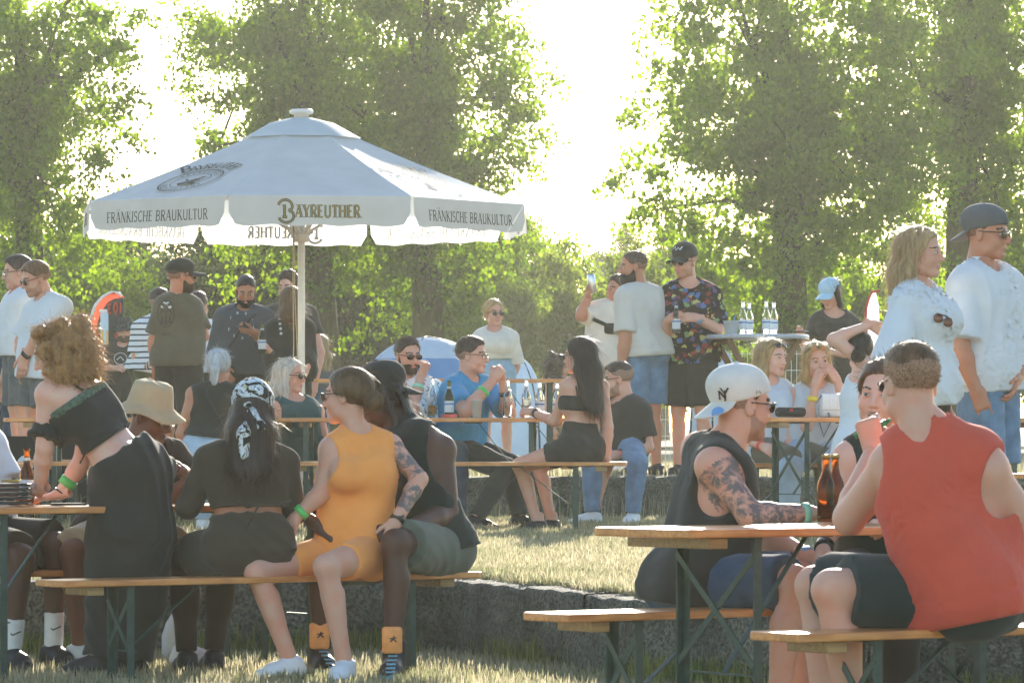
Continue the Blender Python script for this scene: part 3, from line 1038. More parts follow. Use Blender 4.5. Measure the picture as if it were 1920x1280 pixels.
        if style in ('short', 'buzz', 'fade', 'quiff') and s.tone not in ('dark', 'brown'):
            c = v[q].mean(1)
            lim = {'fade': 0.062, 'buzz': 0.03}.get(style, 0.022)
            mi = ((c[:, 2] + 0.008 * np.sin(60 * c[:, 1])) < lim).astype(np.int32)
            sk = lin({'pale': (226, 186, 166), 'fair': (214, 168, 144), 'tan': (194, 142, 114), 'olive': (178, 128, 98)}[s.tone])
            ms = [m, mat('cropped_%s_%d_%d_%d' % ((s.tone,) + tuple(rgb)), [0.40 * a_ + 0.60 * b_ for a_, b_ in zip(sk, lin(rgb))], rough=0.7, var=0.3, scale=260)]
        o = s.emit_head(v, q, 'hair', ms, mi=mi)
        if strands:
            s.strands(v, q, o, m, strands, style)
        s.hair_o = o
        return s
    def strands(s, v, q, o, m, n, style):
        c = v[q].mean(1)
        nrm = np.cross(v[q[:, 2]] - v[q[:, 0]], v[q[:, 3]] - v[q[:, 1]])
        nrm /= (np.linalg.norm(nrm, axis=1, keepdims=True) + 1e-9)
        n = int(n * 1.8)
        pick = RNG.integers(0, len(c), n)
        p, nn = c[pick], nrm[pick]
        if style in ('short', 'buzz', 'fade', 'quiff', 'curlytop'):
            g = np.stack([p[:, 0] * 2, p[:, 1] * 1.0 - 0.02, 0.02 + 0 * p[:, 0]], 1)
            g = g / (np.linalg.norm(g, axis=1, keepdims=True) + 1e-6) + RNG.normal(0, 0.5, (n, 3))
            L = RNG.uniform(0.008, 0.022, n) * (0.5 if style in ('buzz', 'fade') else 1)
            lift = 0.6
        elif style in ('bun', 'pony'):
            g = np.array((0.0, -0.135, -0.01)) - p
            g = g / (np.linalg.norm(g, axis=1, keepdims=True) + 1e-6) + RNG.normal(0, 0.12, (n, 3))
            L = RNG.uniform(0.02, 0.06, n)
            lift = 0.06
        else:
            g = np.tile((0.0, -0.15, -1.0), (n, 1)) + RNG.normal(0, 0.18 if style != 'curly' else 0.8, (n, 3))
            L = RNG.uniform(0.04, 0.12, n) * (1.0 if style != 'curly' else 0.6)
            lift = 0.10 if style != 'curly' else 0.5
        g = g - (g * nn).sum(1, keepdims=True) * nn
        g /= (np.linalg.norm(g, axis=1, keepdims=True) + 1e-6)
        if style not in ('short', 'buzz', 'fade', 'quiff', 'curlytop'):
            L = np.where((p[:, 1] > 0.035) & (p[:, 2] < 0.11), 0.004, L)
        fl = (RNG.random(n) ** 4)[:, None]
        sidev = np.cross(g, nn) * (0.0009 if s.near else 0.0014)
        p0 = p + nn * 0.0005
        p1 = p + g * L[:, None] * 0.5 + nn * (L[:, None] * (lift * 0.35 + 0.5 * fl))
        p2 = p + g * L[:, None] + nn * (L[:, None] * (lift * 0.5 + 0.8 * fl)) + RNG.normal(0, 0.004, (n, 3)) * (L[:, None] / 0.05)
        V = np.concatenate([p0 - sidev, p0 + sidev, p1 - sidev * .8, p1 + sidev * .8, p2 - sidev * .3, p2 + sidev * .3])
        i = np.arange(n)
        Q = np.concatenate([np.stack([i, i + n, i + 3 * n, i + 2 * n], 1), np.stack([i + 2 * n, i + 3 * n, i + 5 * n, i + 4 * n], 1)])
        s.emit_head(V, Q, 'hair_strands', m, parent=o)
        if style == 'curly':
            s.curls(p, nn, m, o)
    def curls(s, p, nn, m, o, n=1300):
        p, nn = p[:n], nn[:n]
        n = len(p)
        K = 9
        g = np.tile((0.0, -0.2, -1.0), (n, 1)) + RNG.normal(0, 0.45, (n, 3)) + nn * 0.35
        g /= np.linalg.norm(g, axis=1, keepdims=True)
        a = np.cross(g, nn + 1e-3); a /= (np.linalg.norm(a, axis=1, keepdims=True) + 1e-6)
        b = np.cross(g, a)
        L = RNG.uniform(0.03, 0.085, n)[:, None]; rad = RNG.uniform(0.004, 0.011, n)[:, None]; ph = RNG.uniform(0, 6.28, n)[:, None]
        V = []
        for k in range(K):
            t = k / (K - 1)
            c = p + nn * 0.004 + g * L * t + (a * np.cos(ph + 9 * t) + b * np.sin(ph + 9 * t)) * rad * min(1, t * 3)
            w = 0.0016 * (1 - 0.7 * t)
            V += [c - a * w, c + a * w]
        i = np.arange(n)
        Q = np.concatenate([np.stack([i + 2 * k * n, i + (2 * k + 1) * n, i + (2 * k + 3) * n, i + (2 * k + 2) * n], 1) for k in range(K - 1)])
        s.emit_head(np.concatenate(V), Q, 'curl_strands', m, parent=o)
    def beard(s, rgb, grow=0.009, full=False, strands=200):
        f = head_field(False, 0.006, grow)
        f.func(lambda x, y, z: np.maximum((z - np.interp(y, [-0.02, 0.004, 0.03, 0.055, 0.07, 0.085], [0.004, -0.012, -0.046, -0.056, -0.048, -0.046])) * 0.8, -0.006 - y) + 0 * x)
        f.func(lambda x, y, z: (-0.118 - (0.03 if full else 0) - z) + 0 * x + 0 * y)
        f.ell((0, 0.115, -0.0635), (0.018, 0.045, 0.0055), k=0.004, sub=True)
        if full:
            g = Field((-0.1, -0.06, -0.2), (0.1, 0.16, 0.0), 0.006)
            f.cone((-0.02, 0.055, -0.10), (0.02, 0.055, -0.10), 0.042, 0.042, k=0.03)
            f.ell((0, 0.12, -0.062), (0.024, 0.04, 0.009), k=0.004, sub=True)
        f.ripple(0.003, 90, 1.0, band=0.02)
        v, q = f.mesh()
        m = hair_mat(rgb)
        o = s.emit_head(v, q, 'beard', m)
        if strands:
            s.strands(v, q, o, m, strands, 'short')
        return s
    def glasses(s, style='way', m=None, up=0.0, name=None):
        """up: tilt onto the forehead / crown"""
        f = Field((-0.09, -0.03, -0.03), (0.09, 0.13, 0.05), 0.0032)
        rx, rz = {'way': (0.026, 0.020), 'round': (0.023, 0.023), 'wide': (0.029, 0.021), 'thin': (0.025, 0.019)}[style]
        parts = []
        for sx in (-1, 1):
            M = np.array(Matrix.Rotation(sx * -0.16, 3, 'Z'))
            f.ell((sx * 0.0335, 0.098, 0.004), (rx, 0.0045, rz), M=M, k=0.002)
        v1, q1 = f.mesh()
        g = Field((-0.09, -0.03, -0.03), (0.09, 0.13, 0.05), 0.0032)
        for sx in (-1, 1):
            g.cone((sx * 0.058, 0.094, 0.012), (sx * 0.080, 0.05, 0.012), 0.0032, 0.003, k=0.002)
            g.cone((sx * 0.080, 0.05, 0.012), (sx * 0.083, -0.015, 0.012), 0.003, 0.003, k=0.002)
        g.cone((-0.012, 0.104, 0.010), (0.012, 0.104, 0.010), 0.003, 0.003, k=0.002)
        if style in ('way', 'wide', 'thin'):
            g.cone((-0.058, 0.097, 0.017 if style != 'thin' else 0.014), (-0.010, 0.104, 0.017), 0.0034, 0.0034, k=0.002)
            g.cone((0.058, 0.097, 0.017 if style != 'thin' else 0.014), (0.010, 0.104, 0.017), 0.0034, 0.0034, k=0.002)
        v2, q2 = g.mesh()
        if up:
            Rm = np.array(Matrix.Rotation(R(up), 3, 'X'))
            off = np.array((0, -0.002, 0.028))
            v1 = v1 @ Rm.T + off; v2 = v2 @ Rm.T + off
        o = s.emit_head(v2, q2, name or ('sunglasses' if m is not M_CLEAR else 'eyeglasses'), M_FRAME)
        s.emit_head(v1, q1, 'lens', m or M_LENS, parent=o)
        return s
    def cap(s, m, back=False, tilt=0, brim=None, deep=0.0, name='cap'):
        h = 0.006
        f = Field((-0.13, -0.16, -0.04), (0.13, 0.24, 0.19), h)
        f.ell((0, -0.016, 0.055), (0.0885, 0.112, 0.092 + deep), k=0.01)
        f.ell((0, 0.030, 0.085), (0.070, 0.070, 0.055 + deep), k=0.03)
        f.func(lambda x, y, z: ((0.026 if back else 0.038) - 0.10 * y - z) + 0 * x)
        f.ell((0, -0.016, 0.149 + deep), (0.008, 0.008, 0.006), k=0.004)
        v, q = f.mesh()
        b = Field((-0.13, -0.02, -0.04), (0.13, 0.26, 0.12), 0.005)
        b.ell((0, 0.098, 0.03), (0.084, 0.096, 0.07), k=0.005)
        sl, p = b.sl(b.lo, b.lo + b.h * b.n)
        surf = p[2] - ((0.034 if back else 0.046) - 6.0 * p[0] ** 2 - (0.55 if back else 0.16) * (p[1] - 0.07))
        b.v = np.maximum(b.v, np.abs(surf) - 0.0055).astype(np.float32)
        v2, q2 = b.mesh()
        Rm = np.array(Matrix.Rotation(R(tilt), 3, 'X') @ (Matrix.Rotation(math.pi, 3, 'Z') if back else Matrix.Identity(3)))
        off = np.array((0, -0.016, 0.055))
        v = (v - off) @ Rm.T + off; v2 = (v2 - off) @ Rm.T + off
        s.cap_o = s.emit_head(v, q, name, m)
        s.brim_o = s.emit_head(v2, q2, 'brim', brim or m, parent=s.cap_o)
        return s
    def bucket(s, m, wide=1.0, tilt=0):
        n = 40
        prof = [(0.0005, 0.158), (0.03, 0.158), (0.062, 0.155), (0.080, 0.146), (0.088, 0.12), (0.098, 0.066), (0.101, 0.052), (0.130 * wide, 0.030), (0.164 * wide, 0.010), (0.163 * wide, 0.005), (0.128 * wide, 0.022), (0.099, 0.045), (0.092, 0.06)]
        V, Q = [], []
        for i, (r, z) in enumerate(prof):
            for k in range(n):
                a = 2 * math.pi * k / n
                wob = (0.006 * math.sin(3 * a + 1) + 0.004 * math.sin(5 * a)) * (1 if r > 0.105 else 0.35)
                V.append((r * math.cos(a) * 0.93, r * math.sin(a) * 1.08 - 0.015, z + wob * 1.4))
        for i in range(len(prof) - 1):
            for k in range(n):
                Q.append((i * n + k, i * n + (k + 1) % n, (i + 1) * n + (k + 1) % n, (i + 1) * n + k))
        Q = np.array(Q)[:, ::-1]
        V = np.array(V) @ np.array(Matrix.Rotation(R(tilt), 3, 'X')).T
        s.hat_o = s.emit_head(V, Q, 'bucket_hat', m)
        return s
    def band(s, sd, m, t=0.9, w=0.011, r=None, name='wristband'):
        """bracelet, wristband or watch strap round the forearm"""
        a, b = s.J['e' + sd], s.J['w' + sd]
        c = a + (b - a) * t
        ra = (0.047 if s.female else 0.055) * s.sc * (0.6 + 0.4 * s.bulk) * 0.8
        rw = (0.026 if s.female else 0.030) * s.sc
        tt = max(0, (t - 0.28) / 0.72)
        rr = (r or (ra + (rw - ra) * tt)) + 0.006
        ax = (b - a).normalized()
        MB().tube([c - ax * w - s.org, c + ax * w - s.org], rr, 18).build(name, m, s.root, True)
        return s
def decal(target, strips, origin, xdir, ydir, m, name, parent, off=0.0025, cast=None, max_d=0.3):
    """lay flat strips (polygons of 2D points) on the surface of a mesh object; origin / directions in world space"""
    dg = bpy.context.evaluated_depsgraph_get()
    mw = target.matrix_world if target.parent is None else Matrix.Translation(target.parent.matrix_world.translation)
    bvh = BVHTree.FromPolygons([(v.co + target_off(target)) for v in target.data.vertices], [tuple(p.vertices) for p in target.data.polygons])
    X, Y = Vector(xdir).normalized(), Vector(ydir).normalized()
    N = X.cross(Y).normalized() if cast is None else -Vector(cast).normalized()
    V, Q = [], []
    po = target_off(parent)
    for poly in strips:
        ids = []
        for (x, y) in poly:
            w = Vector(origin) + X * x + Y * y
            hit = bvh.ray_cast(w + N * max_d, -N, max_d * 2)
            p = (hit[0] + N * off) if hit[0] is not None else w
            ids.append(len(V)); V.append(p - po)
        Q.append(ids)
    me = bpy.data.meshes.new(name)
    me.from_pydata(V, [], Q)
    return link(name, me, parent, m)
def target_off(o):
    v = Vector((0, 0, 0))
    while o is not None:
        v = v + o.location
        o = o.parent
    return v
# ------------------------------------------------------------------ ground, terraces, walls
def T1(d):
    return 0.38 + 0.0035 * (d - 19)
T2 = 0.74
WALL1 = [(-900, 18.4), (-300, 19.0), (0, 19.5), (300, 19.9), (600, 20.1), (850, 19.8), (1020, 18.8), (1200, 17.6), (1500, 16.8), (1900, 16.3), (2600, 15.8)]
WALL2 = [(-900, 30.6), (300, 30.9), (600, 31.6), (900, 32.2), (1300, 32.2), (1900, 31.6), (2600, 31.0)]
def wall_line(pts):
    return [Vector((gx(px, d), d)) for px, d in pts]
def ground_mat():
    m, n, l, p = new_mat('dry_lawn')
    tc = n.new('ShaderNodeTexCoord')
    a = n.new('ShaderNodeTexNoise'); a.inputs['Scale'].default_value = 1.3; a.inputs['Detail'].default_value = 8
    b = n.new('ShaderNodeTexNoise'); b.inputs['Scale'].default_value = 40; b.inputs['Detail'].default_value = 6
    l.new(tc.outputs['Object'], a.inputs[0]); l.new(tc.outputs['Object'], b.inputs[0])
    cr = n.new('ShaderNodeValToRGB')
    cr.color_ramp.elements[0].position = 0.35; cr.color_ramp.elements[0].color = (0.15, 0.15, 0.09, 1)
    cr.color_ramp.elements[1].position = 0.65; cr.color_ramp.elements[1].color = (0.34, 0.31, 0.21, 1)
    l.new(a.outputs[0], cr.inputs[0])
    mx = n.new('ShaderNodeMix'); mx.data_type = 'RGBA'; mx.blend_type = 'MULTIPLY'
    mx.inputs[0].default_value = 0.6
    l.new(cr.outputs[0], mx.inputs[6]); l.new(b.outputs[0], mx.inputs[7])
    l.new(mx.outputs[2], p.inputs['Base Color'])
    p.inputs['Roughness'].default_value = 0.95
    bp = n.new('ShaderNodeBump'); bp.inputs['Strength'].default_value = 0.8; bp.inputs['Distance'].default_value = 0.03
    l.new(b.outputs[0], bp.inputs['Height']); l.new(bp.outputs[0], p.inputs['Normal'])
    return m
M_LAWN = ground_mat()
def concrete_mat():
    m, n, l, p = new_mat('weathered_concrete')
    tc = n.new('ShaderNodeTexCoord')
    a = n.new('ShaderNodeTexNoise'); a.inputs['Scale'].default_value = 3.5; a.inputs['Detail'].default_value = 9; a.inputs['Roughness'].default_value = 0.7
    b = n.new('ShaderNodeTexNoise'); b.inputs['Scale'].default_value = 60; b.inputs['Detail'].default_value = 5
    v = n.new('ShaderNodeTexVoronoi'); v.inputs['Scale'].default_value = 75
    for q in (a, b, v):
        l.new(tc.outputs['Object'], q.inputs[0])
    cr = n.new('ShaderNodeValToRGB')
    e = cr.color_ramp.elements
    e[0].position = 0.33; e[0].color = (0.045, 0.050, 0.036, 1)
    e[1].position = 0.68; e[1].color = (0.24, 0.24, 0.20, 1)
    l.new(a.outputs[0], cr.inputs[0])
    c2 = n.new('ShaderNodeValToRGB')
    c2.color_ramp.elements[0].position = 0.38; c2.color_ramp.elements[0].color = (0.30, 0.30, 0.27, 1)
    c2.color_ramp.elements[1].position = 0.62; c2.color_ramp.elements[1].color = (1.25, 1.25, 1.2, 1)
    l.new(b.outputs[0], c2.inputs[0])
    mx = n.new('ShaderNodeMix'); mx.data_type = 'RGBA'; mx.blend_type = 'MULTIPLY'; mx.inputs[0].default_value = 0.85
    l.new(cr.outputs[0], mx.inputs[6]); l.new(c2.outputs[0], mx.inputs[7])
    l.new(mx.outputs[2], p.inputs['Base Color'])
    p.inputs['Roughness'].default_value = 0.9
    bp = n.new('ShaderNodeBump'); bp.inputs['Strength'].default_value = 0.9; bp.inputs['Distance'].default_value = 0.012
    l.new(v.outputs['Distance'], bp.inputs['Height'])
    bp2 = n.new('ShaderNodeBump'); bp2.inputs['Strength'].default_value = 0.7; bp2.inputs['Distance'].default_value = 0.02
    l.new(b.outputs[0], bp2.inputs['Height']); l.new(bp.outputs[0], bp2.inputs['Normal'])
    l.new(bp2.outputs[0], p.inputs['Normal'])
    return m
M_CONC = concrete_mat()

w1 = wall_line(WALL1); w2 = wall_line(WALL2)
def sheet(name, near, far, zn, zf, label):
    V, Q = [], []
    n = len(near)
    for i in range(n):
        V.append((near[i].x, near[i].y, zn(near[i].y)))
        V.append((far[i].x, far[i].y, zf(far[i].y)))
    for i in range(n - 1):
        Q.append((2 * i, 2 * i + 2, 2 * i + 3, 2 * i + 1))
    o = link(name, mesh_np(name, V, Q, False), None, M_LAWN)
    return tag(o, label, None, None, 'structure')
def lawn_z(d):
    return 0.05 * np.clip((d - 14.6) / 2.4, 0, 1)
rows_ = [[(p.x, y_ if y_ is not None else p.y + 0.05, float(lawn_z(y_ if y_ is not None else p.y))) for p in w1] for y_ in (-40, 12.0, 14.6, 15.4, None)]
for i_ in range(len(w1)):
    for j_ in (2, 3):
        if rows_[j_][i_][1] > w1[i_].y - 0.02 * (5 - j_):
            rows_[j_][i_] = (w1[i_].x, w1[i_].y - 0.02 * (5 - j_), float(lawn_z(w1[i_].y)))
n_ = len(w1)
o = link('lawn', mesh_np('lawn', [v_ for r_ in rows_ for v_ in r_], [(j_ * n_ + i_, j_ * n_ + i_ + 1, (j_ + 1) * n_ + i_ + 1, (j_ + 1) * n_ + i_) for j_ in range(4) for i_ in range(n_ - 1)], True), None, M_LAWN)
tag(o, 'dry lawn at the foot of the lower terrace wall', None, None, 'structure')
sheet('terrace_lawn', [p + Vector((0, 0.3)) for p in w1], [Vector((gx(px, 30), 0)) + Vector((0, np.interp(px, [q[0] for q in WALL2], [q[1] for q in WALL2]) + 0.05)) for px, _ in WALL1], T1, T1, 'sunlit dry grass terrace above the lower concrete wall')
big = [Vector((-300 + 60 * i, 0)) for i in range(11)]
V = [(p.x, p.y + 0.3, T2) for p in w2]
V0 = [(-400, w2[0].y + 0.3, T2)] + V + [(400, w2[-1].y + 0.3, T2)]
n0 = len(V0)
V1 = [(-400 + 800 * i / (n0 - 1), 900, T2 + 1.0) for i in range(n0)]
o = link('upper_lawn', mesh_np('upper_lawn', V0 + V1, [(i, i + 1, n0 + i + 1, n0 + i) for i in range(n0 - 1)], False), None, M_LAWN)
tag(o, 'upper lawn level running back to the trees', None, None, 'structure')

def retaining_wall(line, z0, ztop, depth, label, seg=1.7):
    t = thing('retaining_wall', label, 'wall')
    # resample the polyline into blocks
    L = [0.0]
    for a, b in zip(line, line[1:]):
        L.append(L[-1] + (b - a).length)
    def pt(s):
        s = min(max(s, 0), L[-1] - 1e-4)
        i = max(k for k in range(len(L)) if L[k] <= s and k < len(L) - 1)
        f = (s - L[i]) / (L[i + 1] - L[i])
        return line[i].lerp(line[i + 1], f)
    nb = max(1, int(L[-1] / seg))
    for b in range(nb):
        s0, s1 = L[-1] * b / nb + 0.006, L[-1] * (b + 1) / nb - 0.006
        nu, nv = 22, 9
        rows = []
        prof = []            # front face upward, then top backward
        zt = ztop((pt((s0 + s1) / 2)).y)
        for j in range(nv + 1):
            prof.append((0.0, z0 + (zt - 0.018 - z0) * j / nv))
        prof += [(0.006, zt - 0.004), (0.022, zt), (depth * 0.5, zt + 0.004), (depth, zt - 0.002), (depth, zt - 0.1)]
        V, Q = [], []
        for i in range(nu + 1):
            s = s0 + (s1 - s0) * i / nu
            p = pt(s); q = pt(s + 0.02); q0 = pt(s - 0.02)
            tg = (q - q0).normalized(); nr = Vector((-tg.y, tg.x))
            chip = max(0.0, math.sin(s * 5.3 + b) * math.sin(s * 11.7) - 0.55) * 0.05
            for j, (o, z) in enumerate(prof):
                w = 0.006 * math.sin(s * 17 + z * 31) + 0.006 * math.sin(s * 41 + z * 13 + b)
                oo = o + w * (1 if o < 0.01 else 0.2) + (chip if abs(z - zt) < 0.03 and o < 0.03 else 0)
                zz = z - (chip * 0.6 + 0.004 * math.sin(s * 23)) * (1 if abs(z - zt) < 0.03 and o < 0.03 else 0.0) + 0.003 * math.sin(s * 31 + o * 40) * (o > 0.03)
                x = p + nr * oo
                V.append((x.x, x.y, zz))
        m = len(prof)
        for i in range(nu):
            for j in range(m - 1):
                Q.append((i * m + j, (i + 1) * m + j, (i + 1) * m + j + 1, i * m + j + 1))
        link('block', mesh_np('block', V, Q, True), t, M_CONC)
    V, Q = [], []
    for i, p in enumerate(line):
        tg = (line[min(i + 1, len(line) - 1)] - line[max(i - 1, 0)]).normalized(); nr = Vector((-tg.y, tg.x)) * 0.045
        V += [(p.x + nr.x, p.y + nr.y, z0 - 0.2), (p.x + nr.x, p.y + nr.y, ztop(p.y) - 0.02)]
    link('wall_core', mesh_np('wall_core', V, [(2 * i, 2 * i + 2, 2 * i + 3, 2 * i + 1) for i in range(len(line) - 1)], False), t, M_CONC)
    return t
retaining_wall(w1, -0.03, lambda d: T1(d) + 0.012, 0.42, 'low weathered concrete retaining wall behind the front benches')
retaining_wall(w2, 0.36, lambda d: T2 + 0.012, 0.40, 'rear concrete step behind the middle row of beer tables')

# ------------------------------------------------------------------ grass blades
def leaf_mat(name, c1, c2, trans=0.45, scale=3.0):
    if name in MATS:
        return MATS[name]
    m, n, l, p = new_mat(name)
    n.remove(p)
    gi = n.new('ShaderNodeNewGeometry')
    tc = n.new('ShaderNodeTexCoord')
    nz = n.new('ShaderNodeTexNoise'); nz.inputs['Scale'].default_value = scale; nz.inputs['Detail'].default_value = 3
    l.new(tc.outputs['Object'], nz.inputs[0])
    ad = n.new('ShaderNodeMath'); ad.operation = 'MULTIPLY_ADD'; ad.inputs[1].default_value = 0.55
    l.new(gi.outputs['Random Per Island'], ad.inputs[0])
    sb = n.new('ShaderNodeMath'); sb.operation = 'SUBTRACT'; sb.inputs[1].default_value = 0.28
    l.new(nz.outputs[0], sb.inputs[0]); l.new(sb.outputs[0], ad.inputs[2])
    cr = n.new('ShaderNodeValToRGB')
    cr.color_ramp.elements[0].position = 0.2; cr.color_ramp.elements[0].color = (*c1, 1)
    cr.color_ramp.elements[1].position = 0.8; cr.color_ramp.elements[1].color = (*c2, 1)
    l.new(ad.outputs[0], cr.inputs[0])
    df = n.new('ShaderNodeBsdfDiffuse'); tr = n.new('ShaderNodeBsdfTranslucent'); gl = n.new('ShaderNodeBsdfGlossy')
    gl.inputs['Roughness'].default_value = 0.45
    hs = n.new('ShaderNodeHueSaturation'); hs.inputs['Value'].default_value = 2.4; hs.inputs['Saturation'].default_value = 1.1; hs.inputs['Hue'].default_value = 0.485
    l.new(cr.outputs[0], df.inputs[0]); l.new(cr.outputs[0], hs.inputs['Color']); l.new(hs.outputs[0], tr.inputs[0])
    gl.inputs['Color'].default_value = (0.5, 0.55, 0.5, 1)
    ms = n.new('ShaderNodeMixShader'); ms.inputs[0].default_value = trans
    l.new(df.outputs[0], ms.inputs[1]); l.new(tr.outputs[0], ms.inputs[2])
    m2 = n.new('ShaderNodeMixShader'); m2.inputs[0].default_value = 0.025
    l.new(ms.outputs[0], m2.inputs[1]); l.new(gl.outputs[0], m2.inputs[2])
    l.new(m2.outputs[0], n['Material Output'].inputs[0])
    MATS[name] = m
    return m
def blades(name, pos, h, m, label, bend=0.5, width=0.0035):
    n = len(pos)
    a = RNG.uniform(0, 6.283, n)
    dx, dy = np.cos(a), np.sin(a)
    L = h * RNG.uniform(0.45, 1.25, n)
    b = RNG.uniform(0.1, 1.0, n) * bend
    sv = np.stack([-dy, dx, 0 * dx], 1) * width
    p0 = pos
    p1 = pos + np.stack([dx * L * b * 0.35, dy * L * b * 0.35, L * 0.6], 1)
    p2 = pos + np.stack([dx * L * b, dy * L * b, L * (1.05 - 0.45 * b)], 1)
    V = np.concatenate([p0 - sv, p0 + sv, p1 - sv * .75, p1 + sv * .75, p2 - sv * .12, p2 + sv * .12])
    i = np.arange(n)
    Q = np.concatenate([np.stack([i, i + n, i + 3 * n, i + 2 * n], 1), np.stack([i + 2 * n, i + 3 * n, i + 5 * n, i + 4 * n], 1)])
    o = link(name, mesh_np(name, V, Q, False), None, m)
    return tag(o, label, 'grass', None, 'stuff')
M_GRASS = leaf_mat('grass_blades', (0.13, 0.145, 0.075), (0.40, 0.36, 0.245), 0.40, 1.1)
def wall_d(px, W):
    return np.interp(px, [q[0] for q in W], [q[1] for q in W])
# lower lawn
n = 70000
px = RNG.uniform(-300, 2200, n); d = RNG.uniform(12.5, 20.1, n)
ok = d < wall_d(px, WALL1) - 0.02
px, d = px[ok], d[ok]
blades('lawn_grass', np.stack([(px - 960) * d / F_PX, d, lawn_z(d) - 0.005], 1), 0.055, M_GRASS, 'dry grass growing on the lower lawn')
# taller weeds at the foot of the lower wall
n = 9000
px = RNG.uniform(-300, 2200, n)
d = wall_d(px, WALL1) - 0.03 - RNG.gamma(1.2, 0.10, n)
keep = (np.sin(px * 0.021) + np.sin(px * 0.0093 + 2) + RNG.normal(0, .6, n)) > -0.1
px, d = px[keep], d[keep]
blades('wall_weeds', np.stack([(px - 960) * d / F_PX, d, lawn_z(d) - 0.005], 1), 0.13, leaf_mat('weeds', (0.05, 0.085, 0.02), (0.22, 0.23, 0.08), 0.4, 2), 'tufts of weeds along the foot of the lower wall', 0.6)
# terrace
n = 110000
px = RNG.uniform(-150, 2050, n); d = 17.0 + 15.0 * RNG.random(n) ** 1.5
# more where it shows, between the two groups
m2 = 70000
px2 = RNG.uniform(830, 1250, m2); d2 = 17.6 + 14 * RNG.random(m2) ** 1.3
px = np.concatenate([px, px2]); d = np.concatenate([d, d2])
ok = (d > wall_d(px, WALL1) + 0.34 + 0.10 * np.sin(px * 0.05)) & (d < wall_d(px, WALL2) - 0.05)
px, d = px[ok], d[ok]
blades('terrace_grass', np.stack([(px - 960) * d / F_PX, d, T1(d) - 0.004], 1), 0.062, M_GRASS, 'dry sunlit grass covering the middle terrace', 0.8, 0.004)
n = 1500
px = RNG.uniform(-100, 2000, n); d = wall_d(px, WALL2) - 0.05 - RNG.gamma(1.2, 0.2, n)
blades('seed_stalks', np.stack([(px - 960) * d / F_PX, d, T1(d)], 1), 0.19, M_GRASS, 'thin dry seed stalks at the foot of the rear step', 0.35, 0.003)
n = 26000
px = RNG.uniform(-200, 2100, n); d = 31.2 + 22 * RNG.random(n) ** 2
ok = d > wall_d(px, WALL2) + 0.35
px, d = px[ok], d[ok]
blades('upper_grass', np.stack([(px - 960) * d / F_PX, d, T2 + (d - 32) * 0.00115], 1), 0.07, M_GRASS, 'dry grass of the upper lawn', 0.7, 0.006)

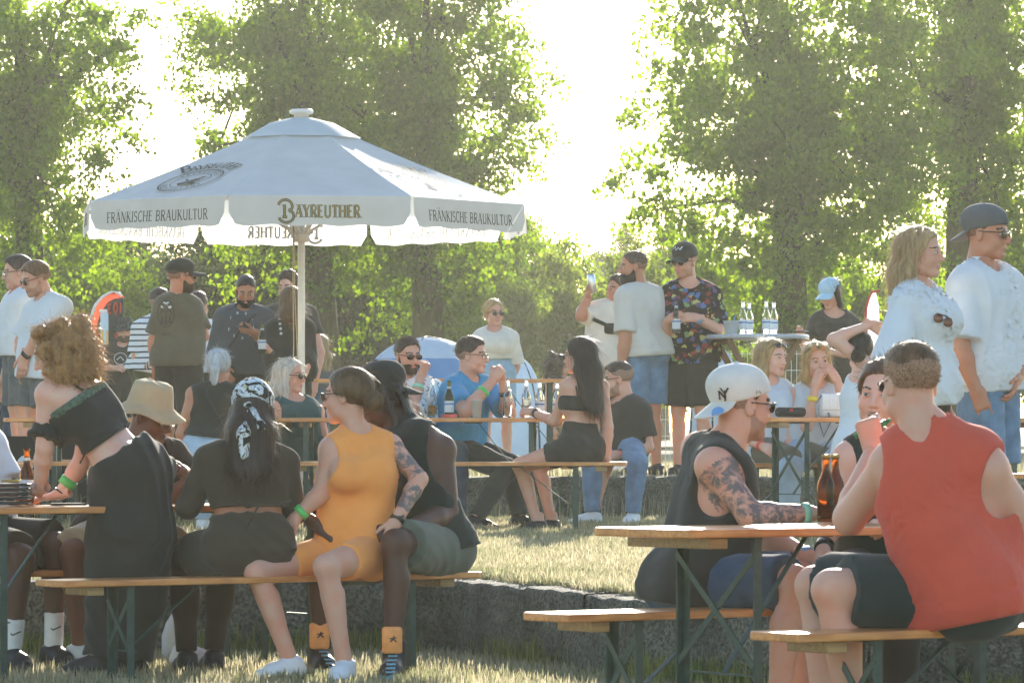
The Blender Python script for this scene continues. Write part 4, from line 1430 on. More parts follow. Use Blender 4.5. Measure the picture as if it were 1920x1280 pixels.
# ------------------------------------------------------------------ trees
TK = 1.35
M_BARK = mat("bark", (0.065, 0.055, 0.012), rough=0.95, var=0.45, scale=18, bump=1.0, bscale=60, stretch=(1, 1, 0.25))
def tree(name, label, base, height, crown_c, crown_r, n_clump, leaves_per, leaf, m, seed, trunk_r=0.22, droop=0.35, group=None, clump_r=0.55, shell=0.55, fork=0.35, limbs=16, reach=0.55):
    rg = np.random.default_rng(seed)
    crown_r = [crown_r[0] * TK, crown_r[1] * TK * 0.75, crown_r[2] * TK]; clump_r *= TK; trunk_r *= TK; height *= TK
    leaves_per = int(leaves_per * (1.9 if limbs > 10 else 1.7)); n_clump = int(n_clump * 0.70); clump_r *= 1.08
    t = thing(name, label, 'tree', base, 0, group)
    bx, by, bz = base
    cc = np.array(crown_c, float) - np.array(base); cr = np.array(crown_r, float)
    # clumps through the crown volume, denser towards the outside
    dirs = rg.normal(0, 1, (n_clump, 3)); dirs /= np.linalg.norm(dirs, axis=1, keepdims=True)
    rad = shell + (1 - shell) * rg.random(n_clump) ** 0.6
    rad = np.where(rg.random(n_clump) < 0.30, rg.random(n_clump) ** 0.5 * shell, rad)
    lump = 1 + 0.16 * np.sin(dirs[:, 0] * 5 + seed) * np.sin(dirs[:, 2] * 6 + 1.3 * seed) + 0.10 * rg.normal(0, 1, n_clump)
    cl = cc + dirs * cr * (rad * lump)[:, None]
    cl = cl[cl[:, 2] > 0.4]
    # trunk and limbs
    mb = MB()
    top = Vector((cc[0] * 0.9, cc[1] * 0.9, cc[2] + cr[2] * 0.55))
    pts = [Vector((0, 0, -0.1)), Vector((0.05, 0, height * 0.12)), Vector((cc[0] * 0.2, cc[1] * 0.2, height * 0.3)), Vector((cc[0] * 0.6, cc[1] * 0.6, cc[2])), top]
    mb.tube(pts, [trunk_r * 1.25, trunk_r, trunk_r * 0.85, trunk_r * 0.55, trunk_r * 0.12], 10)
    mb.build('trunk', M_BARK, t, True)
    mb = MB()
    order = rg.permutation(len(cl))[:limbs]
    twigs = []
    for i in order:
        e = Vector(cl[i])
        f = rg.uniform(fork, 0.85)
        z0 = height * 0.2 + (top.z - height * 0.2) * f * 0.8
        s0 = Vector((cc[0] * 0.5 * f, cc[1] * 0.5 * f, min(z0, e.z - 0.1 if e.z > z0 - 1.0 else z0)))
        mid = s0.lerp(e, 0.5) + Vector((rg.normal(0, .15), rg.normal(0, .15), 0.25 * (e - s0).length * 0.4))
        rr = trunk_r * rg.uniform(0.18, 0.34)
        mb.tube([s0, s0.lerp(mid, .5), mid, mid.lerp(e, .6), e], [rr, rr * .8, rr * .55, rr * .32, 0.012], 6)
        for _ in range(3):
            j = rg.integers(0, len(cl))
            k = np.argsort(((cl - np.array(e)) ** 2).sum(1))[rg.integers(1, 9)]
            e2 = Vector(cl[k])
            q = mid.lerp(e, rg.uniform(0.1, 0.9))
            mb.tube([q, q.lerp(e2, .5) + Vector((0, 0, .08)), e2], [rr * .35, rr * .22, 0.008], 5)
    mb.build('limbs', M_BARK, t, True)
    # leaves
    N = len(cl) * leaves_per
    ci = np.repeat(np.arange(len(cl)), leaves_per)
    sz = (clump_r * rg.uniform(0.6, 1.35, len(cl)))[ci]
    off = rg.normal(0, 1, (N, 3)); off /= np.linalg.norm(off, axis=1, keepdims=True)
    off *= (rg.random(N) ** 0.62)[:, None] * sz[:, None]
    off[:, 2] *= 0.62
    off[:, 2] -= droop * (off[:, 0] ** 2 + off[:, 1] ** 2) / (clump_r + 1e-6)
    p = cl[ci] + off
    lsz = leaf * rg.uniform(0.65, 1.3, N)
    # leaf frame: hangs mostly down
    ax = np.stack([rg.normal(0, .55, N), rg.normal(0, .55, N), -np.abs(rg.normal(0.8, .45, N))], 1)
    ax /= np.linalg.norm(ax, axis=1, keepdims=True)
    nr = rg.normal(0, 1, (N, 3)); nr[:, 2] += 0.5
    sd = np.cross(ax, nr); sd /= (np.linalg.norm(sd, axis=1, keepdims=True) + 1e-9)
    nn = np.cross(sd, ax)
    L = lsz[:, None]
    a0 = p - ax * L * 0.5
    a1 = p + sd * L * 0.42 - ax * L * 0.12 + nn * L * 0.10
    a2 = p + ax * L * 0.58
    a3 = p - sd * L * 0.42 - ax * L * 0.12 + nn * L * 0.10
    V = np.concatenate([a0, a1, a2, a3])
    i = np.arange(N)
    Q = np.concatenate([np.stack([i, i + N, i + 2 * N], 1), np.stack([i, i + 2 * N, i + 3 * N], 1)])
    link('crown', mesh_np('crown', V, Q, False), t, m)
    return t
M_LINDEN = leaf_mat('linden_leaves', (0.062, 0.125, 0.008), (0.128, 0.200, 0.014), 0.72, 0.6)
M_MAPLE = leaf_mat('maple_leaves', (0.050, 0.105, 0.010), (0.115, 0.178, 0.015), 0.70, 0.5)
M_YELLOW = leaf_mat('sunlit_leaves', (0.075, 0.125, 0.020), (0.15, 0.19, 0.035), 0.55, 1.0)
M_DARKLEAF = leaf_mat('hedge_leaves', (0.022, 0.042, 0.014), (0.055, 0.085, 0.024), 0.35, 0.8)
M_PINE = leaf_mat('pine_needles', (0.030, 0.050, 0.030), (0.06, 0.085, 0.05), 0.3, 0.8)
def tr(px, d):
    d *= TK
    return (gx(px, d), d, T2 + (d - 32) * 0.00115)
def cpt(px, py, d):
    return tuple(at(px, py, d * TK))
# big linden on the left
tree('linden_tree', 'tall pale green linden filling the left edge above the crowd', tr(60, 52), 9, cpt(30, 210, 52), (1.55, 1.7, 3.0), 520, 60, 0.085, M_LINDEN, 3, 0.2, 0.5, clump_r=0.33, shell=0.5)
# two maples in the middle
tree('maple_tree', 'big dark maple rising straight behind the white parasol', tr(600, 60), 10, cpt(560, 150, 60), (1.6, 1.9, 3.4), 480, 62, 0.095, M_MAPLE, 5, 0.26, 0.35, clump_r=0.40, shell=0.5)
tree('maple_tree', 'spreading maple right of the parasol with ragged sunlit edge', tr(800, 58), 9, cpt(800, 190, 58), (1.55, 1.8, 3.1), 520, 62, 0.095, M_MAPLE, 8, 0.24, 0.35, clump_r=0.38, shell=0.5)
# lindens on the right
tree('linden_tree', 'broad sunlit linden whose ragged edge meets the bright gap of sky', tr(1480, 54), 9, cpt(1470, 230, 54), (2.05, 2.0, 2.75), 640, 64, 0.095, M_LINDEN, 12, 0.24, 0.5, clump_r=0.36, shell=0.45)
tree('linden_tree', 'tall linden behind the couple in white shirts', tr(1800, 57), 10, cpt(1820, 170, 57), (1.7, 1.9, 3.6), 560, 62, 0.095, M_LINDEN, 15, 0.26, 0.5, clump_r=0.38, shell=0.45)
# the row of trees goes on past both edges of the picture
tree('linden_tree', 'linden of the same row just beyond the left edge', tr(-330, 56), 9, cpt(-340, 230, 56), (1.7, 1.8, 3.0), 420, 60, 0.09, M_LINDEN, 17, 0.22, 0.5, clump_r=0.36, shell=0.45)
tree('linden_tree', 'linden of the same row just beyond the right edge', tr(2240, 58), 9, cpt(2250, 220, 58), (1.8, 1.9, 3.1), 420, 60, 0.09, M_LINDEN, 18, 0.22, 0.5, clump_r=0.36, shell=0.45)
# low foliage behind the crowd
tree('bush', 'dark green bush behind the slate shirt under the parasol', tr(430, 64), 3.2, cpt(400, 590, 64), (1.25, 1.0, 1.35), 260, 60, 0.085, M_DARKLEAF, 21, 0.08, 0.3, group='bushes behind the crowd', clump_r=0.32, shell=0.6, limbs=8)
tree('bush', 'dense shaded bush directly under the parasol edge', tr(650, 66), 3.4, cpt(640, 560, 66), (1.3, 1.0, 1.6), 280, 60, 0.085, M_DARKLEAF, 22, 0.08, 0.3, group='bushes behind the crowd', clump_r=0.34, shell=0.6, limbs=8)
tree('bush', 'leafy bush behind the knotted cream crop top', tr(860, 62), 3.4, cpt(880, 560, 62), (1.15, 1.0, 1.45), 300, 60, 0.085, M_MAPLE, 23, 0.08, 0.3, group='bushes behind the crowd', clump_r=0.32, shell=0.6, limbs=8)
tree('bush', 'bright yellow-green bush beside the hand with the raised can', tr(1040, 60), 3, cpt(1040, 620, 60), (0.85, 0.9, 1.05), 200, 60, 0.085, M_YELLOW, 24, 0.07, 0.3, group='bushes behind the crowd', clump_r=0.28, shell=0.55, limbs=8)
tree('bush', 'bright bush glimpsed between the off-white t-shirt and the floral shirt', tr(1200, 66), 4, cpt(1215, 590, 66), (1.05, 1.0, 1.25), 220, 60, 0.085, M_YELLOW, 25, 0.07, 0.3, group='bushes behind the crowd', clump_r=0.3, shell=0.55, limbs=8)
tree('bush', 'shaded bush behind the bottles on the round bar table', tr(1440, 64), 3, cpt(1440, 610, 64), (1.2, 1.0, 1.1), 240, 60, 0.085, M_LINDEN, 26, 0.07, 0.3, group='bushes behind the crowd', clump_r=0.32, shell=0.6, limbs=8)
tree('bush', 'wide bush behind the pale blue cap', tr(1640, 62), 3, cpt(1650, 600, 62), (1.2, 1.0, 1.2), 240, 60, 0.085, M_LINDEN, 27, 0.07, 0.3, group='bushes behind the crowd', clump_r=0.32, shell=0.6, limbs=8)
tree('bush', 'dark bush at the far left behind the white shirts', tr(120, 62), 3, cpt(130, 580, 62), (1.5, 1.0, 1.4), 280, 60, 0.085, M_MAPLE, 28, 0.08, 0.3, group='bushes behind the crowd', clump_r=0.34, shell=0.6, limbs=8)
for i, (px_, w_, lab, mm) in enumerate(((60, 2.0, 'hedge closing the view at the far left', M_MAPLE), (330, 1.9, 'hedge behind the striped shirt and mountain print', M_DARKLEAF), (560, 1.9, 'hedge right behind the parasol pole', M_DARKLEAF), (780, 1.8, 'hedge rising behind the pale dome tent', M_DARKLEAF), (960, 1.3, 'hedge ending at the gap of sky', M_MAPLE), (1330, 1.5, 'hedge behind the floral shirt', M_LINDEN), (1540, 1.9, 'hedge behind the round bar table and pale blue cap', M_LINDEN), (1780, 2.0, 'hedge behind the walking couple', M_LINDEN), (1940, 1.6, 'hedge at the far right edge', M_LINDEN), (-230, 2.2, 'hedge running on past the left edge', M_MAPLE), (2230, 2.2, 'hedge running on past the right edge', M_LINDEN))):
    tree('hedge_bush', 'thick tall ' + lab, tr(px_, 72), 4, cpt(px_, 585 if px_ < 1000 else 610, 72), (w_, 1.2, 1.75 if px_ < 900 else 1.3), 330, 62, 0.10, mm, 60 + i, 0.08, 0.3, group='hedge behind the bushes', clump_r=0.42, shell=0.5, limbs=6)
def pine(label, px, py_top, d, h, w, seed):
    rg = np.random.default_rng(seed)
    top = at(px, py_top, d)
    gz = T2 + (d - 32) * 0.00115
    t = thing('pine_tree', label, 'tree', (top.x, d, gz), 0, 'distant pines')
    H = top.z - gz
    MB().tube([(0, 0, -.1), (0, 0, H * .5), (0, 0, H)], [0.22, 0.14, 0.03], 8).build('trunk', M_BARK, t, True)
    P = []
    for i in range(150):
        f = rg.random() ** 0.8
        z = H * (0.25 + 0.75 * f); r = w * (1.02 - f) + 0.12
        a = rg.uniform(0, 6.283); q = rg.uniform(0.3, 1.0)
        P.append((math.cos(a) * r * q, math.sin(a) * r * q, z + 0.15 * q * r))
    P = np.array(P); N = len(P) * 46
    c = np.repeat(P, 46, 0)
    off = rg.normal(0, 1, (N, 3)) * (0.20, 0.20, 0.12)
    p = c + off
    ax = rg.normal(0, 1, (N, 3)) + (0, 0, 0.7); ax /= np.linalg.norm(ax, axis=1, keepdims=True)
    sd = np.cross(ax, rg.normal(0, 1, (N, 3))); sd /= np.linalg.norm(sd, axis=1, keepdims=True)
    L = 0.22
    V = np.concatenate([p - sd * .018, p + sd * .018, p + ax * L]); i = np.arange(N)
    link('crown', mesh_np('crown', V, np.stack([i, i + N, i + 2 * N], 1), False), t, M_PINE)
pine('distant grey-green pine standing in the gap of sky', 1175, 430, 150, 1, 2.3, 31)
pine('smaller distant pine at the foot of the sky gap', 1125, 480, 160, 1, 1.6, 32)
pine('distant pine peeping out beside the maple edge', 1045, 478, 150, 1, 1.9, 33)
pine('hazy distant pine behind the floral shirt', 1245, 470, 155, 1, 2.2, 34)
# ------------------------------------------------------------------ lettering (strokes: polyline, relative weight)
def arc(cx, cy, rx, ry, a0, a1, n=8):
    return [(cx + rx * math.cos(R(a0 + (a1 - a0) * i / n)), cy + ry * math.sin(R(a0 + (a1 - a0) * i / n))) for i in range(n + 1)]
GLY = {   # width, [(points, weight)]  unit height 1; weight 1 = stem, 0.4 = hairline; serifs are added at stem ends
    'F': (0.55, [([(.12, 0), (.12, 1)], 1), ([(.12, .97), (.52, .97)], .45), ([(.12, .52), (.42, .52)], .45), ([(.50, 1), (.50, .84)], .4)]),
    'R': (0.64, [([(.12, 0), (.12, 1)], 1), ([(.12, .97)] + arc(.32, .74, .20, .23, 90, -90) + [(.12, .51)], .7), ([(.30, .51), (.58, 0)], 1)]),
    'A': (0.70, [([(.06, 0), (.34, 1)], .45), ([(.34, 1), (.62, 0)], 1), ([(.17, .33), (.51, .33)], .4)]),
    'N': (0.74, [([(.12, 0), (.12, 1)], .45), ([(.12, 1), (.60, 0)], 1), ([(.60, 0), (.60, 1)], .45)]),
    'K': (0.68, [([(.12, 0), (.12, 1)], 1), ([(.54, 1), (.14, .45)], .45), ([(.26, .58), (.60, 0)], 1)]),
    'I': (0.28, [([(.14, 0), (.14, 1)], 1)]),
    'S': (0.52, [(arc(.25, .75, .17, .23, 20, 180, 6) + arc(.25, .73, .17, .22, 180, 270, 4) + arc(.27, .27, .18, .24, 90, 0, 4) + arc(.27, .25, .18, .24, 0, -160, 7), .75)]),
    'C': (0.64, [(arc(.36, .5, .28, .49, 45, 315, 14), .8)]),
    'H': (0.74, [([(.12, 0), (.12, 1)], 1), ([(.60, 0), (.60, 1)], 1), ([(.12, .52), (.60, .52)], .4)]),
    'E': (0.58, [([(.12, 0), (.12, 1)], 1), ([(.12, .97), (.50, .97)], .45), ([(.12, .52), (.42, .52)], .45), ([(.12, .03), (.52, .03)], .45)]),
    'B': (0.62, [([(.12, 0), (.12, 1)], 1), ([(.12, .97)] + arc(.30, .75, .19, .22, 90, -90) + [(.12, .53)], .7), ([(.12, .53)] + arc(.32, .28, .21, .25, 90, -90) + [(.12, .03)], .7)]),
    'U': (0.70, [([(.12, 1), (.12, .28)] + arc(.34, .27, .22, .25, 180, 360, 8) + [(.56, .28), (.56, 1)], .8)]),
    'L': (0.52, [([(.12, 0), (.12, 1)], 1), ([(.12, .03), (.48, .03)], .45), ([(.48, .0), (.48, .18)], .4)]),
    'T': (0.60, [([(.30, 0), (.30, 1)], 1), ([(.04, .97), (.56, .97)], .45), ([(.05, 1), (.05, .82)], .4), ([(.55, 1), (.55, .82)], .4)]),
    'Y': (0.66, [([(.33, 0), (.33, .45)], 1), ([(.33, .45), (.06, 1)], 1), ([(.33, .45), (.60, 1)], .5)]),
    'u': (0.60, [([(.12, .66), (.12, .2)] + arc(.30, .2, .18, .18, 180, 360, 6) + [(.48, .66)], .8), ([(.48, .66), (.48, 0)], 1)]),
    'e': (0.52, [(arc(.26, .33, .21, .33, 0, 320, 12), .7), ([(.06, .34), (.47, .34)], .4)]),
    'Q': (0.60, [(arc(.30, .5, .22, .48, 0, 360, 16), .8), ([(.30, .15), (.30, -.2)], .6)]),
    ' ': (0.30, []),
}
GLY['Ä'] = (0.70, GLY['A'][1] + [([(.20, 1.16), (.20, 1.24)], .8), ([(.48, 1.16), (.48, 1.24)], .8)])
def stroke(pts, w):
    """a polyline as a row of quads"""
    out = []
    pts = [Vector(p) for p in pts]
    sd = []
    for i in range(len(pts)):
        t = (pts[min(i + 1, len(pts) - 1)] - pts[max(i - 1, 0)])
        t = t.normalized() if t.length > 1e-9 else Vector((1, 0))
        sd.append(Vector((-t.y, t.x)) * w / 2)
    for i in range(len(pts) - 1):
        n = max(1, int((pts[i + 1] - pts[i]).length / 0.3))
        for k in range(n):
            a, b = pts[i].lerp(pts[i + 1], k / n), pts[i].lerp(pts[i + 1], (k + 1) / n)
            sa, sb = sd[i].lerp(sd[i + 1], k / n), sd[i].lerp(sd[i + 1], (k + 1) / n)
            out.append([tuple(a - sa), tuple(b - sb), tuple(b + sb), tuple(a + sa)])
    return out
def text_strips(txt, h, weight=0.13, serif=True, gap=0.06, squeeze=1.0):
    """quads of a line of lettering, centred on x, baseline at 0; returns (quads, width)"""
    q, x = [], 0.0
    for c in txt:
        w, st = GLY[c]
        for pts, wt in st:
            sk = stroke(pts, weight * (wt if serif else 1))
            q += [[((px + x) * squeeze, py) for px, py in s] for s in sk]
            if serif and wt == 1:
                for (ex, ey) in (pts[0], pts[-1]):
                    if ey in (0, 1):
                        yy = 0.02 if ey == 0 else 0.98
                        q += [[((px + x) * squeeze, py) for px, py in s] for s in stroke([(ex - weight * 1.05, yy), (ex + weight * 1.05, yy)], 0.045)]
        x += w + gap
    wd = (x - gap) * squeeze
    return [[((px - wd / 2) * h, py * h) for px, py in s] for s in q], wd * h
def flat_print(name, quads, fn, m, parent):
    """quads of 2D points placed by fn(x, y) -> local 3D point"""
    V, Q = [], []
    for s in quads:
        i = len(V)
        V += [tuple(fn(x, y)) for x, y in s]
        Q.append((i, i + 1, i + 2, i + 3))
    return link(name, mesh_np(name, V, Q, False), parent, m)

# ------------------------------------------------------------------ beer tables and benches
def wood_mat(name, c1, c2):
    m, n, l, p = new_mat(name)
    tc = n.new('ShaderNodeTexCoord'); mp = n.new('ShaderNodeMapping'); mp.inputs['Scale'].default_value = (1.2, 22, 22)
    l.new(tc.outputs['Object'], mp.inputs[0])
    a = n.new('ShaderNodeTexNoise'); a.inputs['Scale'].default_value = 3; a.inputs['Detail'].default_value = 7; a.inputs['Distortion'].default_value = 0.6
    l.new(mp.outputs[0], a.inputs[0])
    b = n.new('ShaderNodeTexNoise'); b.inputs['Scale'].default_value = 9; b.inputs['Detail'].default_value = 4
    l.new(tc.outputs['Object'], b.inputs[0])
    cr = n.new('ShaderNodeValToRGB')
    cr.color_ramp.elements[0].position = 0.35; cr.color_ramp.elements[0].color = (*c1, 1)
    cr.color_ramp.elements[1].position = 0.65; cr.color_ramp.elements[1].color = (*c2, 1)
    l.new(a.outputs[0], cr.inputs[0])
    mx = n.new('ShaderNodeMix'); mx.data_type = 'RGBA'; mx.blend_type = 'MULTIPLY'; mx.inputs[0].default_value = 0.65
    l.new(cr.outputs[0], mx.inputs[6]); l.new(b.outputs[0], mx.inputs[7])
    l.new(mx.outputs[2], p.inputs['Base Color'])
    rr = n.new('ShaderNodeMapRange'); rr.inputs[3].default_value = 0.22; rr.inputs[4].default_value = 0.42
    l.new(b.outputs[0], rr.inputs[0]); l.new(rr.outputs[0], p.inputs['Roughness'])
    p.inputs['Coat Weight'].default_value = 0.3; p.inputs['Coat Roughness'].default_value = 0.2
    bp = n.new('ShaderNodeBump'); bp.inputs['Strength'].default_value = 0.15; bp.inputs['Distance'].default_value = 0.002
    l.new(a.outputs[0], bp.inputs['Height']); l.new(bp.outputs[0], p.inputs['Normal'])
    return m
M_WOOD = wood_mat('orange_lacquered_wood', lin((226, 140, 70)), lin((252, 180, 108)))
M_BATTEN = wood_mat('raw_batten', lin((150, 118, 70)), lin((186, 150, 96)))
M_STEEL = mat('green_painted_steel', lin((50, 74, 66)), rough=0.5, var=0.25, scale=24, bump=0.2, bscale=90)
def slab(L, W, th, rc):
    """board with rounded corners, origin at the middle of its underside"""
    bm = bmesh.new()
    ring = []
    for cx, cy, a0 in ((L / 2 - rc, W / 2 - rc, 0), (-L / 2 + rc, W / 2 - rc, 90), (-L / 2 + rc, -W / 2 + rc, 180), (L / 2 - rc, -W / 2 + rc, 270)):
        for k in range(5):
            a = R(a0 + 90 * k / 4)
            ring.append(bm.verts.new((cx + rc * math.cos(a), cy + rc * math.sin(a), 0)))
    fc = bm.faces.new(ring)
    ex = bmesh.ops.extrude_face_region(bm, geom=[fc])
    bmesh.ops.translate(bm, verts=[g for g in ex['geom'] if isinstance(g, bmesh.types.BMVert)], vec=(0, 0, th))
    bm.normal_update()
    es = [e for e in bm.edges if abs(e.verts[0].co.z - e.verts[1].co.z) < 1e-6]
    bmesh.ops.bevel(bm, geom=es, offset=0.005, segments=2, affect='EDGES', profile=0.5)
    bmesh.ops.recalc_face_normals(bm, faces=bm.faces)
    me = bpy.data.meshes.new('board'); bm.to_mesh(me); bm.free()
    return me
PROTO = {}
def trestle(kind, label, c, ang, gz, L=2.2):
    """beer table (0.50 wide) or bench (0.25 wide); c = (x, y) middle, ang = long axis angle in degrees"""
    W, H, th = (0.50, 0.77, 0.028) if kind == 'table' else (0.255, 0.48, 0.027)
    t = thing('beer_' + kind, label, kind, (c[0], c[1], gz), R(ang), 'beer %ss' % kind if kind == 'table' else 'beer benches')
    key = (kind, round(L, 2))
    if key not in PROTO:
        parts = []
        me = slab(L, W, th, 0.045 if kind == 'table' else 0.03); me.transform(Matrix.Translation((0, 0, H - th))); me.materials.append(M_WOOD)
        parts.append(('tabletop' if kind == 'table' else 'seat', me))
        fx = L / 2 - 0.34; lw = (W - 0.09) / 2
        for sx in (-1, 1):
            for bx, bw in ((sx * (L / 2 - 0.17), 0.075),):
                mb = MB().box((bx, 0, H - th - 0.0185), (bw, W - 0.06, 0.035), None, 0.003); me = mb.mesh('batten'); me.materials.append(M_BATTEN); parts.append(('batten', me))
            for sy in (-1, 1):
                mb = MB().box((sx * fx, sy * lw, (H - th) / 2 - 0.003), (0.032, 0.006, H - th - 0.008)).box((sx * fx - sx * 0.013, sy * (lw - 0.018), (H - th) / 2 - 0.003), (0.005, 0.030, H - th - 0.008))
                me = mb.mesh('leg'); me.materials.append(M_STEEL); parts.append(('leg', me))
            zt, zb = H - th - 0.06, H * 0.42
            for q, (y0, y1) in enumerate(((-lw, lw), (lw, -lw))):
                mb = MB().bar((sx * (fx + 0.010 + 0.007 * q), y0, zt), (sx * (fx + 0.010 + 0.007 * q), y1, zb), 0.022, 0.005, up=(1, 0, 0)); me = mb.mesh('cross_brace'); me.materials.append(M_STEEL); parts.append(('cross_brace', me))
            mb = MB().bar((sx * (fx - 0.02), -lw, H * 0.38), (sx * (fx - 0.02), lw, H * 0.38), 0.02, 0.006); me = mb.mesh('crossbar'); me.materials.append(M_STEEL); parts.append(('crossbar', me))
            if kind == 'bench':
                mb = MB().bar((sx * (fx - 0.02), -lw, H * 0.16), (sx * (fx - 0.02), lw, H * 0.16), 0.02, 0.006); me = mb.mesh('crossbar'); me.materials.append(M_STEEL); parts.append(('crossbar', me))
            mb = MB().bar((sx * (fx - 0.02), 0.0, H * 0.38), (sx * (fx - 0.36), 0.0, H - th - 0.012), 0.02, 0.006).box((sx * (fx - 0.40), 0, H - th - 0.005), (0.12, 0.05, 0.008))
            me = mb.mesh('strut'); me.materials.append(M_STEEL); parts.append(('strut', me))
            mb = MB().box((sx * fx, 0, H - th - 0.005), (0.05, W - 0.10, 0.008)); me = mb.mesh('hinge_plate'); me.materials.append(M_STEEL); parts.append(('hinge_plate', me))
        PROTO[key] = parts
    for nm, me in PROTO[key]:
        link(nm, me, t)
    return t
U35 = Vector((math.cos(R(35)), math.sin(R(35))))
trestle('bench', 'long orange bench under the black dress and the orange outfit', (-1.04, 17.93), 34.6, 0, 2.06)
trestle('table', 'orange beer table under the hands of the leaning person in the long skirt', (-1.6, 18.28), 35, 0)
trestle('bench', 'orange bench behind the front left table, under the tan bucket hat', (-1.95, 18.80), 35, 0)
trestle('table', 'orange beer table between the pale backwards cap and the red shirt', (1.295, 14.33), 35, 0)
trestle('bench', 'orange bench under the black tank top and pale backwards cap', (1.0, 14.76), 35, 0)
trestle('bench', 'front orange bench under the red sleeveless shirt', (1.68, 13.39), 35, 0)
trestle('table', 'beer table on the terrace in front of the teal tank top', (gx(620, 29) - 1.1, 29.0), 1, T1(29))
trestle('bench', 'terrace bench under the black tank top and pale jeans', (gx(610, 28.3) - 1.1, 28.35), 1, T1(28.3))
trestle('bench', 'terrace bench under the teal tank top', (gx(640, 29.6) - 1.1, 29.66), 1, T1(29.6))
trestle('table', 'terrace beer table with the bottles in front of the bright blue shirt', (-0.62, 28.9), -3, T1(28.9))
trestle('bench', 'terrace bench under the black bra top and shorts', (-0.34, 28.2), -2, T1(28.2))
trestle('bench', 'terrace bench under the bright blue shirt', (-0.55, 29.52), -3, T1(29.5))
trestle('table', 'terrace beer table carrying the black loudspeaker and white handbag', (2.42, 26.95), 26, T1(26.9))
trestle('bench', 'terrace bench behind the loudspeaker and white handbag', (2.20, 27.50), 26, T1(27.5))
trestle('bench', 'bench end poking in beside the walking jeans shorts at the right edge', (gx(1885, 22) + 1.1, 22.4), 14, T1(22))
trestle('table', 'beer table on the upper lawn in front of the dome tent', (gx(850, 33.6), 33.7), 2, T2)
trestle('bench', 'bench behind the arm of the leaning person in the long skirt', (gx(60, 29.2) - 0.9, 27.2), 4, T1(27.2))

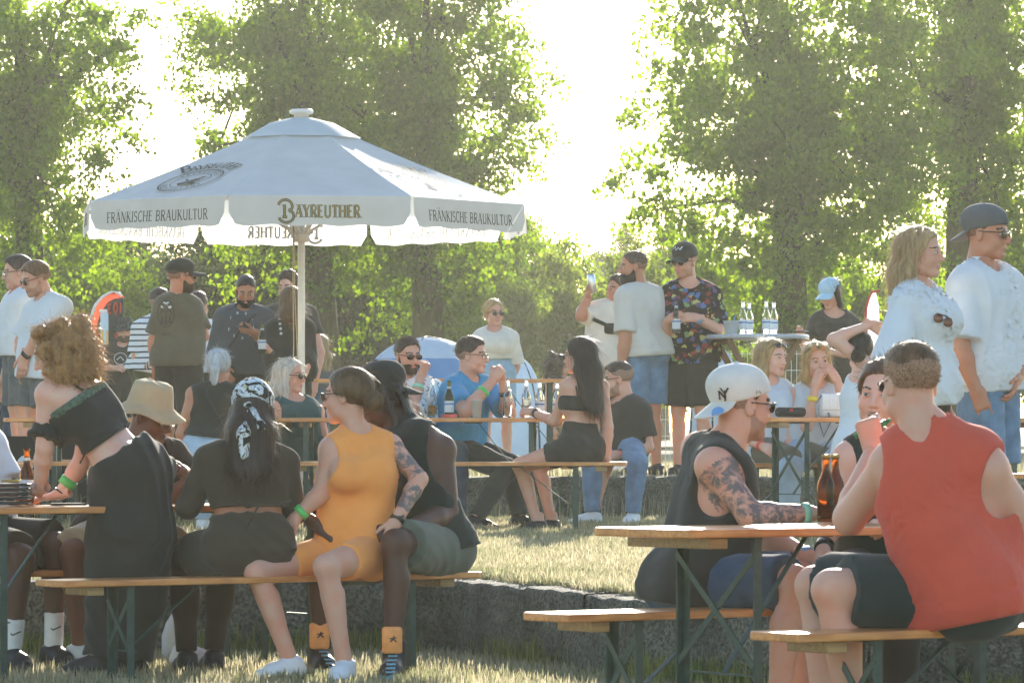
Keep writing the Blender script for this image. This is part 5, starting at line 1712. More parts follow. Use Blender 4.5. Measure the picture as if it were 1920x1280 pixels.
# ------------------------------------------------------------------ the parasol
def fabric_trans(name, rgb, trans=0.5):
    return mat(name, lin(rgb), rough=0.8, var=0.05, scale=5, bump=0.25, bscale=300, trans=trans, spec=0.2)
M_CANVAS = fabric_trans('parasol_canvas', (214, 219, 220), 0.28)
M_VAL = fabric_trans('parasol_valance_cloth', (238, 238, 234), 0.5)
M_INK = mat('dark_print', lin((62, 66, 62)), rough=0.8, var=0.1)
M_GOLD = mat('olive_gold_print', lin((150, 132, 78)), rough=0.7, var=0.12, scale=60)
M_POLE = mat('white_pole', lin((232, 226, 216)), rough=0.4, var=0.05)
def parasol():
    d0 = 30.9
    c = Vector((gx(565, d0), d0, T1(d0)))
    t = thing('parasol', 'large white octagonal brewery parasol with lettered valance', 'parasol', c)
    rot = R(7.5)
    Rc = 1.67
    ze, za = 2.715 - c.z, 3.35 - c.z
    ang = [rot + R(22.5 + 45 * k) for k in range(8)]
    cor = [Vector((Rc * math.cos(a), Rc * math.sin(a), ze)) for a in ang]
    r0 = 0.09
    # canopy panels: subdivided, sagging between the ribs
    nu, nv = 8, 10
    for k in range(8):
        a, b = cor[k], cor[(k + 1) % 8]
        V, Q = [], []
        for j in range(nv + 1):
            f = j / nv
            rr = r0 / Rc + (1 - r0 / Rc) * f
            z = za + (ze - za) * (f ** 1.06) - 0.03 * math.sin(math.pi * f)
            for i in range(nu + 1):
                u = i / nu
                p = a.lerp(b, u)
                sag = 0.020 * math.sin(math.pi * u) * math.sin(math.pi * min(f, 1))
                V.append((p.x * rr, p.y * rr, z - sag))
        for j in range(nv):
            for i in range(nu):
                Q.append((j * (nu + 1) + i, (j + 1) * (nu + 1) + i, (j + 1) * (nu + 1) + i + 1, j * (nu + 1) + i + 1))
        link('panel', mesh_np('panel', V, Q, True), t, M_CANVAS)
    # vent cap
    V, Q = [], []
    for f, z in ((0.05, za + 0.012), (0.15, za - 0.030), (0.27, za - 0.140)):
        for k in range(8):
            p = cor[k] * f
            V.append((p.x, p.y, z))
    for j in range(2):
        for k in range(8):
            Q.append((j * 8 + k, (j + 1) * 8 + k, (j + 1) * 8 + (k + 1) % 8, j * 8 + (k + 1) % 8))
    link('vent', mesh_np('vent', V, Q, False), t, M_CANVAS)
    MB().lathe([(0.05, za + 0.0), (0.055, za + 0.035), (0.085, za + 0.045), (0.088, za + 0.065), (0.07, za + 0.075), (0.01, za + 0.078)], 20).build('finial', M_POLE, t, True)
    # valances with rounded lower corners, and their lettering
    hgt = 0.205
    for k in range(8):
        a, b = cor[k], cor[(k + 1) % 8]
        ed = (b - a); L = ed.length; eu = ed / L
        out = Vector((eu.y, -eu.x, 0))
        if out.dot(a) < 0:
            out = -out
        def P(x, y, off=0.0):
            """x from -L/2..L/2 along the edge, y up from the eave (negative = down)"""
            u = x / L + 0.5
            w = 0.010 * math.sin(u * 9 + k) * (-y / hgt) + 0.05 * (-y / hgt) * 0.25
            return a + eu * (u * L) + out * (w + off + 0.004) + Vector((0, 0, y + 0.0))
        n = 28
        V, Q = [], []
        cr = 0.07
        for i in range(n + 1):
            x = -L / 2 + 0.012 + (L - 0.024) * i / n
            e = min(x + L / 2 - 0.012, L / 2 - 0.012 - x)
            low = hgt
            if e < cr:
                low = hgt - cr + math.sqrt(max(0, cr * cr - (cr - e) ** 2))
            if e < 0.03:
                low = min(low, hgt * 0.60 + e * 2.6)
            low += 0.006 * math.sin(i * 0.9 + k)
            for j in range(5):
                V.append(P(x, -low * j / 4))
        for i in range(n):
            for j in range(4):
                Q.append((i * 5 + j, (i + 1) * 5 + j, (i + 1) * 5 + j + 1, i * 5 + j + 1))
        v = link('valance', mesh_np('valance', V, Q, True), t, M_VAL)
        face_front = out.y < 0
        # reading direction: viewer outside, x to the viewer's right
        right = Vector((-out.y, out.x, 0))
        sg = 1 if right.dot(eu) > 0 else -1
        big = abs(out.y) > 0.9 or abs(out.x) > 0.9
        if big:
            q1, w1 = text_strips('AYREUTHER', 0.086, 0.25, True, 0.05, 0.84)
            q2, _ = text_strips('AYREUTHER', 0.086, 0.14, False, 0.05, 0.84)
            sh = 0.055
            def f1(x, y): return P(sg * (x + sh), y - 0.150, 0.0025)
            def f2(x, y): return P(sg * (x + sh), y - 0.150, 0.0050)
            flat_print('lettering', q1, f1, M_INK, v)
            flat_print('lettering', q2, f2, M_GOLD, v)
            x0 = sh - w1 / 2 - 0.055
            Bq = [arc(x0 - 0.012, -0.075, 0.048, 0.045, 170, -60, 14), arc(x0 - 0.006, -0.142, 0.052, 0.045, 75, -165, 14), [(x0 - 0.018, -0.148), (x0 - 0.018, -0.062), (x0 - 0.03, -0.074)], [(x0 - 0.034, -0.150), (x0 + 0.0, -0.150)]]
            s1, s2 = [], []
            for pl in Bq:
                s1 += stroke(pl, 0.020); s2 += stroke(pl, 0.009)
            flat_print('lettering', s1, lambda x, y: P(sg * x, y, 0.0025), M_INK, v)
            flat_print('lettering', s2, lambda x, y: P(sg * x, y, 0.0050), M_GOLD, v)
        else:
            q1, w1 = text_strips('FRÄNKISCHE BRAUKULTUR', 0.074, 0.12, True, 0.05, 0.92)
            sc_ = min(1.0, (L - 0.13) / w1)
            xs_ = -w1 / 2 + text_strips('FRÄNKISCHE ', 0.074, 0.12, True, 0.05, 0.92)[1] - 0.008
            for sel in (lambda x: x < xs_, lambda x: x >= xs_):
                flat_print('lettering', [q_ for q_ in q1 if sel(sum(pt_[0] for pt_ in q_) / 4)], lambda x, y: P(sg * x * sc_, y - 0.160, 0.0025), M_INK, v)
    # printed emblems on the two slanting panels that face the viewer left and right
    for k in range(8):
        a, b = cor[k], cor[(k + 1) % 8]
        mid = (a + b) / 2
        if not (mid.y < -0.5 and abs(mid.x) > 0.6):
            continue
        eu = (b - a).normalized()
        out = Vector((mid.x, mid.y, 0)).normalized()
        right = Vector((-out.y, out.x, 0))
        sg = 1 if right.dot(eu) > 0 else -1
        def S(x, y, off):
            """x along the edge, y metres up the slope from the eave"""
            rr = 1 - y / 1.62
            f = (rr - r0 / Rc) / (1 - r0 / Rc)
            z = za + (ze - za) * (f ** 1.06) - 0.03 * math.sin(math.pi * f)
            p = mid * rr + eu * (sg * x)
            u = 0.5 + x / ((b - a).length * rr)
            return Vector((p.x, p.y, z - 0.020 * math.sin(math.pi * min(max(u, 0), 1)) * math.sin(math.pi * f) + off))
        cy = 0.36
        q = []
        for rx, ry, w in ((0.235, 0.235, 0.007), (0.218, 0.218, 0.003), (0.150, 0.150, 0.004)):
            q += stroke(arc(0, cy, rx, ry, 0, 360, 40), w * 1.8)
        for word, a0, a1, up in (('BAYREUTHER', 155, 25, True), ('BRAUKULTUR', 205, 335, False)):
            for i, chx in enumerate(word):
                aa = R(a0 + (a1 - a0) * (i + .5) / len(word))
                px_, py_ = 0.186 * math.cos(aa), cy + 0.186 * math.sin(aa)
                qq, _ = text_strips(chx, 0.038, 0.13, False)
                rot_ = aa - math.pi / 2 if up else aa + math.pi / 2
                for s in qq:
                    q.append([(px_ + x * math.cos(rot_) - (y - 0.02) * math.sin(rot_), py_ + x * math.sin(rot_) + (y - 0.02) * math.cos(rot_)) for x, y in s])
        # arched name above the ring
        word = 'BAYREUTHER'
        for i, chx in enumerate(word):
            aa = R(140 - 95 * (i + .5) / len(word))
            hh = 0.15 if i == 0 else 0.10
            px_, py_ = 0.275 * math.cos(aa), cy + 0.275 * math.sin(aa)
            qq, _ = text_strips(chx, hh, 0.15, True)
            rot_ = aa - math.pi / 2
            for s in qq:
                q.append([(px_ + x * math.cos(rot_) - y * math.sin(rot_), py_ + x * math.sin(rot_) + y * math.cos(rot_)) for x, y in s])
        # seated figure silhouette in the ring, as a run of overlapping strokes
        for pl, w in (([(-.06, cy - .08), (.01, cy - .02), (.04, cy + .04)], .07), ([(-.05, cy - .03), (.0, cy - .05), (.08, cy - .06)], .04), ([(.03, cy + .02), (.06, cy + .09)], .035), ([(-.03, cy + .0), (-.07, cy + .04)], .02)):
            q += stroke(pl, w)
        flat_print('emblem', q, lambda x, y: S(x, y, 0.014), M_INK, t)
    # pole, runner, ribs, cord
    MB().tube([(0, 0, 0), (0, 0, za - 0.02)], 0.026, 16).build('pole', M_POLE, t, True)
    MB().lathe([(0.027, ze - 0.25), (0.05, ze - 0.25), (0.05, ze - 0.17), (0.027, ze - 0.17)], 16, cap=False).build('runner', M_POLE, t, True)
    for k in range(8):
        e = cor[k] * 0.985
        MB().bar((0, 0, za - 0.06), (e.x, e.y, ze - 0.02), 0.018, 0.025).build('rib', M_POLE, t)
        m_ = cor[k] * 0.5
        MB().bar((0, 0, ze - 0.21), (m_.x, m_.y, (za + ze) / 2 - 0.06), 0.014, 0.018).build('strut', M_POLE, t)
    MB().box((0, 0, 0.03), (0.5, 0.5, 0.05), None, 0.01).build('base', M_CONC, t)
    M_CORD = mat('cord', lin((196, 176, 140)), rough=0.9)
    MB().tube([(-0.055, -0.06, ze - 0.1), (-0.058, -0.06, ze - 0.5), (-0.052, -0.06, ze - 1.0), (-0.062, -0.06, ze - 1.3), (-0.045, -0.06, ze - 1.33)], 0.004, 5).build('cord', M_CORD, t, True)
    MB().tube([(-0.05, -0.065, ze - 0.1), (-0.045, -0.065, ze - 0.6), (-0.02, -0.06, ze - 1.2)], 0.004, 5).build('cord', M_CORD, t, True)
parasol()

# ------------------------------------------------------------------ small things on the tables
M_CLEARGL = glass_mat('clear_bottle_glass', (0.93, 0.97, 0.98))
M_BROWNGL = glass_mat('brown_bottle_glass', (0.45, 0.20, 0.06))
M_GREENGL = glass_mat('dark_bottle_glass', (0.18, 0.20, 0.08))
M_PAPER = mat('paper_label', lin((206, 214, 218)), rough=0.7, var=0.05)
M_BLUE = mat('label_blue', lin((70, 120, 180)), rough=0.6, var=0.08)
M_BEER = glass_mat('beer', (0.85, 0.50, 0.10))
M_CAPM = mat('bottle_cap', lin((180, 150, 90)), rough=0.35, metal=0.8)
BOT = {}
def bottle(label, p, glass, h=0.235, rz=0.0, group='bottles on the tables', tilt=None, lab=True, fill=0.0, capped=False):
    t = thing('bottle', label, 'bottle', p, rz, group)
    if tilt is not None:
        t.rotation_euler = tilt
    r = 0.031
    prof = [(0.004, 0.004), (r * .9, 0), (r, 0.006), (r, h * .54), (r * .93, h * .60), (r * .55, h * .72), (r * .43, h * .80), (r * .40, h * .955), (r * .47, h * .96), (r * .47, h), (r * .34, h), (r * .30, h * .95), (r * .33, h * .80), (r * .45, h * .72), (r * .80, h * .60), (r * .88, h * .54), (r * .88, 0.012), (0.003, 0.012)]
    MB().lathe(prof, 18).build('glass', glass, t, True)
    if lab:
        lo = MB().lathe([(r + .0006, h * .14), (r + .0012, h * .15), (r + .0012, h * .44), (r + .0006, h * .45)], 18, cap=False).build('paper_label', M_PAPER, t, True)
        MB().lathe([(r + .002, h * .35), (r + .002, h * .39)], 18, cap=False).build('label_stripe', M_BLUE, lo, True)
        MB().lathe([(r * .46, h * .76), (r * .44, h * .84)], 14, cap=False).build('neck_label', M_PAPER, t, True)
    if fill:
        MB().lathe([(0.002, 0.014), (r * .86, 0.014), (r * .86, h * fill), (0.002, h * fill)], 16).build('drink', M_BEER, t, True)
    if capped:
        MB().lathe([(r * .5, h * .95), (r * .5, h * 1.012), (0.003, h * 1.015)], 14).build('bottle_cap', M_CAPM, t, True)
    return t
TZ = lambda d: T1(d) + 0.772
def on(px, d, z):
    return (gx(px, d), d, z)
bottle('clear bottle with some beer left, in front of the patterned shirt', on(811, 28.85, TZ(28.9)), M_CLEARGL, 0.27, fill=0.3, lab=False)
bottle('dark green bottle with pale label before the blue shirt', on(842, 28.8, TZ(28.9)), M_GREENGL, 0.25)
bottle('leftmost of the four clear bottles by the black bra top', on(952, 28.8, TZ(28.9)), M_CLEARGL, 0.26, lab=False)
bottle('second of the four clear bottles by the black bra top', on(987, 28.85, TZ(28.9)), M_CLEARGL, 0.26, lab=False)
bottle('third of the four clear bottles by the black bra top', on(1012, 28.95, TZ(28.9)), M_CLEARGL, 0.245)
bottle('clear bottle nearest the black bra top', on(1045, 28.9, TZ(28.9)), M_CLEARGL, 0.24)
bottle('brown beer bottle on the front left table beside the basket', on(50, 18.12, 0.772), M_BROWNGL, 0.24)
bottle('left one of two brown bottles beside the red shirt', on(1549, 14.62, 0.772), M_BROWNGL, 0.228, lab=False, capped=True)
bottle('right one of two brown bottles beside the red shirt', on(1566, 14.72, 0.772), M_BROWNGL, 0.228, lab=False, capped=True)
HT = T2 + 1.10
bottle('leftmost water bottle on the round bar table', on(1393, 32.75, HT), M_CLEARGL, 0.25)
bottle('second water bottle on the round bar table, touching the leftmost', on(1405, 32.85, HT), M_CLEARGL, 0.245)
bottle('third water bottle on the round bar table', on(1437, 32.75, HT), M_CLEARGL, 0.255)
bottle('bottle with orange label on the round bar table', on(1451, 32.85, HT), M_CLEARGL, 0.25)
def cup(label, p, h=0.12, r=0.04):
    t = thing('paper_cup', label, 'cup', p, 0, 'cups')
    MB().lathe([(0.003, 0), (r * .72, 0), (r, h), (r * 1.06, h), (r * 1.06, h + .004), (r * .94, h + .004), (r * .68, .006), (0.003, .006)], 20).build('cup_wall', M_PAPER, t, True)
    return t
cup('white paper cup standing before the bright blue shirt', on(894, 28.72, TZ(28.9)), 0.115, 0.038)
c_ = cup('white tub with a blue straw on the round bar table', on(1371, 32.7, HT), 0.10, 0.062)
MB().tube([(0, 0, .02), (.035, 0, .16)], 0.004, 6).build('straw', M_BLUE, c_, True)
def box_thing(name, label, cat, p, size, m, rz=0, bev=0.006):
    t = MB().box((0, 0, size[2] / 2), size, None, bev).build(name, m)
    t.location = p; t.rotation_euler = (0, 0, rz)
    return tag(t, label, cat)
M_BLACKP = mat('black_plastic', lin((36, 37, 38)), rough=0.5, var=0.15, scale=80)
M_RED = mat('red_print', lin((190, 50, 40)), rough=0.6)
# portable loudspeaker
sp = thing('loudspeaker', 'small black portable loudspeaker on the terrace table', 'speaker', on(1482, 26.75, T1(26.8) + 0.773), R(6))
MB().box((0, 0, 0.032), (0.19, 0.07, 0.062), None, 0.02).build('speaker_case', mat('speaker_mesh', lin((40, 42, 44)), rough=0.8, var=0.3, scale=300, bump=0.6, bscale=500), sp, True)
MB().box((0.0, -0.0355, 0.045), (0.022, 0.004, 0.013)).build('badge', M_RED, sp)
# white quilted handbag with chain
M_BAG = mat('white_leather', lin((228, 230, 230)), rough=0.45, var=0.04)
hb = thing('handbag', 'white quilted handbag with metal chain on the terrace table', 'handbag', on(1568, 26.95, T1(26.9) + 0.773), R(5))
MB().box((0, 0, 0.075), (0.20, 0.08, 0.15), None, 0.018).build('bag_body', M_BAG, hb, True)
fl = MB().box((0.0, -0.043, 0.095), (0.195, 0.012, 0.10), None, 0.005).build('flap', M_BAG, hb, True)
for i in range(3):
    MB().box((-0.05 + 0.05 * i, -0.0505, 0.095), (0.002, 0.003, 0.095)).build('seam', M_PAPER, fl)
MB().tube([(-0.10, -0.03, 0.14), (-0.14, -0.05, 0.08), (-0.12, -0.06, -0.02), (-0.09, -0.06, -0.12), (-0.04, -0.06, -0.02), (-0.06, -0.05, 0.03)], 0.006, 6).build('chain', mat('chain_metal', (0.25, 0.25, 0.27), rough=0.3, metal=1.0), hb, True)
box_thing('cigarette_pack', 'red and white cigarette pack lying by the dark bottle', 'pack', on(842, 28.7, TZ(28.9)), (0.10, 0.055, 0.022), mat('pack_paper', lin((210, 90, 80)), rough=0.5, var=0.6, scale=25), 0.3, 0.002)
box_thing('smartphone', 'black phone lying flat on the front left table', 'phone', on(128, 18.2, 0.771), (0.15, 0.075, 0.009), M_BLACKP, 0.2, 0.003)
bk = thing('basket', 'small black basket at the left end of the front table', 'basket', on(12, 18.0, 0.772))
for i in range(5):
    MB().box((0, 0, 0.012 + 0.019 * i), (0.20 - 0.004 * (i % 2), 0.14 - 0.004 * (i % 2), 0.012), None, 0.004).build('weave', M_BLACKP, bk)
cl = thing('lighter', 'orange lighter lying beside the black basket', 'lighter', on(18, 17.85, 0.872))
MB().box((0, 0, .006), (.07, .018, .012), None, .004).build('body', M_GOLD, cl); MB().box((.04, 0, .006), (.012, .016, .012), None, .002).build('cap', M_CAPM, cl)

# round bar table on the upper lawn
bt = thing('bar_table', 'tall round bar table with speckled top and folding wooden legs', 'table', on(1420, 32.9, T2), R(10))
MB().lathe([(0.004, 1.065), (0.39, 1.065), (0.40, 1.072), (0.40, 1.092), (0.39, 1.10), (0.004, 1.10)], 40).build('tabletop', mat('speckled_top', lin((176, 182, 190)), rough=0.35, var=0.5, scale=160), bt, True)
M_BROWNW = mat('brown_wood', lin((116, 88, 54)), rough=0.6, var=0.25, scale=14, stretch=(1, 1, .2))
for a in (0, 1):
    for sx in (-1, 1):
        y = -0.22 + 0.44 * a
        MB().bar((sx * 0.27, y, 1.05), (-sx * 0.30, y + (0.03 if sx > 0 else 0), 0.0), 0.03, 0.045).build('leg', M_BROWNW, bt)
for sx in (-1, 1):
    MB().bar((sx * 0.27, -0.25, 1.045), (sx * 0.27, 0.25, 1.045), 0.04, 0.035).build('rail', M_BROWNW, bt)

# dome tents
M_TENTW = fabric_trans('tent_white', (205, 222, 236), 0.35)
M_TENTB = fabric_trans('tent_blue', (84, 148, 200), 0.3)
def dome(label, px, d, top_py, wpx, mtop, mlow, seam_py):
    s_ = F_PX / d
    gz = T2 + (d - 32) * 0.00115
    rad = wpx / s_ / 2
    ht = CAM_H + (HZ - top_py) / s_ - gz
    zs = CAM_H + (HZ - seam_py) / s_ - gz
    t = thing('dome_tent', label, 'tent', (gx(px, d), d, gz), 0, 'dome tents')
    nu, nv = 36, 12
    def part(name, z0, z1, m):
        V, Q = [], []
        for j in range(nv + 1):
            z = z0 + (z1 - z0) * j / nv
            r = rad * math.sqrt(max(0.0004, 1 - (z / (ht * 1.0005)) ** 2.0)) ** 0.9
            for i in range(nu):
                a = 2 * math.pi * i / nu
                k = 1 - 0.05 * abs(math.sin(3 * a)) 
                V.append((r * math.cos(a) * k, r * math.sin(a) * k, z))
        for j in range(nv):
            for i in range(nu):
                Q.append((j * nu + i, j * nu + (i + 1) % nu, (j + 1) * nu + (i + 1) % nu, (j + 1) * nu + i))
        link(name, mesh_np(name, V, Q, True), t, m)
    part('side_wall', 0, zs, mlow); part('canopy', zs - 0.01, ht, mtop)
    for k in range(3):
        a = math.pi * k / 3 + 0.3
        pts = []
        for i in range(17):
            b = math.pi * i / 16
            z = ht * math.sin(b) * 1.003 + 0.004
            r = rad * math.cos(b) * 1.0
            pts.append((r * math.cos(a) * 0.99, r * math.sin(a) * 0.99, z))
        MB().tube(pts, 0.012, 6).build('tent_pole', M_BLACKP, t, True)
dome('pale blue dome tent with a bright blue lower wall behind the patterned shirt', 800, 60, 632, 320, M_TENTW, M_TENTB, 672)
dome('second pale dome tent behind the knotted cream crop top', 965, 56, 668, 130, M_TENTW, M_TENTW, 690)
dome('small white dome tent glimpsed beside the legs below the floral shirt', 1345, 62, 650, 110, M_TENTW, M_TENTW, 700)

# feather flag with a bottle on it
def flag():
    d = 47.0; s_ = F_PX / d
    base = on(178, d, T2)
    t = thing('feather_flag', 'curved black and red advertising flag with a printed bottle', 'flag', base)
    z = lambda py: CAM_H + (HZ - py) / s_ - T2
    x = lambda px: (px - 178) / s_
    M_FL = fabric_trans('flag_black', (38, 46, 50), 0.15); M_FR = fabric_trans('flag_red', (214, 84, 62), 0.4)
    outer = [(168, 700), (166, 640), (172, 600), (182, 572), (196, 556), (212, 548), (226, 549), (232, 556)]
    inner = [(180, 700), (178, 640), (182, 606), (190, 583), (202, 567), (214, 560), (226, 558), (231, 558)]
    edge = [(233, 700), (232, 660), (231, 640), (230, 620), (230, 600), (230, 585), (230, 570), (230, 560)]
    def strip(A, B, name, m, y):
        V, Q = [], []
        for (a, b) in zip(A, B):
            for k in range(5):
                f = k / 4
                px_, py_ = a[0] + (b[0] - a[0]) * f, a[1] + (b[1] - a[1]) * f
                V.append((x(px_), y + 0.03 * math.sin(px_ * .12 + py_ * .02), z(py_)))
        for i in range(len(A) - 1):
            for k in range(4):
                Q.append((i * 5 + k, i * 5 + k + 1, (i + 1) * 5 + k + 1, (i + 1) * 5 + k))
        link(name, mesh_np(name, V, Q, True), t, m)
    strip(outer, inner, 'red_border', M_FR, 0); strip(inner, edge, 'black_field', M_FL, 0)
    pts = [(x(p[0]) - .02, 0, z(p[1])) for p in outer]
    MB().tube([(x(168), 0, 0)] + pts, 0.018, 6).build('flag_pole', M_POLE, t, True)
    pr = thing_part = MB()
    M_BW = mat('flag_bottle_white', lin((196, 214, 226)), rough=.7, var=.05); M_BY = mat('flag_bottle_yellow', lin((232, 186, 92)), rough=.7, var=.08)
    def rect(name, a, b, m, y=-0.045):
        link(name, mesh_np(name, [(x(a[0]), y, z(b[1])), (x(b[0]), y, z(b[1])), (x(b[0]), y, z(a[1])), (x(a[0]), y, z(a[1]))], [(0, 1, 2, 3)], False), t, m)
    rect('printed_bottle', (189, 585), (204, 646), M_BW); rect('printed_cap', (187, 580), (205, 585), M_POLE)
    rect('printed_beer', (189, 620), (194.5, 646), M_BY, -0.048); rect('printed_beer', (200, 620), (204, 646), M_BY, -0.048)
    q, w = text_strips('E', 0.10, 0.24, False)
    flat_print('flag_lettering', q, lambda a, b: (x(206) + a * 0.8, -0.05, z(587) + b), M_FR, t)
    q, w = text_strips('Q', 0.115, 0.24, False)
    flat_print('flag_lettering', q, lambda a, b: (x(217.5) + a * 0.7, -0.05, z(587) + b), M_FR, t)
    q, w = text_strips('I', 0.115, 0.2, False)
    flat_print('flag_lettering', q, lambda a, b: (x(227) + a * 0.7, -0.05, z(587) + b), M_FR, t)
    rect('red_splash', (182, 625), (186, 640), M_FR, -0.046); rect('red_splash', (216, 625), (222, 634), M_FR, -0.046)
flag()
# second red and white flag at the right behind the walking woman
def small_flag():
    d = 42.0
    t = thing('feather_flag', 'white flag with a red edge behind the oversized white shirt', 'flag', on(1640, d, T2))
    s_ = F_PX / d
    z = lambda py: CAM_H + (HZ - py) / s_ - T2
    V, Q = [], []
    for i in range(9):
        f = i / 8
        py_ = 548 + 120 * f
        w = 14 * math.sin(min(1, 0.15 + f * 2.5) * math.pi / 2)
        for k in range(4):
            V.append(((-w + 1.6 * w * k / 3) / s_, 0.02 * math.sin(i + k), z(py_)))
    for i in range(8):
        for k in range(3):
            Q.append((i * 4 + k, (i + 1) * 4 + k, (i + 1) * 4 + k + 1, i * 4 + k + 1))
    link('flag_cloth', mesh_np('flag_cloth', V, Q, True), t, M_VAL)
    pts = [(V[i * 4][0] - 0.015, 0, V[i * 4][2]) for i in range(9)]
    MB().tube(pts[::-1] + [(0.05, 0, z(545))], 0.014, 6).build('red_edge', M_RED, t, True)
    MB().tube([(-0.1, 0.02, 0), (-0.1, 0.02, z(640))], 0.014, 6).build('flag_pole', M_POLE, t, True)
small_flag()
# black banner with white letters on the rear step, far left
bn = thing('banner', 'low black banner with white letters at the left edge', 'banner', on(20, 30.75, T1(30.7)))
MB().box((0, 0, 0.36), (1.1, 0.02, 0.56)).build('banner_cloth', cloth('banner_black', (34, 36, 38)), bn)
q, w = text_strips('ue', 0.22, 0.22, True)
flat_print('lettering', q, lambda a, b: (a + 0.03, -0.014, 0.34 + b * 1.0), M_PAPER, bn)
# white wire fence at the back right
fn = thing('wire_fence', 'white wire mesh fence seen between the legs below the floral shirt', 'fence', on(1340, 39, T2))
for i in range(41):
    MB().bar((-1.0 + 0.05 * i, 0, 0), (-1.0 + 0.05 * i, 0, 1.1), 0.005, 0.005).build('wire', M_POLE, fn)
for i in range(8):
    MB().bar((-1.0, 0.006, 0.02 + 0.15 * i), (1.0, 0.006, 0.02 + 0.15 * i), 0.005, 0.005).build('wire', M_POLE, fn)
for sx in (-1, 1):
    MB().tube([(sx * 1.02, 0, 0), (sx * 1.02, 0, 1.15)], 0.02, 8).build('post', M_POLE, fn, True)
# litter and a jug by the wall under the left bench
jg = thing('canister', 'white plastic canister standing by the wall under the bench', 'canister', on(330, 19.35, 0))
MB().lathe([(0.004, 0), (0.06, 0), (0.065, 0.02), (0.065, 0.16), (0.045, 0.22), (0.02, 0.26), (0.02, 0.29), (0.004, 0.29)], 18).build('canister_body', M_PAPER, jg, True)
MB().lathe([(0.023, 0.285), (0.023, 0.31), (0.004, 0.312)], 14).build('cap', M_RED, jg, True)
# ------------------------------------------------------------------ cloth colours
C_WHITE = cloth('white_cotton', (216, 222, 226), var=0.03)
C_OFFW = cloth('off_white_cotton', (206, 204, 196), var=0.03)
C_CREAM = cloth('cream_cotton', (222, 214, 198))
C_BLACK = cloth('black_cotton', (54, 53, 49))
C_CHAR = cloth('charcoal_jersey', (58, 58, 52))
C_DRESS = cloth('black_brown_dress', (72, 64, 52))
C_OLIVE = cloth('olive_grey_cotton', (98, 94, 80))
C_GREY = cloth('slate_cotton', (74, 78, 82))
C_DENIM = cloth('blue_denim', (108, 136, 164), var=0.25, scale=14)
C_DENIMD = cloth('dark_denim', (66, 84, 104), var=0.25, scale=14)
C_GREYD = cloth('grey_denim', (96, 100, 100), var=0.2)
C_LIGHTD = cloth('light_denim', (168, 188, 206), var=0.18)
C_ORANGE = cloth('orange_jersey', (252, 164, 88), var=0.06)
C_REDSH = cloth('coral_red_jersey', (208, 88, 68), var=0.06)
C_TEAL = cloth('teal_jersey', (50, 84, 84))
C_BLUET = cloth('bright_blue_cotton', (66, 150, 196))
C_TAN = cloth('tan_canvas', (186, 166, 132))
C_BEIGE = cloth('beige_shorts', (172, 160, 136))
C_GREYSH = cloth('grey_green_shorts', (98, 104, 92))
C_DARKSH = cloth('dark_green_shorts', (46, 58, 56))
C_KHAKI = cloth('khaki_trousers', (104, 100, 84))
C_CAPW = cloth('pale_cap_cotton', (220, 218, 210))
C_CAPB = cloth('pale_blue_cap', (176, 208, 226))
C_CAPG = cloth('grey_cap_cotton', (96, 98, 98))
M_BGREEN = mat('green_wristband', lin((96, 196, 104)), rough=0.6)
M_BMINT = mat('mint_wristband', lin((150, 214, 180)), rough=0.6)
M_BYEL = mat('yellow_wristband', lin((236, 206, 66)), rough=0.6)
M_BBLUE = mat('blue_wristband', lin((110, 160, 206)), rough=0.6)
M_BRED = mat('coral_wristband', lin((224, 96, 70)), rough=0.6)
M_WATCH = mat('watch_black', lin((30, 31, 33)), rough=0.3)
M_WFACE = mat('watch_face_coral', lin((232, 130, 110)), rough=0.35)
S_WHITE = mat('white_leather_shoe', lin((222, 226, 228)), rough=0.55, var=0.05, bump=0.2, bscale=120)
S_BLACK = mat('black_leather_shoe', lin((34, 34, 36)), rough=0.5, var=0.1)
S_ORANGE = mat('orange_tongue', lin((240, 164, 96)), rough=0.6)

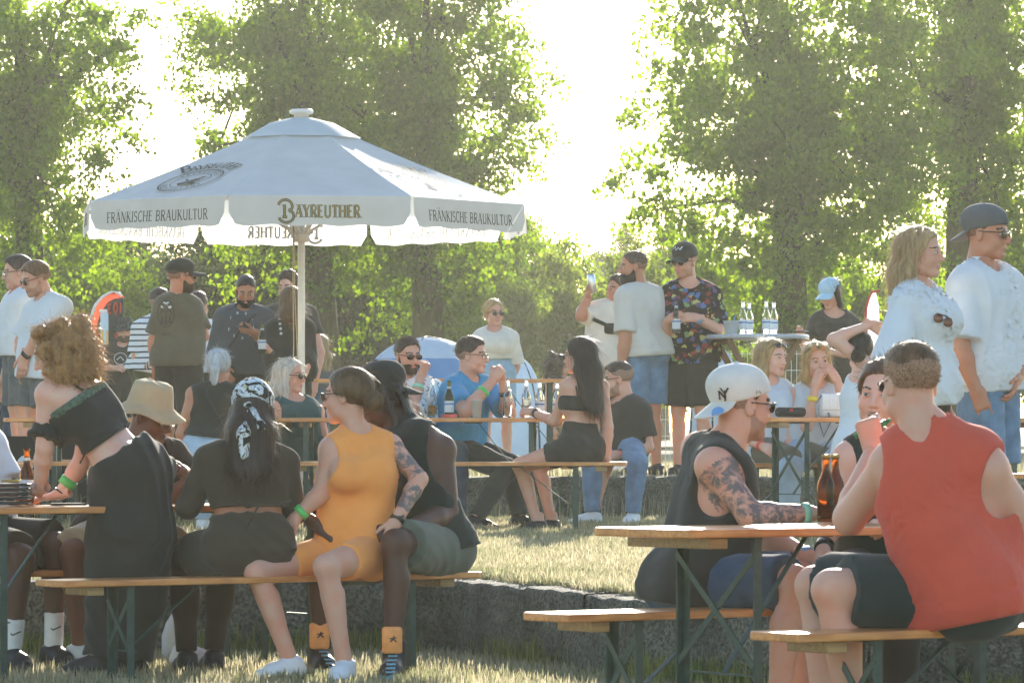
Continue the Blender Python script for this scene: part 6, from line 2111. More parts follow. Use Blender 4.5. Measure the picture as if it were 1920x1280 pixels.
def pattern_mat(name, base, kind):
    """patterned fabrics"""
    m, n, l, p = new_mat(name)
    p.inputs['Roughness'].default_value = 0.9
    p.inputs['Specular IOR Level'].default_value = 0.15
    tc = n.new('ShaderNodeTexCoord')
    def ramp(stops):
        cr = n.new('ShaderNodeValToRGB'); cr.color_ramp.interpolation = 'CONSTANT'
        while len(cr.color_ramp.elements) < len(stops):
            cr.color_ramp.elements.new(0.5)
        for e, (po, c) in zip(cr.color_ramp.elements, stops):
            e.position = po; e.color = (*lin(c), 1)
        return cr
    if kind == 'floral':
        dn = n.new('ShaderNodeTexNoise'); dn.inputs['Scale'].default_value = 30; l.new(tc.outputs['Object'], dn.inputs[0])
        mxv = n.new('ShaderNodeMix'); mxv.data_type = 'RGBA'; mxv.inputs[0].default_value = 0.06
        l.new(tc.outputs['Object'], mxv.inputs[6]); l.new(dn.outputs['Color'], mxv.inputs[7])
        vo = n.new('ShaderNodeTexVoronoi'); vo.inputs['Scale'].default_value = 24; l.new(mxv.outputs[2], vo.inputs[0])
        sp = n.new('ShaderNodeSeparateColor'); l.new(vo.outputs['Color'], sp.inputs[0])
        cr = ramp([(0, (40, 34, 34)), (0.34, (128, 58, 58)), (0.50, (180, 174, 110)), (0.62, (84, 112, 162)), (0.74, (92, 82, 120)), (0.84, (122, 148, 104)), (0.92, (150, 74, 66))])
        l.new(sp.outputs[0], cr.inputs[0])
        th = n.new('ShaderNodeMath'); th.operation = 'LESS_THAN'; th.inputs[1].default_value = 0.52; l.new(vo.outputs['Distance'], th.inputs[0])
        mx = n.new('ShaderNodeMix'); mx.data_type = 'RGBA'; mx.inputs[6].default_value = (*lin((36, 32, 34)), 1)
        l.new(th.outputs[0], mx.inputs[0]); l.new(cr.outputs[0], mx.inputs[7]); l.new(mx.outputs[2], p.inputs['Base Color'])
    elif kind == 'stripe':
        wv = n.new('ShaderNodeTexWave'); wv.bands_direction = 'Z'; wv.inputs['Scale'].default_value = 6.2; wv.inputs['Distortion'].default_value = 0.6
        l.new(tc.outputs['Object'], wv.inputs[0])
        cr = ramp([(0, (44, 46, 52)), (0.16, (224, 226, 226))]); l.new(wv.outputs['Fac'], cr.inputs[0]); l.new(cr.outputs[0], p.inputs['Base Color'])
    elif kind == 'squiggle':
        wv = n.new('ShaderNodeTexVoronoi'); wv.feature = 'DISTANCE_TO_EDGE'; wv.inputs['Scale'].default_value = 15
        dn = n.new('ShaderNodeTexNoise'); dn.inputs['Scale'].default_value = 14; l.new(tc.outputs['Object'], dn.inputs[0])
        mxv = n.new('ShaderNodeMix'); mxv.data_type = 'RGBA'; mxv.inputs[0].default_value = 0.10
        l.new(tc.outputs['Object'], mxv.inputs[6]); l.new(dn.outputs['Color'], mxv.inputs[7]); l.new(mxv.outputs[2], wv.inputs[0])
        cr = ramp([(0, (60, 66, 78)), (0.055, (222, 224, 224))]); l.new(wv.outputs['Distance'], cr.inputs[0])
        n2 = n.new('ShaderNodeTexNoise'); n2.inputs['Scale'].default_value = 20; l.new(tc.outputs['Object'], n2.inputs[0])
        th = n.new('ShaderNodeMath'); th.operation = 'GREATER_THAN'; th.inputs[1].default_value = 0.5; l.new(n2.outputs[0], th.inputs[0])
        mx = n.new('ShaderNodeMix'); mx.data_type = 'RGBA'; mx.inputs[6].default_value = (*lin((222, 224, 224)), 1)
        l.new(th.outputs[0], mx.inputs[0]); l.new(cr.outputs[0], mx.inputs[7]); l.new(mx.outputs[2], p.inputs['Base Color'])
    elif kind == 'camo':
        nz = n.new('ShaderNodeTexNoise'); nz.inputs['Scale'].default_value = 26; l.new(tc.outputs['Object'], nz.inputs[0])
        cr = ramp([(0, (34, 38, 38)), (0.45, (84, 88, 84)), (0.58, (52, 56, 54))]); l.new(nz.outputs[0], cr.inputs[0]); l.new(cr.outputs[0], p.inputs['Base Color'])
    elif kind == 'scarf':
        nz = n.new('ShaderNodeTexNoise'); nz.inputs['Scale'].default_value = 13; nz.inputs['Distortion'].default_value = 2.5; l.new(tc.outputs['Object'], nz.inputs[0])
        cr = ramp([(0, (40, 46, 52)), (0.44, (196, 190, 160)), (0.48, (214, 222, 226)), (0.62, (66, 76, 84)), (0.66, (214, 222, 226))]); l.new(nz.outputs[0], cr.inputs[0]); l.new(cr.outputs[0], p.inputs['Base Color'])
    elif kind == 'zigzag':
        wv = n.new('ShaderNodeTexWave'); wv.inputs['Scale'].default_value = 14; wv.inputs['Distortion'].default_value = 4; l.new(tc.outputs['Object'], wv.inputs[0])
        cr = ramp([(0, (120, 60, 56)), (0.5, (220, 210, 196))]); l.new(wv.outputs['Fac'], cr.inputs[0]); l.new(cr.outputs[0], p.inputs['Base Color'])
    wrinkle(m)
    MATS[name] = m
    return m
PT_FLORAL = pattern_mat('floral_print', None, 'floral')
PT_STRIPE = pattern_mat('striped_jersey', None, 'stripe')
PT_SQUIG = pattern_mat('squiggle_print', None, 'squiggle')
PT_CAMO = pattern_mat('camouflage_print', None, 'camo')
PT_SCARF = pattern_mat('scarf_print', None, 'scarf')
PT_ZIG = pattern_mat('zigzag_strap', None, 'zigzag')
BROWN, DBROWN, BLACKH, BLOND, PLAT, GREYH, DBLOND = (92, 66, 44), (72, 56, 44), (40, 34, 31), (186, 156, 106), (218, 210, 196), (206, 208, 208), (166, 140, 100)

def hold(name):
    return name
def handpos(p, sd, f=0.075, dn=0.03):
    w, x, y, z = p.handM[sd]
    return w + y * f - z * dn
# ================================================================== front left group
# ---- curly-haired woman leaning on the table
p = Person('person in black crop top and long black skirt leaning on the front table', 245, 18.05, 0, 1.70, -115, 'stand', True, 1.02, tone='pale', head=(-100, 22, 0),
           pts={'pv': (242, 880, 0.0), 'nk': (128, 712, -0.02), 'hd': (106, 662, -0.03), 'sL': (88, 738, -0.08), 'sR': (178, 742, 0.16),
                'eL': (84, 838, -0.06), 'wL': (73, 918, 0.05), 'eR': (152, 868, 0.14), 'wR': (112, 926, 0.14), 'kL': (215, 1060, 0.02), 'kR': (265, 1060, 0.1), 'aL': (180, 1225, -0.02), 'aR': (245, 1240, 0.1), 'tL': (145, 1252, -0.02), 'tR': (205, 1262, 0.1)})
p.hdir = {'L': (-0.6, 0.5, -0.25), 'R': (-0.8, 0.3, -0.2)}
p.body(hands=('flat', 'flat'), dorsal=((0, 0, 1), (0, 0, 1)), bare_feet=True)
p.top(C_BLACK, 'crop_top', ease=0.014, crop=0.34, straps=0.80, ripple=0.005)
J = p.J
a, b = np.array(J['pv']), None
gz0 = 0.10
p.skirt(C_BLACK, pts=[(np.array(J['pv']), np.array(at(245, 1010, 18.05)), 0.165, 0.185), (np.array(at(245, 1010, 18.05)), np.array(at(222, 1232, 18.05)), 0.185, 0.150)], waist=0.10, ripple=0.018)
f = Field(np.array(J['sL']) - 0.3, np.array(J['sL']) + 0.3, 0.0105)       # off-shoulder ruffle
f.cone(np.array(at(92, 800, 18.0)), np.array(at(84, 826, 17.98)), 0.064, 0.082, cut=1.0, cut0=0.0); f.ripple(0.012, 40, 1.0, (1, .6, .1)); p.emit(f, 'ruffle', C_BLACK)
f = Field(np.array(J['nk']) - 0.4, np.array(J['nk']) + 0.3, 0.0105)
lace = cloth('green_lace', (84, 104, 88), var=0.5, scale=60)
sp_ = np.array(J['nk']) - np.array(J['pv'])
for aa, bb, ra, rb in p.prims()['torso'][1:3]:
    f.cone(aa, bb, ra + 0.016, rb + 0.016, k=0.06)
u_ = sp_ / np.linalg.norm(sp_)
f.plane(np.array(J['pv']) + sp_ * 0.745, -u_); f.plane(np.array(J['pv']) + sp_ * 0.83, u_); p.emit(f, 'lace_trim', lace)
p.hair('curly', (178, 138, 90), strands=2600)
p.band('R', M_BGREEN, 0.62, 0.018); p.band('R', M_WATCH, 0.93, 0.003)
MB().tube([(q - p.org) for q in [at(200, 800, 17.90), at(170, 830, 17.88), at(150, 868, 17.92)]], 0.004, 5).build('waist_chain', M_WATCH, p.root, True)
p.shoes(S_BLACK, 'low', S_BLACK, 'sandal')

# ---- man in bucket hat on the far bench
p = Person('person in tan bucket hat and glasses seated at the front table', 235, 19.0, 0, 1.74, 60, 'sit', False, 0.95, lean=12, tone='brown', head=(62, 18, 0),
           pts={'pv': (215, 1005, 0.05), 'nk': (268, 838, 0), 'hd': (283, 782, 0), 'sR': (262, 862, -0.16), 'sL': (322, 852, 0.14), 'eL': (368, 915, 0.05), 'wL': (345, 885, -0.18), 'eR': (300, 945, -0.2), 'wR': (352, 905, -0.28), 'kR': (135, 1035, -0.35), 'kL': (330, 1030, -.3), 'aR': (150, 1210, -.3), 'aL': (350, 1215, -.28)})
p.body(hands=('relax', 'relax')).top(cloth('dark_brown_shirt', (58, 46, 38)), ease=0.018, sleeve=0.8, ripple=0.007).legs(C_BEIGE, 'shorts', 0.9, ease=0.03, flare=0.02).shoes(S_WHITE)
p.hair('buzz', BLACKH, 0).bucket(C_TAN, 0.98, 6)
p.glasses('thin', M_CLEAR)
# ---- person cut by the left edge, white socks
p = Person('person cut by the picture edge in black shorts and white logo socks', -30, 18.85, 0, 1.82, 62, 'sit', False, 1.05, lean=5, tone='dark', head=(60, 0, 0),
           pts={'pv': (-45, 1005, 0.1), 'nk': (-70, 800, 0.1), 'hd': (-70, 735, 0.1), 'sR': (-105, 832, -0.1), 'sL': (-22, 836, 0.25), 'kR': (40, 1045, -0.40), 'kL': (106, 1022, -0.1), 'aR': (22, 1222, -0.42), 'aL': (100, 1212, -0.12), 'tR': (42, 1258, -.5), 'tL': (122, 1250, -.2), 'eL': (22, 930, .15), 'wL': (48, 925, -0.1), 'eR': (-60, 945, -.2), 'wR': (0, 925, -.35)})
p.body(hands=('relax', 'relax')).top(C_WHITE, ease=0.02, sleeve=0.75).legs(C_BLACK, 'shorts', 0.92, ease=0.03, flare=0.02)
p.socks(S_WHITE, 0.36).shoes(S_BLACK, 'low', S_BLACK)
p.hair('short', BLACKH, 150)
for sd in 'LR':
    a, k = p.J['a' + sd], p.J['k' + sd]
    c = a + (k - a) * 0.20 + Vector((0.012, -0.047, 0))
    flat_print('sock_logo', stroke([(-.020, .004), (-.012, -.004), (.024, .012)], 0.006), lambda x, y: c - p.org + Vector((x, -0.002, y)), M_WATCH, p.root)
# ---- woman in the black dress and printed headscarf
p = Person('person in a black dress and printed headscarf seated with back turned', 470, 17.95, 0, 1.68, -160, 'sit', True, 1.20, lean=10, tone='olive', head=(175, 14, 0),
           pts={'pv': (468, 1018, 0.0), 'nk': (462, 838, 0.05), 'hd': (474, 772, 0.08), 'sL': (390, 862, 0.02), 'sR': (535, 868, 0.10), 'eL': (352, 950, 0.02), 'wL': (385, 905, 0.34), 'eR': (552, 960, 0.10), 'wR': (505, 985, 0.34), 'kL': (345, 1045, 0.35), 'kR': (420, 1040, 0.48), 'aL': (350, 1235, 0.30), 'aR': (400, 1235, 0.40)})
p.body(hands=('relax', 'relax'))
p.top(C_DRESS, 'dress_top', ease=0.012, sleeve=1.92, crop=0.36, ripple=0.016, scoop=0.05)
p.legs(C_DRESS, 'dress_skirt', 0.72, ease=0.018, waist=0.13, flare=0.01, ripple=0.012)
p.legs(cloth('dark_tights', (52, 42, 36)), 'tights', 1.95, ease=0.004, waist=0.05, flare=0.0, ripple=0)
p.shoes(S_BLACK, 'low', S_BLACK)
J = p.J
mb = MB()
for (x0, y0, x1, y1) in ((425, 935, 540, 935), (482, 845, 484, 1070)):
    pts_ = []
    for i in range(9):
        f_ = i / 8
        pts_.append(at(x0 + (x1 - x0) * f_, y0 + (y1 - y0) * f_, 17.95) )
    hits = []
    for q in pts_:
        hits.append(q)
def on_back(o, px_, py_, off=0.004):
    bv = BVHTree.FromPolygons([v.co + target_off(o) for v in o.data.vertices], [tuple(q.vertices) for q in o.data.polygons])
    far = at(px_, py_, 40.0); c0 = Vector((0, 0, CAM_H))
    dr = (far - c0).normalized()
    h = bv.ray_cast(c0, dr, 60)
    return (h[0] - dr * off) if h[0] is not None else None
for line in ([(483, 850), (482, 890), (484, 925)], [(484, 960), (486, 1000), (488, 1040), (486, 1068)]):
    pp = [on_back(p.top_o if line[0][1] < 940 else p.legs_o, *q) for q in line]
    pp = [q - p.org for q in pp if q is not None]
    if len(pp) > 1:
        MB().tube(pp, 0.005, 6).build('seam', C_DRESS, p.root, True)
MB().tube([q - p.org for q in [at(440, 938, 17.80), at(465, 950, 17.78), at(486, 945, 17.775), at(520, 948, 17.79), at(545, 938, 17.83)]], 0.006, 6).build('tie', C_DRESS, p.root, True)
MB().tube([q - p.org for q in [at(486, 945, 17.775), at(470, 975, 17.78), at(462, 990, 17.78)]], 0.005, 6).build('tie', C_DRESS, p.root, True)
p.hair('longback', DBROWN, strands=900, length=0.55, under=True)
f = Field((-.12, -.15, -.1), (.12, .14, .18), 0.006)                     # headscarf
f.ell((0, -0.018, 0.046), (0.094, 0.118, 0.102), k=0.02); f.func(lambda x, y, z: (-0.006 + 0.42 * (y + 0.02) - z) * 0.8 + 0 * x)
f.ell((0, -0.125, -0.005), (0.03, 0.022, 0.024), k=0.02)
f.ripple(0.003, 24, 0.4, (0.4, 0.8, 1)); v, q = f.mesh(); sc_o = p.emit_head(v, q, 'headscarf', PT_SCARF)
f = Field((-.10, -.24, -.32), (.10, -.06, .03), 0.006)
f.cone((0.005, -0.13, -0.01), (-0.012, -0.155, -0.14), 0.014, 0.030, k=0.01); f.cone((-0.012, -0.155, -0.14), (-0.006, -0.150, -0.23), 0.030, 0.022, k=0.02)
f.cone((0.01, -0.13, -0.01), (0.055, -0.14, -0.10), 0.014, 0.026, k=0.01); f.ripple(0.004, 50, .2, (1, .5, .2)); v, q = f.mesh(); p.emit_head(v, q, 'scarf_tail', PT_SCARF, sc_o)

# ---- woman in orange
p = Person('person in orange tank top and shorts with tattooed arm looking over a shoulder', 665, 18.05, 0, 1.70, -32, 'sit', True, 1.0, tone='fair', head=(-112, 2, 4),
           pts={'pv': (668, 1028, 0.05), 'nk': (668, 815, 0.05), 'hd': (650, 745, 0.05), 'sR': (622, 845, -0.02), 'sL': (732, 838, 0.10), 'eL': (786, 898, 0.02), 'wL': (742, 978, -0.10), 'eR': (602, 925, -0.05), 'wR': (556, 968, -0.06), 'kR': (482, 1072, -0.22), 'kL': (612, 1062, -0.42), 'aR': (545, 1218, -0.22), 'aL': (646, 1228, -0.40), 'tR': (485, 1250, -0.30), 'tL': (632, 1270, -0.52)})
p.hdir = {'L': (-0.25, -0.1, -0.75), 'R': (-0.6, 0.1, -0.6)}
p.body(tattoos=((('sL', 'eL'), 0.075, 0.12, 0.98), (('eL', 'wL'), 0.06, 0.22, 0.75)), hands=('flat', 'relax'), dorsal=((0.2, -1, 0.3), (0, -0.6, 1)))
p.top(C_ORANGE, 'tank_top', ease=0.008, tank=True, hem=0.02, ripple=0.008, scoop=0.045, neck=0.0, flare=0.0)
p.legs(C_ORANGE, 'cycling_shorts', 0.62, ease=0.008, flare=0.003, ripple=0.003)
p.shoes(S_WHITE); p.hair('bun', (108, 84, 56), strands=900)
p.glasses('wide', mat('brown_lens', lin((110, 64, 40)), rough=0.1))
p.band('R', M_BGREEN, 0.80, 0.014); p.band('L', M_WATCH, 0.93, 0.016, name='watch')

# ---- person with locs and black cap
p = Person('person in black cap and dark tank top hugging the one in orange', 800, 18.45, 0, 1.84, -62, 'sit', False, 1.12, lean=24, tone='dark', head=(-78, 12, 0),
           pts={'pv': (806, 1020, 0.0), 'nk': (748, 790, 0), 'hd': (708, 742, 0.0), 'sL': (834, 842, -0.08), 'sR': (708, 850, 0.25), 'eL': (840, 962, -0.12), 'wL': (752, 996, -0.48), 'eR': (640, 960, 0.10), 'wR': (598, 985, -0.40), 'kL': (742, 1018, -0.58), 'kR': (600, 1058, -0.30), 'aL': (738, 1215, -0.60), 'aR': (602, 1215, -0.22), 'tL': (732, 1262, -0.75), 'tR': (625, 1240, -0.40)})
p.hdir = {'L': (-0.9, -0.1, -0.05), 'R': (0.6, -0.3, -0.35)}
p.body(hands=('fist', 'relax'), dorsal=((0, -0.8, 0.7), (-0.2, -0.8, 0.5)))
p.top(cloth('black_green_tank', (34, 46, 44)), 'tank_top', ease=0.014, tank=True, arm=1.6, hem=0.05, ripple=0.006, scoop=0.05)
p.legs(C_GREYSH, 'shorts', 0.86, ease=0.026, flare=0.015)
p.shoes(S_BLACK, 'high', mat('blue_sole', lin((120, 180, 196)), rough=.6)); p.hair('locs', BLACKH, strands=300, length=0.9); p.cap(C_BLACK, back=True, tilt=4)
p.band('L', M_WATCH, 0.95, 0.012, name='watch')
for sd in 'LR':
    a = p.J['a' + sd] - p.org
    tg_ = MB().box(a + Vector((-0.005, -0.05, 0.085)), (0.085, 0.022, 0.115), Matrix.Rotation(0.2, 3, 'X'), 0.012).build('shoe_tongue', S_ORANGE, p.root, True)
    flat_print('shoe_logo', stroke([(-.012, -.012), (0, 0), (.004, .014)], .006) + stroke([(.014, -.012), (.002, 0)], .006) + stroke([(-.014, .002), (.014, .006)], .005), lambda x, y, a=a: a + Vector((x, -0.066, 0.09 + y)), M_WATCH, tg_)

# ================================================================== front right group
p = Person('person in black tank top and pale backwards cap with tattooed sleeve arm', 1292, 14.85, 0, 1.80, 112, 'sit', False, 1.04, lean=16, tone='fair', head=(118, 4, 0),
           pts={'pv': (1306, 1088, 0.0), 'nk': (1352, 838, 0.02), 'hd': (1392, 762, 0.02), 'sR': (1338, 872, -0.16), 'sL': (1312, 842, 0.20), 'eR': (1408, 992 - 24, -0.22), 'wR': (1512, 962, -0.14), 'eL': (1440, 1010, 0.20), 'wL': (1518, 1046, 0.0), 'kR': (1488, 1090, -0.34), 'kL': (1500, 1085, -0.02), 'aR': (1452, 1290, -0.40), 'aL': (1500, 1280, -0.05)})
p.hdir = {'R': (0.9, 0.25, -0.02), 'L': (0.9, -0.1, -0.15)}
p.body(tattoos=((('sR', 'eR'), 0.085, 0.05, 1.0), (('eR', 'wR'), 0.075, -0.1, 0.90)), hands=('relax', 'relax'), dorsal=((0, -0.2, 1), (0, -0.2, 1)), stubble=(120, 80, 54))
p.top(C_CHAR, 'tank_top', ease=0.018, tank=True, arm=1.3, hem=0.10, ripple=0.006, scoop=0.05)
p.legs(C_DENIMD, 'denim_shorts', 0.95, ease=0.024, flare=0.014); p.shoes(S_BLACK)
p.hair('buzz', DBROWN, 200); p.cap(C_CAPW, back=True, tilt=12); p.glasses('way')
p.band('R', M_BMINT, 0.97, 0.012); p.band('L', M_BBLUE, 0.93, 0.012)
# cap monogram and sticker
co = p.cap_o
def on_cam(o, px_, py_):
    return on_back(o, px_, py_, 0.002)
def cam_print(o, name, quads, px0, py0, scale, m, parent, rot=0.0, p_=None):
    """print 2D strokes on the part of o that shows round pixel (px0, py0); scale = photo pixels per unit"""
    bv = BVHTree.FromPolygons([v.co + target_off(o) for v in o.data.vertices], [tuple(q.vertices) for q in o.data.polygons])
    c0 = Vector((0, 0, CAM_H))
    V, Q = [], []
    po = target_off(parent)
    cs, sn = math.cos(rot), math.sin(rot)
    for s in quads:
        ids = []
        okq = True
        for (x, y) in s:
            xr, yr = x * cs - y * sn, x * sn + y * cs
            dr = (at(px0 + xr * scale, py0 - yr * scale, 40.0) - c0).normalized()
            h = bv.ray_cast(c0, dr, 80)
            if h[0] is None:
                okq = False; break
            V.append(h[0] - dr * 0.003 - po); ids.append(len(V) - 1)
        if okq and len(ids) >= 3:
            Q.append(ids)
    me = bpy.data.meshes.new(name); me.from_pydata(V, [], Q)
    return link(name, me, parent, m)
ny = []
for pl, w in (([(-.5, -.55), (-.5, .35)], .16), ([(-.5, .35), (.15, -.55)], .20), ([(.15, -.55), (.15, .30)], .16), ([(-.62, .4), (-.38, .30)], .10), ([(-.62, -.5), (-.38, -.58)], .10), ([(.05, .36), (.28, .28)], .10),
              ([(.08, -.75), (.10, -.05)], .16), ([(.10, -.05), (-.28, .62)], .14), ([(.10, -.05), (.52, .55)], .20), ([(-.40, .66), (-.16, .58)], .10), ([(.40, .60), (.64, .5)], .10), ([(-.05, -.78), (.22, -.72)], .10)):
    ny += stroke(pl, w)
cam_print(co, 'monogram', ny, 1357, 738, 17, M_WATCH, co, 0.12)
cam_print(co, 'logo', stroke([(-.6, -.4), (-.5, .4), (-.1, -.2), (.1, .4), (.5, -.4)], .2), 1423, 735, 8, M_GOLD, co)
def disc(r, n=16, rings=3):
    q = []
    for i in range(rings):
        for k in range(n):
            a0, a1 = 2 * math.pi * k / n, 2 * math.pi * (k + 1) / n
            r0_, r1_ = r * (i + .02) / rings, r * (i + 1) / rings
            q.append([(r0_ * math.cos(a0), r0_ * math.sin(a0)), (r1_ * math.cos(a0), r1_ * math.sin(a0)), (r1_ * math.cos(a1), r1_ * math.sin(a1)), (r0_ * math.cos(a1), r0_ * math.sin(a1))])
    return q
st_ = cam_print(p.brim_o, 'sticker', disc(1.0), 1347, 775, 13, M_BBLUE, p.brim_o)
# ---- laughing woman beyond
p = Person('laughing person in dark green top facing the red sleeveless shirt', 1650, 14.9, 0, 1.68, -20, 'sit', True, 1.0, lean=8, tone='pale', head=(-18, 4, -6), mouth=True,
           pts={'pv': (1660, 1060, 0.2), 'nk': (1648, 832, 0.05), 'hd': (1650, 742, -0.02), 'sR': (1588, 868, 0.02), 'sL': (1712, 868, 0.1), 'eR': (1566, 975, 0.0), 'wR': (1543, 1030, -0.12), 'eL': (1715, 985, -.05), 'wL': (1672, 985, -0.30), 'kR': (1590, 1080, -0.15), 'kL': (1690, 1080, -.2)})
p.hdir = {'L': (-0.7, -0.6, -0.1)}
p.body(hands=('fist', 'relax'), dorsal=((0, -1, 0.4), None), brow=(60, 44, 34)).top(cloth('dark_green_top', (44, 56, 52)), ease=0.010, tank=True, hem=0.05).legs(C_BLACK, 'trousers', 1.9, ease=0.016).shoes(S_BLACK)
p.hair('bun', (98, 70, 46), strands=700); p.band('R', M_WATCH, 0.9, 0.018, name='watch')
# ---- man in red
p = Person('person in red sleeveless shirt seated with back turned, hand at mouth', 1800, 13.1, 0, 1.86, -105, 'sit', False, 1.18, lean=12, tone='fair', head=(-158, 6, 0),
           pts={'pv': (1815, 1105, 0.0), 'nk': (1752, 812, 0.02), 'hd': (1706, 722, 0.04), 'sL': (1672, 872, 0.06), 'sR': (1848, 880, -0.02), 'eL': (1592, 972, 0.22), 'wL': (1640, 845, 0.36), 'eR': (1925, 985, 0.05), 'wR': (1870, 985, 0.40), 'kL': (1528, 1098, 0.28), 'kR': (1560, 1105, -0.06), 'aL': (1555, 1300, 0.25), 'aR': (1610, 1310, -.05), 'tL': (1510, 1320, .25)})
p.hdir = {'L': (-0.25, 0.1, 0.95)}
p.body(hands=('fist', 'relax'), dorsal=((-0.3, -1, 0.1), None))
p.top(C_REDSH, 'sleeveless_shirt', ease=0.022, tank=True, hem=0.10, ripple=0.010, scoop=0.045, neck=-0.005)
p.legs(C_DARKSH, 'shorts', 0.90, ease=0.030, flare=0.015); p.shoes(S_BLACK); p.hair('fade', (118, 90, 60), 1600); p.glasses('thin')
# green lighter / e-cigarette in his hand
w_, x_, y_, z_ = p.handM['L']
q0 = w_ + y_ * 0.07 - z_ * 0.03
vp = MB().tube([(-0.05, 0, -0.02), (0.05, 0, 0.025)], 0.0095, 12).tube([(0.05, 0, 0.025), (0.066, 0, 0.032)], 0.006, 10).build('vaporiser', mat('green_tube', lin((58, 130, 84)), rough=.4), None, True)
vp.location = q0; tag(vp, 'green vaporiser held at the mouth above the red sleeveless shirt', 'vaporiser')

# ================================================================== walking couple
p = Person('person in oversized white shirt and black trousers walking past', 1735, 20.0, T1(20), 1.69, 72, 'stand', True, 1.02, tone='fair', head=(68, 2, 0),
           pts={'hd': (1728, 476, 0), 'nk': (1716, 546, 0), 'sR': (1690, 578, -0.16), 'sL': (1745, 575, 0.15), 'eR': (1668, 690, -0.26), 'wR': (1700, 765, -0.28)})
p.body().top(C_WHITE, 't_shirt', ease=0.021, sleeve=1.0, hem=0.10, ripple=0.018, flare=0.035, scoop=0.05).legs(C_BLACK, 'trousers', 1.9).shoes(S_WHITE)
p.hair('longback', (192, 164, 120), strands=1600, length=0.35)
q = on_back(p.top_o, 1764, 592, 0.012)
if q is not None:
    br_ = MB().tube([(-0.02, 0, 0.012), (0.0, -0.004, 0.006), (0.02, 0, 0.0), (0.05, 0, -0.016)], 0.003, 5).build('hanging_sunglasses', M_FRAME, p.root, True)
    br_.location = q - p.org
    for dx, dz in ((-0.012, 0.0), (0.034, -0.020)):
        V_ = MB().lathe([(0.001, -.002), (.021, -.002), (.023, 0), (.021, .002), (.001, .002)], 18).build('lens', mat('brown_lens', (0.1, .06, .04)), br_, True)
        V_.location = (dx, -0.003, dz - 0.01); V_.rotation_euler = (R(86), 0.2, 0.2)
p = Person('person in white shirt, grey backwards cap and sunglasses walking past', 1852, 20.6, T1(20.6), 1.86, 62, 'stand', False, 0.98, tone='tan', head=(62, 4, 0),
           pts={'hd': (1852, 440, 0), 'nk': (1838, 518, 0), 'sR': (1800, 545, -0.15), 'sL': (1895, 545, 0.16), 'eL': (1925, 640, 0.1), 'wL': (1905, 710, -0.05), 'eR': (1800, 650, -0.2), 'wR': (1830, 730, -0.2)})
p.body().top(C_WHITE, 't_shirt', ease=0.020, sleeve=0.9, hem=0.12, ripple=0.018, flare=0.03).legs(C_DENIM, 'denim_shorts', 0.98, ease=0.03, flare=0.02).shoes(S_WHITE)
p.hair('buzz', DBROWN, 150).cap(C_CAPG, back=True, tilt=8); p.glasses('wide')
cam_print(p.top_o, 'shirt_badge', disc(1.0, 10, 2), 1882, 547, 8, M_PAPER, p.top_o)

# ================================================================== middle terrace
Z = T1
p = Person('person in black tank top and pale jeans on the terrace bench, back turned', 392, 28.35, Z(28.3), 1.66, 172, 'sit', True, 1.02, lean=4, tone='tan', head=(172, 4, 0),
           pts={'hd': (410, 690, 0.05), 'nk': (405, 726, 0), 'sL': (362, 738, 0), 'sR': (446, 738, 0)})
p.body().top(C_BLACK, 'tank_top', ease=0.010, tank=True, hem=-0.05, crop=0.16).legs(C_LIGHTD, 'jeans', 1.95, waist=0.12).shoes(S_WHITE); p.hair('pony', GREYH, 500)
MB().tube([on_back(p.top_o, 385, 730) - p.org, on_back(p.top_o, 400, 765) - p.org, on_back(p.top_o, 415, 795) - p.org], 0.009, 6).build('bag_strap', M_BLACKP, p.root, True)
p = Person('person in teal tank top and sunglasses seated below the parasol', 560, 29.5, Z(29.5), 1.70, 48, 'sit', True, 1.0, lean=2, tone='fair', head=(66, 2, 0),
           pts={'hd': (545, 706, 0), 'nk': (548, 752, 0), 'sR': (520, 772, -0.06), 'sL': (594, 774, 0.06), 'eL': (612, 838, 0.02), 'wL': (600, 872, -.1)})
p.body().top(C_TEAL, 'tank_top', ease=0.010, tank=True, hem=0.05, scoop=0.07).legs(C_TEAL, 'trousers', 1.6).shoes(S_WHITE); p.hair('long', PLAT, 1200, 0.55); p.glasses('wide')
p = Person('person in squiggle-print shirt and sunglasses resting chin on fist', 768, 29.5, Z(29.5), 1.80, 28, 'sit', False, 1.12, lean=6, tone='fair', head=(30, 6, 0),
           pts={'hd': (765, 668, -0.05), 'nk': (752, 722, 0), 'sR': (716, 738, 0), 'sL': (808, 742, 0.05), 'eL': (768, 785, -0.42), 'wL': (790, 705, -0.22), 'eR': (722, 800, -.2), 'wR': (770, 790, -.4)})
p.hdir = {'L': (0.35, -0.1, 0.9)}
p.body(hands=('fist', 'relax'), dorsal=((0.7, -0.7, 0), (0, 0, 1))).top(PT_SQUIG, ease=0.024, sleeve=0.85, ripple=0.006).legs(C_DENIMD, 'trousers', 1.95).shoes(S_BLACK)
p.hair('short', DBROWN, 500).beard((62, 46, 36), 0.006, False, 200); p.glasses('way'); p.band('L', M_BMINT, 0.72, 0.014)
p = Person('person in bright blue shirt and glasses with clasped hands', 862, 29.45, Z(29.4), 1.82, 66, 'sit', False, 1.05, lean=14, tone='fair', head=(72, 2, 0),
           pts={'hd': (886, 668, -0.05), 'nk': (866, 728, 0), 'sR': (845, 748, -0.16), 'sL': (915, 742, 0.14), 'eR': (872, 772, -0.55), 'wR': (925, 712, -0.40), 'eL': (955, 775, -0.25), 'wL': (942, 712, -0.30), 'kR': (950, 880, -.35), 'kL': (955, 870, -.05), 'aR': (890, 958, -.5), 'aL': (975, 970, -.1)})
p.hdir = {'R': (0.5, 0.1, 0.65), 'L': (-0.25, -0.1, 0.8)}
